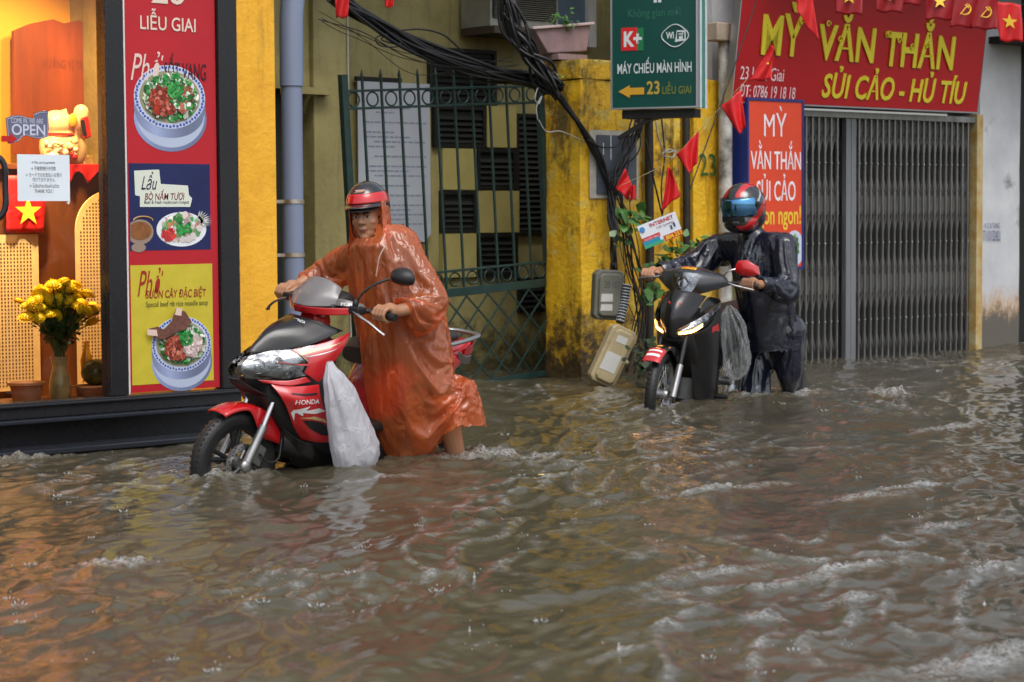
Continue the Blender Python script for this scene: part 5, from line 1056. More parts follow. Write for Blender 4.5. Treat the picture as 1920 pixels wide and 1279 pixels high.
sack('plastic_sack', 'stuffed white plastic sack hanging from the red scooter', B1M, [Bp(.30, .29, .76), Bp(.315, .30, .70), Bp(.36, .31, .60), Bp(.42, .315, .46), Bp(.47, .32, .34), Bp(.51, .32, .26), Bp(.53, .32, .215)], [.012, .028, .055, .08, .098, .115, .122, .10, .02], film('white_film', (.74, .75, .80, 1), (.9, .9, .95, 1), .12, .35, .7, 9), 3.3, crease=.011)

# ---------------------------------------------------------------- black underbone motorbike
B2M = bike_matrix((9.5, 9.55, ROAD_Z - .01), 24, 5)
b2 = empty('motorbike', None, 'black motorbike with lit amber indicators pushed by the helmeted person', 'motorbike', M=B2M)
wheel(b2, .02, .28, .28, .075, 'wire', -1, 0.12)
fd = fender(b2, .28, .305, .058, -42, 62, M_bk, lambda t: .015 + .06 * max(0, math.sin((t - .35) / .65 * math.pi)) if t > .35 else .015, bx0=.02)
fd2 = fender(b2, .28, .3105, .0585, -45, -20, M_redpaint, lambda t: .02, 'fender_tip', bx0=.02)
for k, (a0, a1) in enumerate(((-37, -33), (-28, -25))): fender(b2, .28, .3135, .05, a0, a1, M_wht, lambda t: .012, 'fender_stripe', bx0=.02)
for s in (1, -1):
    w = MB(); w.tube([Bp(.02, s * .085, .27), Bp(.11, s * .085, .47)], [.022, .022], 14); w.build('fork_leg', M_alu, b2, True, smooth=50)
    w = MB(); w.tube([Bp(.105, s * .085, .46), Bp(.22, s * .08, .72)], .015, 12); w.build('fork_tube', M_bkp, b2, True, smooth=50)
w = loft([(.16, .66, .08, .05, .7), (.22, .66, .12, .10, .6), (.34, .60, .14, .22, .6), (.44, .58, .13, .22, .6), (.50, .70, .10, .12, .7)]); w.build('inner_shield', M_bkp, b2, True, smooth=50)
nt = skin('nose_panel', [[(.34, -.145, .905), (.25, -.07, .93), (.22, 0, .935), (.25, .07, .93), (.34, .145, .905)], [(.25, -.13, .835), (.165, -.055, .85), (.14, 0, .855), (.165, .055, .85), (.25, .13, .835)], [(.18, -.10, .74), (.12, -.04, .755), (.10, 0, .76), (.12, .04, .755), (.18, .10, .74)], [(.15, -.05, .63), (.12, -.03, .635), (.11, 0, .64), (.12, .03, .635), (.15, .05, .63)]], M_bk, b2)
w = MB(); skin('nose_badge', [[(.158, -.045, .868), (.138, 0, .845), (.158, .045, .868)], [(.151, -.045, .855), (.128, 0, .825), (.151, .045, .855)]], M_redpaint, b2, nv=3, th=.004)
for sgn in (1, -1):
    sl = empty('side_lamp', None); sl.parent = b2
    up_ = [(.135, .055, .70), (.20, .115, .745), (.31, .165, .80), (.455, .195, .862)]; lo_ = [(.135, .05, .655), (.20, .12, .672), (.29, .17, .715), (.44, .198, .815)]
    mid_ = [((a[0] + b[0]) / 2 - .02, (a[1] + b[1]) / 2 + .012, (a[2] + b[2]) / 2) for a, b in zip(up_, lo_)]
    for nm, m, off in (('lens', lens, 0), ('reflector', M_refl, .022)):
        rows = patch([[Bp(b + off, y * sgn * (1 - off), z) for b, y, z in r] for r in (up_, mid_, lo_)], 18, 8); w = MB(); w.grid(rows); w.build(nm, m, sl, True, smooth=180)
    w = MB(); rows = patch([[Bp(b - .012, y * sgn * 1.05, z) for b, y, z in ((.135, .052, .675), (.20, .115, .695), (.265, .155, .735))], [Bp(b - .012, y * sgn * 1.05, z) for b, y, z in ((.135, .05, .658), (.20, .117, .676), (.262, .157, .715))]], 10, 3); w.grid(rows); w.build('indicator', mat('indicator_glow', (1, .45, .1, 1), emit=(1, .42, .10, 1), estr=9), sl, True)
skin('side_fairing', [[(.27, .132, .845), (.33, .15, .895), (.40, .165, .90), (.49, .18, .885)], [(.25, .145, .80), (.32, .165, .83), (.40, .185, .85), (.48, .195, .868)]], M_bk, b2, nv=6, mirror=True)
lw_ = skin('lower_fairing', [[(.15, .055, .645), (.22, .125, .668), (.32, .18, .715), (.47, .20, .82)], [(.20, .075, .60), (.28, .14, .61), (.37, .19, .63), (.48, .205, .70)], [(.27, .085, .50), (.34, .14, .48), (.42, .185, .46), (.50, .20, .50)], [(.34, .09, .36), (.40, .14, .32), (.46, .175, .28), (.52, .19, .30)], [(.40, .08, .22), (.45, .12, .18), (.50, .16, .15), (.56, .17, .16)]], mat('satin_black', (.012, .012, .014, 1), .28, coat=.3), b2, mirror=True)
decal('flash', [(.36, .71), (.44, .73), (.40, .70), (.47, .68), (.39, .685), (.36, .67)], lw_[0], M_redpaint, b2)
cl = skin('handle_cowl', [[(.45, -.24, .985), (.36, -.14, .93), (.32, -.06, .905), (.31, 0, .90), (.32, .06, .905), (.36, .14, .93), (.47, .26, .985)], [(.43, -.22, 1.01), (.34, -.13, .985), (.295, -.06, .97), (.285, 0, .968), (.295, .06, .97), (.34, .13, .985), (.45, .24, 1.012)], [(.44, -.20, 1.035), (.37, -.12, 1.045), (.33, -.06, 1.05), (.32, 0, 1.05), (.33, .06, 1.05), (.37, .12, 1.045), (.46, .22, 1.035)], [(.50, -.16, 1.04), (.45, -.10, 1.07), (.43, -.05, 1.08), (.42, 0, 1.085), (.43, .05, 1.08), (.45, .10, 1.07), (.51, .17, 1.045)]], mat('cowl_graphite', (.035, .037, .042, 1), .32, .2, coat=.5), b2, nu=28, nv=16)
hl = empty('headlight', None); hl.parent = b2
o_ = [(-.095, 1.035), (-.04, 1.048), (.04, 1.048), (.095, 1.035), (.075, .955), (.045, .918), (-.045, .918), (-.075, .955)]
for nm, m, off, bul in (('lens', lens, 0, .018), ('reflector', M_refl, .012, .0)):
    rows = []
    for sc in (1, .8, .5, .2, 0): rows.append([Bp(.262 + off + abs(q.x) * .25 * sc - bul * (1 - sc * sc) + (q.y - .98) * .25 * sc, q.x * sc, .98 + (q.y - .98) * sc) for q in cr([Vector((p[0], p[1], 0)) for p in o_ + o_[:1]], 33)[:-1]])
    w = MB(); w.grid(rows, closed=True); w.build(nm, m, hl, True, smooth=180)
w = MB(); w.lathe([(.04, .0), (.03, -.015), (0, -.02)], Matrix.Translation(Bp(.265, 0, .985)) @ Matrix.Rotation(math.pi / 2, 4, 'Y'), 20); w.build('bulb_cup', M_chrome, hl, True, smooth=60)
skin('sticker', [[(.352, -.05, 1.066), (.34, 0, 1.068), (.352, .05, 1.066)], [(.39, -.045, 1.078), (.38, 0, 1.080), (.39, .045, 1.078)]], mat('sticker_yellow', C(226, 176, 40), .4), b2, nv=3, th=.002)
text('wave', Plane(Bp(.36, 0, 1.075), Bp(.36, 1, 1.075) - Bp(.36, 0, 1.075), Bp(.39, 0, 1.10) - Bp(.36, 0, 1.075)), (-.04, -.012, .04, 0.004), M_redpaint, b2, 'sticker_print', c=.006, local=True)
skin('neck_trim', [[(.30, -.15, .885), (.27, -.1, .875), (.27, -.04, .87)], [(.30, -.15, .86), (.26, -.1, .85), (.26, -.04, .845)]], M_redpaint, b2, nv=3)
w = loft([(.36, .97, .13, .05, .6), (.46, 1.01, .16, .05, .6), (.52, 1.01, .14, .03, .6)]); w.build('dash', M_bkp, b2, True, smooth=50)
w = MB(); w.tube([Bp(.30, 0, .76), Bp(.42, 0, .98)], .04, 12); w.build('steering_neck', M_bkp, b2, True, smooth=60)
w = MB(); w.tube(cr([Bp(.56, .40, .985), Bp(.53, .28, .995), Bp(.46, .16, .985), Bp(.44, 0, .97), Bp(.46, -.16, .985), Bp(.53, -.28, .995), Bp(.56, -.40, .985)], 40), .012, 10); w.build('handlebar', M_bkp, b2, True, smooth=60)
for s in (1, -1):
    w = MB(); w.tube([Bp(.56, s * .41, .985), Bp(.535, s * .28, .995)], .018, 14); w.build('grip', M_rubber, b2, True, smooth=50)
    w = MB(); w.tube(cr([Bp(.46, s * .22, 1.0), Bp(.455, s * .28, .985), Bp(.47, s * .34, .975), Bp(.49, s * .40, .965)], 14), .007, 8); w.build('brake_lever', M_alu, b2, True, smooth=60)
mr = empty('mirror', None); mr.parent = b2
w = MB(); w.tube(cr([Bp(.44, .20, 1.03), Bp(.43, .24, 1.07), Bp(.44, .27, 1.085), Bp(.46, .30, 1.09)], 12), .006, 8); w.build('stem', M_chrome, mr, True, smooth=60)
w = MB(); rows = []
for (c, sc) in ((-.03, 0), (-.028, .6), (-.01, 1.0), (.01, 1.0), (.012, .9), (.006, .88), (.006, 0)): rows.append([Bp(.46 + c, .355 + a * sc, 1.10 + z * sc) for a, z in ((-.085, -.02), (-.06, .045), (0, .055), (.075, .02), (.09, -.03), (.03, -.05), (-.04, -.045))])
w.grid(rows, closed=True); w.build('housing', M_redpaint, mr, True, smooth=40)
w = loft([(.50, .48, .06, .06, .7), (.7, .42, .08, .08, .7), (.9, .48, .10, .12, .6), (1.1, .60, .13, .13, .6), (1.35, .68, .12, .08, .6), (1.6, .76, .06, .04, .8)]); w.build('body', M_bk, b2, True, smooth=50)
w = loft([(.74, .70, .10, .04, .7), (.9, .74, .13, .04, .6), (1.2, .76, .13, .04, .6), (1.45, .79, .09, .03, .7)]); w.build('seat', mat('seat_vinyl', K0), b2, True, smooth=50)
w = MB(); w.obox(Bp(.62, 0, .28), (.12, 0, 0), (0, .09, 0), (0, 0, .1)); w.build('engine', M_alu, b2, True, bevel=.03)
w = MB(); w.tube([Bp(.62, .24, .24), Bp(.62, -.24, .24)], .014, 8); w.build('footrest', M_rubber, b2, True)
wheel(b2, 1.24, .28, .28, .08, 'wire', 0)
sack('clear_bag', 'crumpled clear plastic bag hanging behind the black motorbike fairing', B2M, [Bp(.50, .24, .85), Bp(.52, .25, .78), Bp(.56, .27, .68), Bp(.60, .285, .55), Bp(.63, .29, .43), Bp(.65, .29, .37)], [.012, .05, .085, .10, .105, .08, .02], film('clear_film', (.62, .65, .66, 1), (.95, .96, .96, 1), .94, .10, 1.0, 7, 1.0), 7.7, crease=.02)
# ================================================================== people
def depth(p): return (p - CAM).dot(FWD)
def fist(w, c, ax, out, wrist, sc=1.0):
    """a hand closed round a bar: c grip centre, ax along the bar (towards the thumb), out = side the knuckles face"""
    ax = ax.normalized(); out = (out - ax * out.dot(ax)).normalized(); dn = ax.cross(out).normalized()
    if dn.z > 0: dn = -dn
    back = (wrist - c).normalized()
    for i, (o, L) in enumerate(((.030, 1.0), (.010, 1.06), (-.011, 1.0), (-.031, .85))):
        r0 = .030 * sc; pts = []
        for phi in (-70, -25, 20, 65, 115, 165):
            a = math.radians(phi * L); pts.append(c + ax * o * sc + (out * math.cos(a) + dn * math.sin(a)) * r0)
        w.tube(pts, [.0105 * sc, .0110 * sc, .0105 * sc, .0095 * sc, .0092 * sc, .008 * sc], 10)
        for q in pts: w.ell(q, (.0100 * sc,) * 3, n=8, m=6)
        k = pts[0]; w.cone(k, k.lerp(wrist, .55) + ax * 0, .012 * sc, .014 * sc, 10)
    t0 = wrist.lerp(c, .45) + ax * .028 * sc; t1 = c + ax * .045 * sc + back * .02 - dn * .012; t2 = c + ax * .048 * sc + out * .022 + dn * .006
    w.cone(t0, t1, .015 * sc, .0125 * sc, 10); w.cone(t1, t2, .012 * sc, .0095 * sc, 10)
    m = wrist.lerp(c - dn * .02, .6); w.cone(wrist, m, .027 * sc, .036 * sc, 12); w.ell(m, (.036 * sc,) * 3)
def head(w, c, fw, up, s=1.0):
    """skull, jaw, brow, nose, lips, ears; c = centre between the ears"""
    fw = fw.normalized(); rt = fw.cross(up).normalized(); up = rt.cross(fw).normalized(); P = lambda x, y, z: c + (rt * x + fw * y + up * z) * s
    R3 = Matrix((rt, fw, up)).transposed()
    E_ = lambda p, r: w.ell(P(*p), tuple(k * s for k in r), R3, 20, 14)
    E_((0, -.012, .045), (.074, .092, .078)); E_((0, .03, -.02), (.063, .058, .075)); E_((0, .040, -.072), (.045, .042, .038)); E_((0, .060, -.092), (.026, .026, .020))
    E_((.038, .052, -.020), (.024, .024, .020)); E_((-.038, .052, -.020), (.024, .024, .020))
    w.cone(P(0, .084, .022), P(0, .102, -.018), .009 * s, .013 * s, 10); E_((.013, .092, -.022), (.009, .010, .008)); E_((-.013, .092, -.022), (.009, .010, .008))
    E_((0, .076, .032), (.050, .016, .011)); E_((0, .084, -.052), (.022, .010, .0055)); E_((0, .082, -.061), (.019, .010, .006)); E_((0, .08, -.042), (.02, .010, .008))
    for k in (1, -1): E_((.076 * k, -.008, -.005), (.010, .022, .034))
    return P, R3
M_body = attr_mat('skin_and_clothes', .42)
SK = C(168, 122, 92); SK2 = C(140, 96, 72)
def v3(x, y, D): return PD(x, y, D)
def smoothmesh(me, it=1): pass

# ---------------------------------------------------------------- person pushing the scooter
man = empty('person', PZ(825, 862, ROAD_Z), 'person in translucent orange rain poncho and red helmet pushing the red scooter', 'person')
gL = B1M @ Bp(.565, .352, .985); gR = B1M @ Bp(.562, -.35, .99); lax = (B1M.to_3x3() @ Vector((0, 1, 0))).normalized(); fwdb = (B1M.to_3x3() @ Vector((1, 0, .35))).normalized()
hipL, hipR = v3(806, 650, 10.62), v3(772, 650, 10.86); knL, knR = v3(830, 752, 10.56), v3(772, 756, 10.70); anL, anR = PZ(860, 868, -.02), PZ(797, 868, -.02)
anL2 = Vector((anL.x + .03, anL.y, ROAD_Z + .05)); anR2 = Vector((anR.x, anR.y, ROAD_Z + .05))
chest = v3(742, 522, 10.55); belly = v3(772, 600, 10.68); neck = v3(706, 470, 10.50); hc = v3(690, 402, 10.46)
shL, shR = v3(768, 480, 10.42), v3(668, 478, 10.62); elL, elR = v3(822, 566, 10.36), v3(606, 508, 10.80)
wrL = gL + (elL - gL).normalized() * .085; wrR = gR + (elR - gR).normalized() * .085
w = MB()
w.cone((hipL + hipR) / 2, belly, .15, .155, 18); w.cone(belly, chest, .155, .165, 18); w.cone(shL.lerp(shR, .2), shL.lerp(shR, .8), .10, .10, 16); w.cone(chest, neck, .13, .075, 14); w.cone(belly, v3(752, 468, 10.56), .13, .085, 16); w.cone(neck, hc + Vector((0, 0, -.04)), .062, .058, 14)
for a, b, c_, d in ((hipL, knL, anL, anL2), (hipR, knR, anR, anR2)):
    w.cone(a, b, .088, .062, 16); w.cone(b, b.lerp(c_, .35), .060, .060, 14); w.cone(b.lerp(c_, .35), c_, .060, .040, 14); w.cone(c_, d, .040, .040, 12); w.cone(d, d + Vector((-.14, .0, -.02)), .042, .032, 12)
for a, b, c_ in ((shL, elL, wrL), (shR, elR, wrR)): w.cone(a, b, .062, .048, 14); w.cone(b, c_, .046, .030, 14)
fist(w, gL, -lax, fwdb, wrL, 1.08); fist(w, gR, lax, fwdb, wrR, 1.08)
fwh = (-_f0 * math.cos(.32) - _r0 * math.sin(.32) + Vector((0, 0, -.10))).normalized(); uph = (Vector((0, 0, 1)) - _r0 * .06).normalized()
HP, HR = head(w, hc + Vector((0, 0, -.012)), fwh, uph, 1.0)
body_shapes = (list(w.v), list(w.f), list(w.mi)); bo = remesh(w, 'body', .0042, 4, M_body, man)
def mcol(p):
    if (p - hc).length < .16 and p.z > neck.z + .02:
        q = HR.transposed() @ (p - (hc + Vector((0, 0, -.012)))); x, y, z = q
        if abs(z + .057) < .0055 and abs(x) < .023 and y > .07: return C(136, 84, 72)
        if z > .062 or (y < -.005 and z > -.01): return (.01, .009, .008, 1)
        if y > .05 and -.075 < z < -.040 and abs(x) < .03 and False: return SK2
        return SK
    if (p - gL).length < .15 or (p - gR).length < .15 or p.z < .34: return SK
    if p.z < .62: return C(52, 50, 56)
    return C(44, 36, 42)
set_vcol(bo.data, mcol)
for k in (1, -1):
    e_ = empty('eye', None); e_.parent = man
    w = MB(); w.ell(HP(.030 * k, .078, .008), (.0145, .0060, .0058), HR, 14, 8); w.build('eyeball', mat('eye_white', (.42, .38, .35, 1), .2), e_, smooth=180); w = MB(); w.ell(HP(.030 * k - .001, .0830, .008), (.0056, .003, .0054), HR, 10, 6); w.build('iris', mat('eye_dark', (.012, .008, .006, 1), .1), e_, smooth=180)
    w = MB(); w.tube([HP(.012 * k, .0925, .0225), HP(.030 * k, .0915, .028), HP(.048 * k, .080, .0235)], [.0042, .0045, .0022], 8, flat=.8); w.build('eyebrow', mat('hair_black', (.010, .009, .008, 1), .6), man, smooth=180)
    w = MB(); w.tube([HP(.0165 * k, .083, .0135), HP(.030 * k, .0855, .0165), HP(.0445 * k, .078, .0125)], [.0022, .0030, .0020], 8); w.build('eyelid', mat('lid_skin', SK2, .5), man, smooth=180)
# helmet: open shell with red band, peak and a cap visor under it
hm = empty('helmet', None); hm.parent = man
def dome(P, R, name, m, parent, z0, z1, rx, ry, rz, cy=0.0, n=40, k=14, th=.004, cut=None):
    rows = []
    for j in range(k + 1):
        z = z0 + (z1 - z0) * j / k; row = []
        for i in range(n):
            a = 2 * math.pi * i / n; zz = z if cut is None else cut(a, j / k, z); q = math.sqrt(max(0, 1 - (max(zz, 0) / rz) ** 2)) if zz > 0 else 1 - .06 * abs(zz) / .06
            row.append(P(rx * q * math.sin(a), cy + ry * q * math.cos(a), zz))
        rows.append(row)
    w = MB(); w.grid(rows, closed=True); o = w.build(name, m, parent, smooth=60); s_ = o.modifiers.new('s', 'SOLIDIFY'); s_.thickness = th; s_.offset = 1; return o
HP2 = lambda x, y, z: HP(x, y - .014, z + .058)
M_hb = mat('helmet_black', (.008, .008, .009, 1), .15, coat=1); M_hr = mat('helmet_red', (.55, .008, .010, 1), .16, coat=1)
cutf = lambda a, t, z: z - .045 * (1 - t) * max(0, -math.cos(a)) * 1.0
dome(HP2, HR, 'shell', M_hb, hm, .004, .1135, .097, .122, .1138, cut=cutf)
dome(HP2, HR, 'band', M_hr, hm, .014, .060, .1005, .1255, .1165, cut=lambda a, t, z: z - .035 * max(0, -math.cos(a)) * (1 - t * .4), k=8)
dome(HP2, HR, 'rim', M_bkp, hm, -.008, .010, .1000, .1250, .12, cut=lambda a, t, z: z - .045 * max(0, -math.cos(a)), k=3, th=.006)
rows = [[HP2((.100 + .002 * j) * math.sin(a) * (1 - .04 * j / 6), .125 * math.cos(a) + .052 * j / 6 * math.cos(a) ** .7, .010 - .016 * j / 6 + .004 * math.cos(a)) for a in np.linspace(-1.15, 1.15, 25)] for j in range(7)]
w = MB(); w.grid(rows); w.build('peak', M_hb, hm, smooth=60).modifiers.new('s', 'SOLIDIFY').thickness = .004
rows = [[HP2(.078 * math.sin(a), .108 * math.cos(a) + .060 * j / 6 * max(.02, math.cos(a)) ** .6, -.010 - .014 * j / 6 + .006 * math.cos(a)) for a in np.linspace(-1.25, 1.25, 25)] for j in range(7)]
w = MB(); w.grid(rows); w.build('cap_visor', mat('cap_grey', (.045, .05, .055, 1), .55), hm, smooth=60).modifiers.new('s', 'SOLIDIFY').thickness = .003
w = MB(); q = [HP2(.02, .098, .082), HP2(-.035, .096, .082), HP2(-.025, .104, .072), HP2(-.045, .10, .068), HP2(.03, .104, .068), HP2(.012, .1035, .074)]; w.add(q, [(0, 1, 2, 3, 4, 5)]); w.build('emblem', mat('emblem_tan', C(190, 150, 130), .4), hm)
for k in (1, -1):
    w = MB(); w.tube(cr([HP(.088 * k, .0, .03), HP(.084 * k, .015, -.03), HP(.066 * k, .035, -.085), HP(.03 * k, .045, -.125)], 16), .007, 6, flat=.4); w.build('strap', M_cable, hm, smooth=60)
w = MB(); w.obox(HP(.045, .06, -.135), HR @ Vector((.014, 0, 0)), HR @ Vector((0, .004, 0)), HR @ Vector((0, .003, .028))); w.build('buckle', M_bkp, hm, bevel=.003)

# the poncho
def crumple(p, a=1.0, f=1.0, seed=0.0):
    """sharp creases of thin plastic"""
    s = Vector((seed, seed * .7, 0)); q = p * f
    r1 = 1 - abs(mnoise.noise(Vector((q.x * 4, q.y * 4, q.z * 1.8)) + s)) * 3.0
    r2 = 1 - abs(mnoise.noise(Vector((q.x * 9, q.y * 9, q.z * 6)) + s * 2)) * 2.8
    r3 = 1 - abs(mnoise.noise(q * 23 + s * 3)) * 2.6
    return a * (max(r1, -.4) * .018 + max(r2, -.4) * .007 + max(r3, -.4) * .0012)
M_pon = film('orange_film', C(245, 134, 76), C(255, 200, 156), .60, .18, .8, 8, 1.0)
NP, KP = 150, 110
prof = [(418, 722, 28, .085, 10.50), (430, 726, 46, .11, 10.50), (444, 727, 62, .14, 10.50), (464, 727, 78, .18, 10.50), (492, 732, 84, .19, 10.51), (525, 738, 91, .20, 10.53), (560, 746, 98, .19, 10.56), (620, 754, 104, .20, 10.60), (690, 774, 106, .21, 10.64), (760, 796, 104, .21, 10.67), (805, 816, 94, .20, 10.69), (832, 824, 84, .19, 10.70)]
ys = np.linspace(0, 1, KP); tt = np.linspace(0, 1, len(prof)); pr = [np.interp(ys, tt, [p[k] for p in prof]) for k in range(5)]
rows = []
for j in range(0, KP, 5):
    y, cx, hw, hd, D = [k[j] for k in pr]; t = ys[j]; row = []
    for i in range(48):
        a = 2 * math.pi * i / 48; fold = (.12 * math.sin(5 * a + .7 + t * .9) + .08 * math.sin(9 * a - 1.6 * t)) * max(0, t - .25)
        c = PD(cx, y, D); row.append(c + _r0 * math.cos(a) * hw * D / F_PX * (1 + fold) + _f0 * math.sin(a) * hd * (1 + fold))
    rows.append(row)
w = MB(); w.grid(rows, closed=True); w.f += [tuple(range(48)), tuple(range((len(rows) - 1) * 48, len(rows) * 48))]; w.mi += [0, 0]
slL = [v3(764, 478, 10.44), v3(786, 522, 10.38), v3(792, 560, 10.34), v3(770, 574, 10.28), wrL + (elL - wrL) * .18]; slR = [v3(668, 486, 10.62), v3(640, 498, 10.70), v3(610, 512, 10.80), v3(584, 524, 10.77), wrR + (elR - wrR) * .2]
w.tube(cr(slL, 16), list(np.interp(np.linspace(0, 1, 16), np.linspace(0, 1, 5), [.085, .10, .105, .095, .055])), 16); w.tube(cr(slR, 16), list(np.interp(np.linspace(0, 1, 16), np.linspace(0, 1, 5), [.08, .085, .08, .068, .048])), 16)
pon = remesh(w, 'rain_poncho', .0145, 2, M_pon, man)
def pcut(p):
    x, y = px_of(p); hem = 850 if x < 775 else 850 - (x - 775) * 1.1
    if y > max(hem, 798): return True
    if y < 421 or (y < 446 and x < 704): return True
    return (p - wrL).length < .045 or (p - wrR).length < .045
def ppin(p):
    x, y = px_of(p)
    if y < 436 or (y < 462 and x < 715): return 1.0
    if x > 800 and y > 640: return .40 * min(1, (x - 800) / 90) * min(1, (y - 640) / 140)
    if (p - wrL).length < .075 or (p - wrR).length < .075: return 1.0
    return 0.0
pw_ = MB(); pw_.v, pw_.f, pw_.mi = body_shapes
drape(pon, remesh(pw_, 'proxy', .02, 1), ppin, 22, -.16, .015, 8, cut=pcut)
M_pon2 = film('orange_film_double', C(240, 122, 66), C(246, 160, 104), .22, .22, 1.0, 12, 1.0)
# hood under the helmet
rows = []
for j in range(22):
    t = j / 21; z = .07 - .24 * t; row = []
    for i in range(34):
        a = math.radians(62 + (360 - 124) * i / 33); rx = .096 + .012 * max(0, t - .6) * 2; ry = .110 + .03 * max(0, t - .6) * 2; p = HP(rx * math.sin(a), ry * math.cos(a) - .012 + .012 * t, z); row.append(p + (p - hc).normalized() * crumple(p, .55, 1.6, 9.0))
    rows.append(row)
w = MB(); w.grid(rows); w.build('hood', M_pon2, man, smooth=180)
w = MB(); w.tube(cr([v3(722, 462, 10.30), v3(712, 480, 10.29), v3(708, 500, 10.30), v3(705, 518, 10.31)], 10), .003, 5); w.build('drawstring', mat('string', (.5, .42, .34, 1), .6), man)

# ---------------------------------------------------------------- person with the black motorbike
rid = empty('person', PZ(1455, 742, ROAD_Z), 'person in black wet rain suit and full helmet pushing the black motorbike', 'person')
gL = B2M @ Bp(.548, .345, .99); gR = B2M @ Bp(.548, -.345, .99); lax = (B2M.to_3x3() @ Vector((0, 1, 0))).normalized(); fwdb = (B2M.to_3x3() @ Vector((1, 0, .35))).normalized()
dG = depth(gL); hc = v3(1395, 392, 14.12); neck = v3(1412, 440, 14.18); chest = v3(1422, 490, 14.22); belly = v3(1442, 570, 14.38); hipC = v3(1450, 620, 14.45)
shL, shR = v3(1470, 462, 14.05), v3(1350, 462, 14.40); elL, elR = v3(1478, 532, 13.98), v3(1295, 488, 14.30)
wrL = gL + (elL - gL).normalized() * .09; wrR = gR + (elR - gR).normalized() * .09
hipL, hipR = v3(1474, 622, 14.36), v3(1432, 622, 14.52); knL, knR = v3(1484, 686, 14.36), v3(1420, 690, 14.38); anL, anR = PZ(1500, 738, -.02), PZ(1416, 749, -.02)
anL2, anR2 = Vector((anL.x + .02, anL.y, ROAD_Z + .05)), Vector((anR.x, anR.y, ROAD_Z + .05))
w = MB(); w.cone(hipC, belly, .14, .15, 18); w.cone(belly, chest, .15, .16, 18); w.cone(shL.lerp(shR, .2), shL.lerp(shR, .8), .09, .09, 16); w.cone(chest, neck, .12, .07, 14); w.cone(neck, hc, .06, .06, 14)
for a, b, c_, d in ((hipL, knL, anL, anL2), (hipR, knR, anR, anR2)): w.cone(a, b, .085, .06, 14); w.cone(b, c_, .055, .04, 14); w.cone(c_, d, .04, .04, 12); w.cone(d, d + Vector((-.14, 0, -.02)), .042, .032, 12)
for a, b, c_ in ((shL, elL, wrL), (shR, elR, wrR)): w.cone(a, b, .055, .045, 14); w.cone(b, c_, .042, .030, 14)
fist(w, gL, -lax, fwdb, wrL, 1.1); fist(w, gR, lax, fwdb, wrR, 1.1)
fw2 = (-_f0 * math.cos(.75) - _r0 * math.sin(.75) + Vector((0, 0, -.16))).normalized(); H2, HR2 = head(w, hc + Vector((0, 0, -.01)), fw2, Vector((0, 0, 1)), 1.0)
body_shapes = (list(w.v), list(w.f), list(w.mi)); bo = remesh(w, 'body', .005, 4, M_body, rid)
set_vcol(bo.data, lambda p: SK if (p - gL).length < .16 or (p - gR).length < .16 or (p - hc).length < .15 else (.012, .012, .016, 1))
# rain suit
def wet_suit(name):
    m = bpy.data.materials.new(name); m.use_nodes = True; t = m.node_tree; N = t.nodes.new; L = t.links.new; b = t.nodes['Principled BSDF']
    b.inputs['Base Color'].default_value = (.007, .009, .020, 1); b.inputs['Roughness'].default_value = .24; b.inputs['Coat Weight'].default_value = .5; b.inputs['Coat Roughness'].default_value = .1
    tc = N('ShaderNodeTexCoord'); no = N('ShaderNodeTexNoise'); no.inputs['Scale'].default_value = 6; no.inputs['Detail'].default_value = 3; no.inputs['Distortion'].default_value = .8; L(tc.outputs['Object'], no.inputs['Vector'])
    bp = N('ShaderNodeBump'); bp.inputs['Strength'].default_value = .5; bp.inputs['Distance'].default_value = .03; L(no.outputs['Fac'], bp.inputs['Height']); L(bp.outputs[0], b.inputs['Normal']); L(bp.outputs[0], b.inputs['Coat Normal']); return m
M_suit = wet_suit('wet_black_suit')
def proxy(): q = MB(); q.v, q.f, q.mi = [list(k) for k in body_shapes]; return remesh(q, 'proxy', .02, 1)
w = MB(); w.cone(neck + Vector((0, 0, -.01)), chest, .085, .165, 18); w.cone(chest, belly, .18, .19, 20); w.cone(belly, v3(1450, 612, 14.43), .195, .205, 20); w.cone(shL.lerp(shR, .12), shL.lerp(shR, .88), .10, .10, 16)
cuL, cuR = elL.lerp(wrL, .82), elR.lerp(wrR, .85)
for a, b, c_ in ((shL, elL, cuL), (shR, elR, cuR)): w.cone(a, b, .095, .085, 16); w.cone(b, c_, .082, .056, 16)
jk = remesh(w, 'rain_jacket', .0145, 2, M_suit, rid); hemz = v3(1450, 628, 14.43).z
drape(jk, proxy(), lambda p: 1.0 if p.z > neck.z - .035 or (p - cuL).length < .065 or (p - cuR).length < .065 else 0.0, 17, -.14, .04, 10, cut=lambda p: p.z < hemz or (p - wrL).length < .05 or (p - wrR).length < .05)
w = MB()
for a, b, c_ in ((hipL, knL, anL), (hipR, knR, anR)): w.cone(a, b, .12, .096, 18); w.cone(b, c_ + Vector((0, 0, -.05)), .095, .088, 18)
w.cone(hipL, hipR, .14, .14, 16); tr_ = remesh(w, 'rain_trousers', .0145, 2, M_suit, rid)
drape(tr_, proxy(), lambda p: 1.0 if p.z > hemz + .03 else 0.0, 15, -.14, .04, 10, cut=lambda p: p.z < -.08 or p.z > hemz + .14)
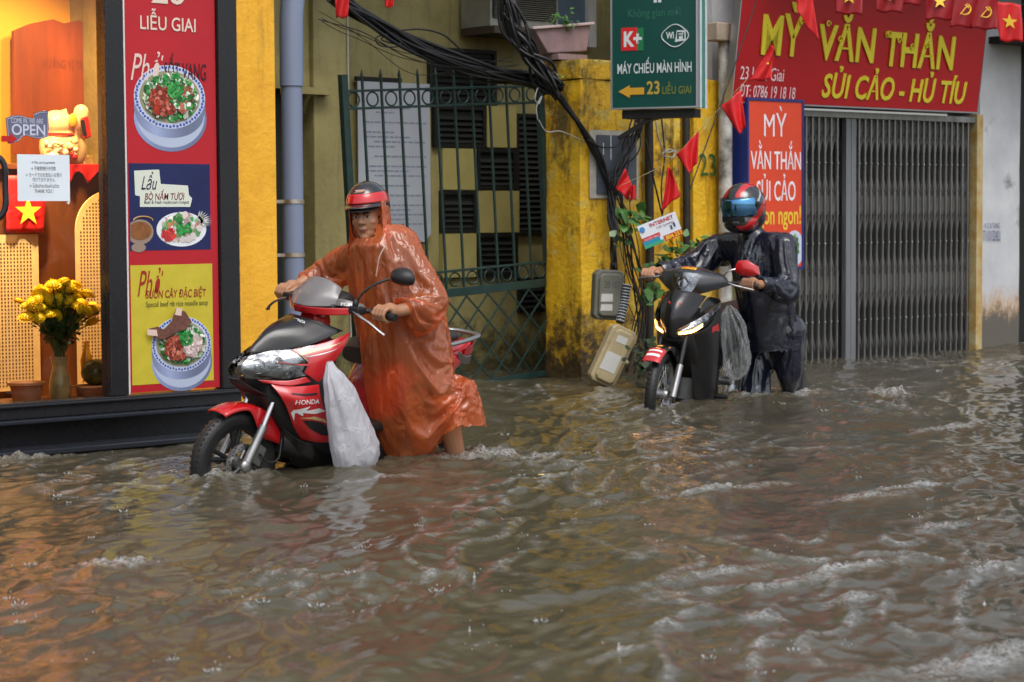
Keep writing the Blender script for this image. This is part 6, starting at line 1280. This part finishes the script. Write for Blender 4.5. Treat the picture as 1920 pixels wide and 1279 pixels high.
# full-face helmet
hm = empty('helmet', None); hm.parent = rid; c = hc + Vector((0, 0, .004)); fw = fw2; rt = fw.cross(Vector((0, 0, 1))).normalized(); up = rt.cross(fw).normalized(); HM = Matrix((rt, fw, up)).transposed(); Q = lambda x, y, z: c + (rt * x + fw * y + up * z) * 1.1
w = MB(); w.ell(Q(0, 0, .02), (.140, .162, .148), HM, 32, 24); w.ell(Q(0, .035, -.07), (.118, .134, .082), HM, 28, 18); w.ell(Q(0, -.03, -.05), (.126, .12, .11), HM, 28, 18)
o = remesh(w, 'shell', .006, 6, attr_mat('helmet_shell_paint', .14, 1.0), hm)
def hcol(p):
    x, y, z = (HM.transposed() @ (p - c)) / 1.1; zz = z + .35 * y; a = math.sin(9 * y + 22 * z + 3 * abs(x) * 10)
    if abs(x) > .045 and -.13 < z < .12 and abs(z - .75 * (-y) * .9 + .02 + .012 * a) < .024: return (.50, .008, .012, 1)
    if z > .085 and abs(abs(x) - .05) < .018 and y > -.05: return (.50, .008, .012, 1)
    if abs(x) > .05 and abs(z + .8 * y - .06) < .008: return (.45, .45, .47, 1)
    if -.135 < z < -.085 and y > 0 and abs(x) > .04 and a > .3: return (.45, .01, .012, 1)
    return (.009, .009, .010, 1)
set_vcol(o.data, hcol)
rows = []
for j in range(13):
    t = j / 12; z = .075 - .108 * t; rows.append([Q(.1345 * math.sin(a) * math.sqrt(max(.1, 1 - ((z - .02) / .15) ** 2)) * 1.0, .156 * math.cos(a) * math.sqrt(max(.1, 1 - ((z - .02) / .165) ** 2)), z) for a in np.linspace(-1.28, 1.28, 33)])
w = MB(); w.grid(rows); o = w.build('visor', mat('mirror_visor', C(96, 150, 196), .07, 1.0), hm, smooth=180); o.modifiers.new('s', 'SOLIDIFY').thickness = .003
rows = []
for j in range(7):
    t = j / 6; z = -.032 - .034 * t; rows.append([Q(.120 * math.sin(a), .145 * math.cos(a) + .004, z) for a in np.linspace(-.75, .75, 21)])
w = MB(); w.grid(rows); w.build('face_opening', mat('balaclava', (.006, .006, .007, 1), .8), hm, smooth=180).modifiers.new('s', 'SOLIDIFY').thickness = .004
for k in (1, -1): w = MB(); w.lathe([(0, .008), (.018, .006), (.02, 0)], Matrix.Translation(Q(.128 * k, .03, .03)) @ (rt * k).to_track_quat('Z', 'Y').to_matrix().to_4x4(), 16); w.build('visor_hinge', M_bkp, hm, smooth=50)
# ================================================================== cables
def cable_run(name, lab, pts, n, spread, r, seed, group=None, sag=0.0, sub=40):
    rr = random.Random(seed); t = empty(name, pts[0], lab, 'cable', group)
    for i in range(n):
        ph = [rr.uniform(0, 6.28) for _ in range(3)]; am = spread * rr.uniform(.4, 1.0); P = cr(pts, sub); Q_ = []
        for j, p in enumerate(P):
            s = j / (sub - 1); Q_.append(p + Vector((am * math.sin(ph[0] + s * 5), am * math.sin(ph[1] + s * 7), am * math.sin(ph[2] + s * 6) - sag * rr.random() * 0 - sag * 4 * s * (1 - s) * (i / n))))
        w = MB(); w.tube(Q_, r * rr.uniform(.6, 1.3), 6); w.build('cable', M_cable, t, smooth=180)
    return t
VG = 11.85
cable_run('cable_bundle', 'thick sagging bundle of black cables strung across the alley', [PV(628, -8, VG), PV(690, 28, VG), PV(770, 75, VG), PV(850, 112, VG), PV(930, 135, VG), PV(1000, 148, VG), PV(1035, 165, 11.66)], 30, .045, .012, 1, sag=.06)
cable_run('cable_bundle', 'tangled black cable bundle dropping past the air conditioner', [PV(950, -10, 11.8), PV(962, 45, 11.75), PV(990, 95, 11.7), PV(1018, 135, 11.66), PV(1045, 175, 11.64)], 26, .07, .012, 2)
cable_run('cable_bundle', 'slanting black cable bundle crossing the face of the yellow pillar', [PV(1020, 140, 11.65), PV(1060, 195, 11.64), PV(1100, 255, 11.64), PV(1128, 310, 11.64), PV(1145, 352, 11.63)], 11, .02, .011, 3)
cable_run('cable_bundle', 'vertical black cable bundle running down to the upper meter box', [PV(1148, 345, 11.62), PV(1146, 400, 11.62), PV(1150, 450, 11.6), PV(1154, 505, 11.58)], 12, .028, .011, 4)
cable_run('cable_bundle', 'fan of black cables hanging under the green projecting sign', [PV(1200, 215, 11.6), PV(1185, 265, 11.6), PV(1165, 315, 11.6), PV(1150, 352, 11.6)], 10, .05, .008, 5)
cable_run('cable_bundle', 'loose thin black wires trailing down the yellow wall behind leaves', [PV(1160, 350, 11.6), PV(1178, 430, 11.6), PV(1188, 520, 11.58), PV(1196, 600, 11.55), PV(1190, 690, 11.5)], 12, .07, .006, 6)
cable_run('wire', 'thin black wires drooping below the alley cable bundle', [PV(600, 28, VG), PV(680, 62, VG), PV(760, 104, VG), PV(840, 112, VG), PV(960, 112, VG)], 4, .05, .004, 7, sag=.12)
def wire(lab, pts, r=.004, m=None, n=40): w = MB(); w.tube(cr(pts, n), r, 6); return tag(w.build('wire', m or M_cable, smooth=180), lab, 'wire')
wire('looping black wire above the alley bundle', [PV(740, 58, VG), PV(790, 55, VG), PV(830, 65, VG), PV(858, 88, VG), PV(868, 98, VG)], .007)
wire('round coil of spare wire on the alley cables', [PV(*q, VG - .03) for q in ((735, 62), (706, 70), (712, 85), (742, 88), (752, 76), (735, 62), (715, 74), (745, 84))], .005)
wire('pale looped wire hanging beside the gate top', [PV(*q, 11.66) for q in ((1008, 165), (1003, 185), (1010, 195), (1016, 180), (1006, 200), (1008, 225))], .004, mat('pale_wire', (.35, .33, .3, 1), .4))
wire('thin pale wire curving over the yellow pillar', [PV(*q, 11.66) for q in ((1010, 225), (1025, 247), (1050, 246), (1080, 258), (1100, 268))], .004, mat('pale_wire', K0))
wire('grey cable arching from the pillar bundle to the bracket', [PV(*q, 11.6) for q in ((1102, 262), (1125, 275), (1150, 276), (1162, 268), (1165, 256))], .006)
wire('white looped cable beside the black downpipe', [PV(*q, 11.62) for q in ((1228, 215), (1234, 255), (1248, 285), (1268, 282), (1260, 295), (1242, 290), (1256, 280), (1272, 288))], .006, mat('pale_wire', K0))
wire('black cable hanging straight beside the downpipe', [PV(*q, 11.62) for q in ((1240, 215), (1246, 290), (1240, 350), (1243, 400))], .006)
wire('bent black rod leaning on the yellow wall', [PV(*q, 11.6) for q in ((1211, 262), (1222, 320), (1236, 380), (1246, 420))], .007)
wire('black sign stay wire running up to the red sign', [PV(*q, 11.3) for q in ((1283, 385), (1330, 255), (1375, 130), (1412, 20), (1420, -10))], .005)

# ================================================================== meter boxes, hose, advert, leaves
def meter(lab, px, rot, D, wd, ht, col, papers):
    c = PD(*px, D); r = Vector((math.cos(math.radians(28)), -math.sin(math.radians(28)), 0)); a = math.radians(rot); u = Vector((0, 0, 1)); R_, U_ = r * math.cos(a) + u * math.sin(a), u * math.cos(a) - r * math.sin(a); pl = Plane(c, R_, U_)
    t = empty('meter_box', c - U_ * ht / 2, lab, 'meter box'); m = mat('meter_' + lab[:5], col, .45, var=.25, vscale=6)
    rd = lambda w_, h_, k: [(-w_ + k, -h_), (w_ - k, -h_), (w_, -h_ + k), (w_, h_ - k), (w_ - k, h_), (-w_ + k, h_), (-w_, h_ - k), (-w_, -h_ + k)]
    w = MB(); w.prism(rd(wd / 2, ht / 2, .03), pl, -.09, .02); w.build('case', m, t, bevel=.012); w = MB(); w.prism(rd(wd / 2 - .025, ht / 2 - .025, .025), pl, .0205, .05); w.build('cover', m, t, bevel=.014, seg=3)
    for (x0, y0, x1, y1) in papers: flat([(x0, y0), (x1, y0 + .004), (x1 - .003, y1), (x0 + .004, y1 - .003)], pl, .0505, .052, 'paper_label', mat('wet_paper', C(208, 208, 202), .4, var=.12), t)
    w = MB(); w.ell(pl(wd / 2 + .005, 0, .0), (.02, .02, .02)); w.build('latch', m, t, smooth=180); return pl, t
plm, tm = meter('grey electric meter box hanging upright on the cables', (1141, 553), -3, 15.35, .215, .36, C(120, 120, 108), [(-.07, -.05, .02, .01), (-.07, -.115, .02, -.065)])
text('2B 107', plm, (-.05, .05, .07, .10), mat('faded_grey', C(84, 84, 76), .6), tm, c=.052)
meter('beige electric meter box toppled against the pillar foot', (1150, 668), -26, 15.2, .20, .44, C(186, 170, 132), [(-.075, -.12, .045, .02), (-.05, .10, .035, .155)])
w = MB(); P = cr([PD(1176, 535, 15.35), PD(1170, 570, 15.34), PD(1162, 605, 15.3)], 26)
for i, p in enumerate(P): pass
w.tube(P, .028, 12); hs = empty('corrugated_hose', P[-1], 'striped grey corrugated hose behind the meter box', 'hose'); w.build('core', M_cable, hs, smooth=60)
tr = MB(); tr.tube([Vector((.030 * math.cos(t), .030 * math.sin(t), 0)) for t in np.linspace(0, 6.2832, 17)], .0055, 6, caps=False); tme = tr.mesh('rib'); tme.materials.append(mat('hose_grey', (.42, .45, .48, 1), .35)); shade(tme, 180)
for i in range(0, 26, 2):
    o = bpy.data.objects.new('rib', tme); COL.objects.link(o); o.parent = hs; o.matrix_parent_inverse = wmat(hs).inverted(); o.matrix_basis = Matrix.Translation(P[i]) @ (P[min(i + 1, 25)] - P[max(i - 1, 0)]).to_track_quat('Z', 'Y').to_matrix().to_4x4()
# advert board
c = PD(1238, 432, 14.9); a = math.radians(21); r = Vector((math.cos(math.radians(32)), -math.sin(math.radians(32)), 0)); u = Vector((0, 0, 1)); pl = Plane(c, r * math.cos(a) + u * math.sin(a), u * math.cos(a) - r * math.sin(a))
ad = empty('advert_sheet', c, 'tilted white internet advert sheet among the leaves', 'advert')
flat(rp((-.145, -.085, .145, .085)), pl, -.004, 0, 'sheet', mat('vinyl_white', C(214, 220, 226), .35), ad)
text('INTERNET', pl, (-.06, .045, .12, .072), ink('ad_red', 176, 40, 60), ad, c=.003, bold=.02); text('CÁP QUANG', pl, (-.02, .014, .11, .036), ink('ad_maroon', 130, 60, 80), ad, c=.003)
flat(rp((-.145, -.035, -.01, -.008)), pl, .001, .002, 'strip', ink('ad_red2', 196, 44, 60), ad); flat(rp((-.145, -.062, -.02, -.036)), pl, .001, .002, 'strip', ink('ad_teal', 40, 140, 170), ad); flat(rp((-.145, -.085, .0, -.063)), pl, .001, .002, 'strip', ink('ad_green', 60, 160, 120), ad); flat(rp((.005, -.085, .145, -.045)), pl, .001, .002, 'strip', ink('ad_red3', 190, 40, 44), ad)
text('TRUYỀN HÌNH', pl, (-.135, -.032, -.02, -.012), M_wht, ad, c=.004); text('.804.253', pl, (.01, -.08, .14, -.05), ink('ad_yellow', 236, 206, 60), ad, c=.004, bold=.02)
for (x, y) in ((.075, -.005), (.10, .005)): flat(rp((x, y - .018, x + .014, y + .012)), pl, .001, .003, 'device_print', ink('ad_dark', 60, 80, 100), ad)
w = MB(); w.lathe([(.0, 0), (.02, .0), (.02, .004), (0, .004)], Matrix.Translation(pl(-.12, .05, .001)) @ pl.n.to_track_quat('Z', 'Y').to_matrix().to_4x4(), 14); w.build('logo_dot', ink('ad_logo', 70, 130, 190), ad)
pts = [PD(x, y, 15.1) for x, y in ((1195, 405), (1205, 420), (1170, 410), (1290, 455), (1308, 462), (1325, 462), (1270, 478), (1240, 490), (1225, 480), (1220, 545), (1226, 565), (1215, 500), (1255, 470), (1160, 440), (1165, 415))]
leafy('climbing_vine', pts, 110, .045, .085, 'green broad leaved vine climbing the yellow wall wires', seed=12)
leafy('climbing_vine', [PD(x, y, 14.9) for x, y in ((1226, 640), (1222, 660), (1196, 690), (1205, 700), (1190, 660))], 50, .06, .06, 'low dark vine leaves at the wall foot behind the wheel', seed=13, m=mat('dark_leaf', (.03, .06, .02, 1), .5, var=.5, vscale=20))

# ================================================================== bunting flags
fl_mesh = {}
def flag(pts, lab, grp, mark=None, seed=0, D=14.8, m=None):
    """a small cloth flag from four corners in the picture, hung at depth D with ripples"""
    rr = random.Random(seed); c = [PD(x, y, D + dz) for (x, y, dz) in pts]; t = empty('flag', c[0], lab, 'flag', grp); n = 14; rows = []
    for j in range(n + 1):
        v = j / n; row = []
        for i in range(n + 1):
            u_ = i / n; p = c[0].lerp(c[1], u_).lerp(c[3].lerp(c[2], u_), v); row.append(p + _f0 * .02 * math.sin(u_ * 7 + v * 3 + seed) + Vector((0, 0, .006 * math.sin(u_ * 9 + seed))))
        rows.append(row)
    w = MB(); w.grid(rows); o = w.build('cloth', m or M_red, t, smooth=180); s_ = o.modifiers.new('s', 'SOLIDIFY'); s_.thickness = .0015
    if mark:
        ctr = rows[n // 2][n // 2]; r = (rows[n // 2][n] - rows[n // 2][0]).normalized(); u = (rows[0][n // 2] - rows[n][n // 2]).normalized(); pl = Plane(ctr - FWD * .03, r, u)
        L = min((c[1] - c[0]).length, (c[3] - c[0]).length)
        if mark == 'star': star(pl, 0, 0, L * .28, 0, t)
        else:
            w = MB(); R_ = L * .2; w.tube([pl(R_ * math.cos(a), R_ * math.sin(a)) for a in np.linspace(-2.2, 1.2, 14)], [.002 + .004 * math.sin(k / 13 * 3.14) for k in range(14)], 6); w.tube([pl(-R_ * .8, -R_ * .9), pl(R_ * .4, R_ * .5)], .004, 6); w.tube([pl(R_ * .05, R_ * .75), pl(R_ * .7, R_ * .15)], .006, 6); w.build('emblem', M_flagyellow, t)
    return t
flag([(1352, 200, 0), (1390, 168, 0), (1398, 238, 0), (1386, 254, 0)], 'red bunting flag overlapping the blue edge of the orange sign', 'loose bunting flags', seed=1, D=15.0)
flag([(1268, 290, 0), (1311, 245, 0), (1307, 305, 0), (1292, 327, 0)], 'red bunting flag beside the painted house number', 'loose bunting flags', seed=2, D=15.0)
flag([(1252, 312, 0), (1258, 316, 0), (1276, 366, 0), (1240, 396, 0)], 'red bunting flag dangling above the advert sheet', 'loose bunting flags', seed=3, D=15.0)
flag([(1172, 314, 0), (1184, 345, 0), (1178, 376, 0), (1154, 352, 0)], 'crumpled small red flag tied on the wires by the fuse panel', 'loose bunting flags', seed=4, D=15.05)
flag([(1180, 345, 0), (1190, 348, 0), (1194, 370, 0), (1182, 378, 0)], 'lower tip of small red flag on the wires', 'loose bunting flags', seed=5, D=15.0)
flag([(1448, 84, 0), (1452, 90, 0), (1446, 150, 0), (1404, 152, 0)], 'red bunting flag with yellow emblem covering the street number', 'loose bunting flags', 'emblem', 6, 15.3)
flag([(1496, -10, 0), (1524, -10, 0), (1535, 78, 0), (1494, 22, 0)], 'red bunting flag hanging between the sign words', 'loose bunting flags', seed=7, D=15.3)
flag([(1862, 2, 0), (1915, 8, 0), (1917, 78, 0), (1874, 78, 0)], 'red flag with yellow star at the end of the white wall', 'bunting along the sign top', 'star', 8, 16.6)
for i, (x, y, m_) in enumerate(((1592, -6, 'star'), (1668, -10, 'emblem'), (1702, -24, 'star'), (1762, 4, 'star'), (1808, 18, 'emblem'), (1846, 22, 'emblem'))):
    flag([(x - 28, y - 34, 0), (x + 26, y - 32, 0), (x + 24, y + 34, 0), (x - 26, y + 32, 0)], ('dark red wet flag with yellow star' if m_ == 'star' else 'dark red wet flag with hammer emblem') + ' strung along the sign top', 'bunting along the sign top', m_, 20 + i, 16.2, mat('wet_flag_red', (.30, .006, .010, 1), .5, var=.2))
flag([(626, -20, 0), (656, -20, 0), (652, 33, 0), (630, 34, 0)], 'red flag strip hanging where the cables leave the shop corner', 'bunting over the alley', seed=31, D=14.2)
flag([(720, -20, 0), (740, -20, 0), (737, 13, 0), (722, 15, 0)], 'tip of a red flag above the alley cables', 'bunting over the alley', seed=32, D=14.2)
wire('thin bunting string over the sign top', [PD(x, y, 16.25) for x, y in ((1560, -40), (1650, -40), (1760, -25), (1860, -2), (1925, 10))], .002)
wire('thin bunting string across the pillar and signs', [PD(x, y, 15.02) for x, y in ((1160, 350), (1240, 312), (1268, 290), (1311, 245), (1352, 200), (1400, 150))], .0025, mat('bunting_string', (.3, .25, .1, 1), .6))
# stick leaning behind the poncho and the floating scraps
w = MB(); w.ell((0, 0, 0), (.055, .012, .006), n=14, m=6); o = w.build('floating_leaf', mat('straw_scrap', C(190, 166, 110), .5), smooth=180); p = PZ(1028, 896); o.location = (p.x, p.y, .012); o.rotation_euler = (0, .1, math.radians(-25)); tag(o, 'pale straw scrap floating on the brown water', 'leaf')
rr = random.Random(40)
# rain splashes: little crowns and beads thrown up by drops
w = MB()
for i in range(110):
    x, y = rr.uniform(0, 1920), 660 + 619 * rr.random() ** 1.25; p = PZ(x, y)
    if p.y > 11.4 or (p.x < 7.0 and p.y > 9.7): continue
    iu, iv = int((p.x - U0) / STEP), int((p.y - V0) / STEP)
    if not (0 <= iu < nx and 0 <= iv < ny): continue
    p.z = Hh[iv, iu]; k = rr.random(); s = rr.uniform(.5, 1.2)
    if k < .06:
        h = rr.uniform(.004, .020) * s; w.lathe([(.007 * s, -.004), (.0035 * s, h * .4), (.002 * s, h * .8), (.003 * s, h), (0, h + .003)], Matrix.Translation(p), 6)
    elif k < .55:
        n = rr.randint(5, 9)
        for q in range(n):
            a = 6.283 * q / n + rr.random(); d = Vector((math.cos(a), math.sin(a), 0)); b = p + d * .014 * s; w.tube([b, b + d * .008 * s + Vector((0, 0, .010 * s * rr.uniform(.5, 1.3)))], [.003 * s, .001 * s], 5)
    for q in range(rr.randint(1, 4)): w.ell(p + Vector((rr.gauss(0, .03), rr.gauss(0, .03), rr.uniform(.006, .03))), (rr.uniform(.0015, .003),) * 3, n=6, m=4)
o = w.build('rain_splash', mat('splash_water', (.38, .39, .39, 1), .05, spec=.8), smooth=180, fix=False); tag(o, 'scattered rain drop splashes leaping from the flood water', 'splash', kind='stuff')
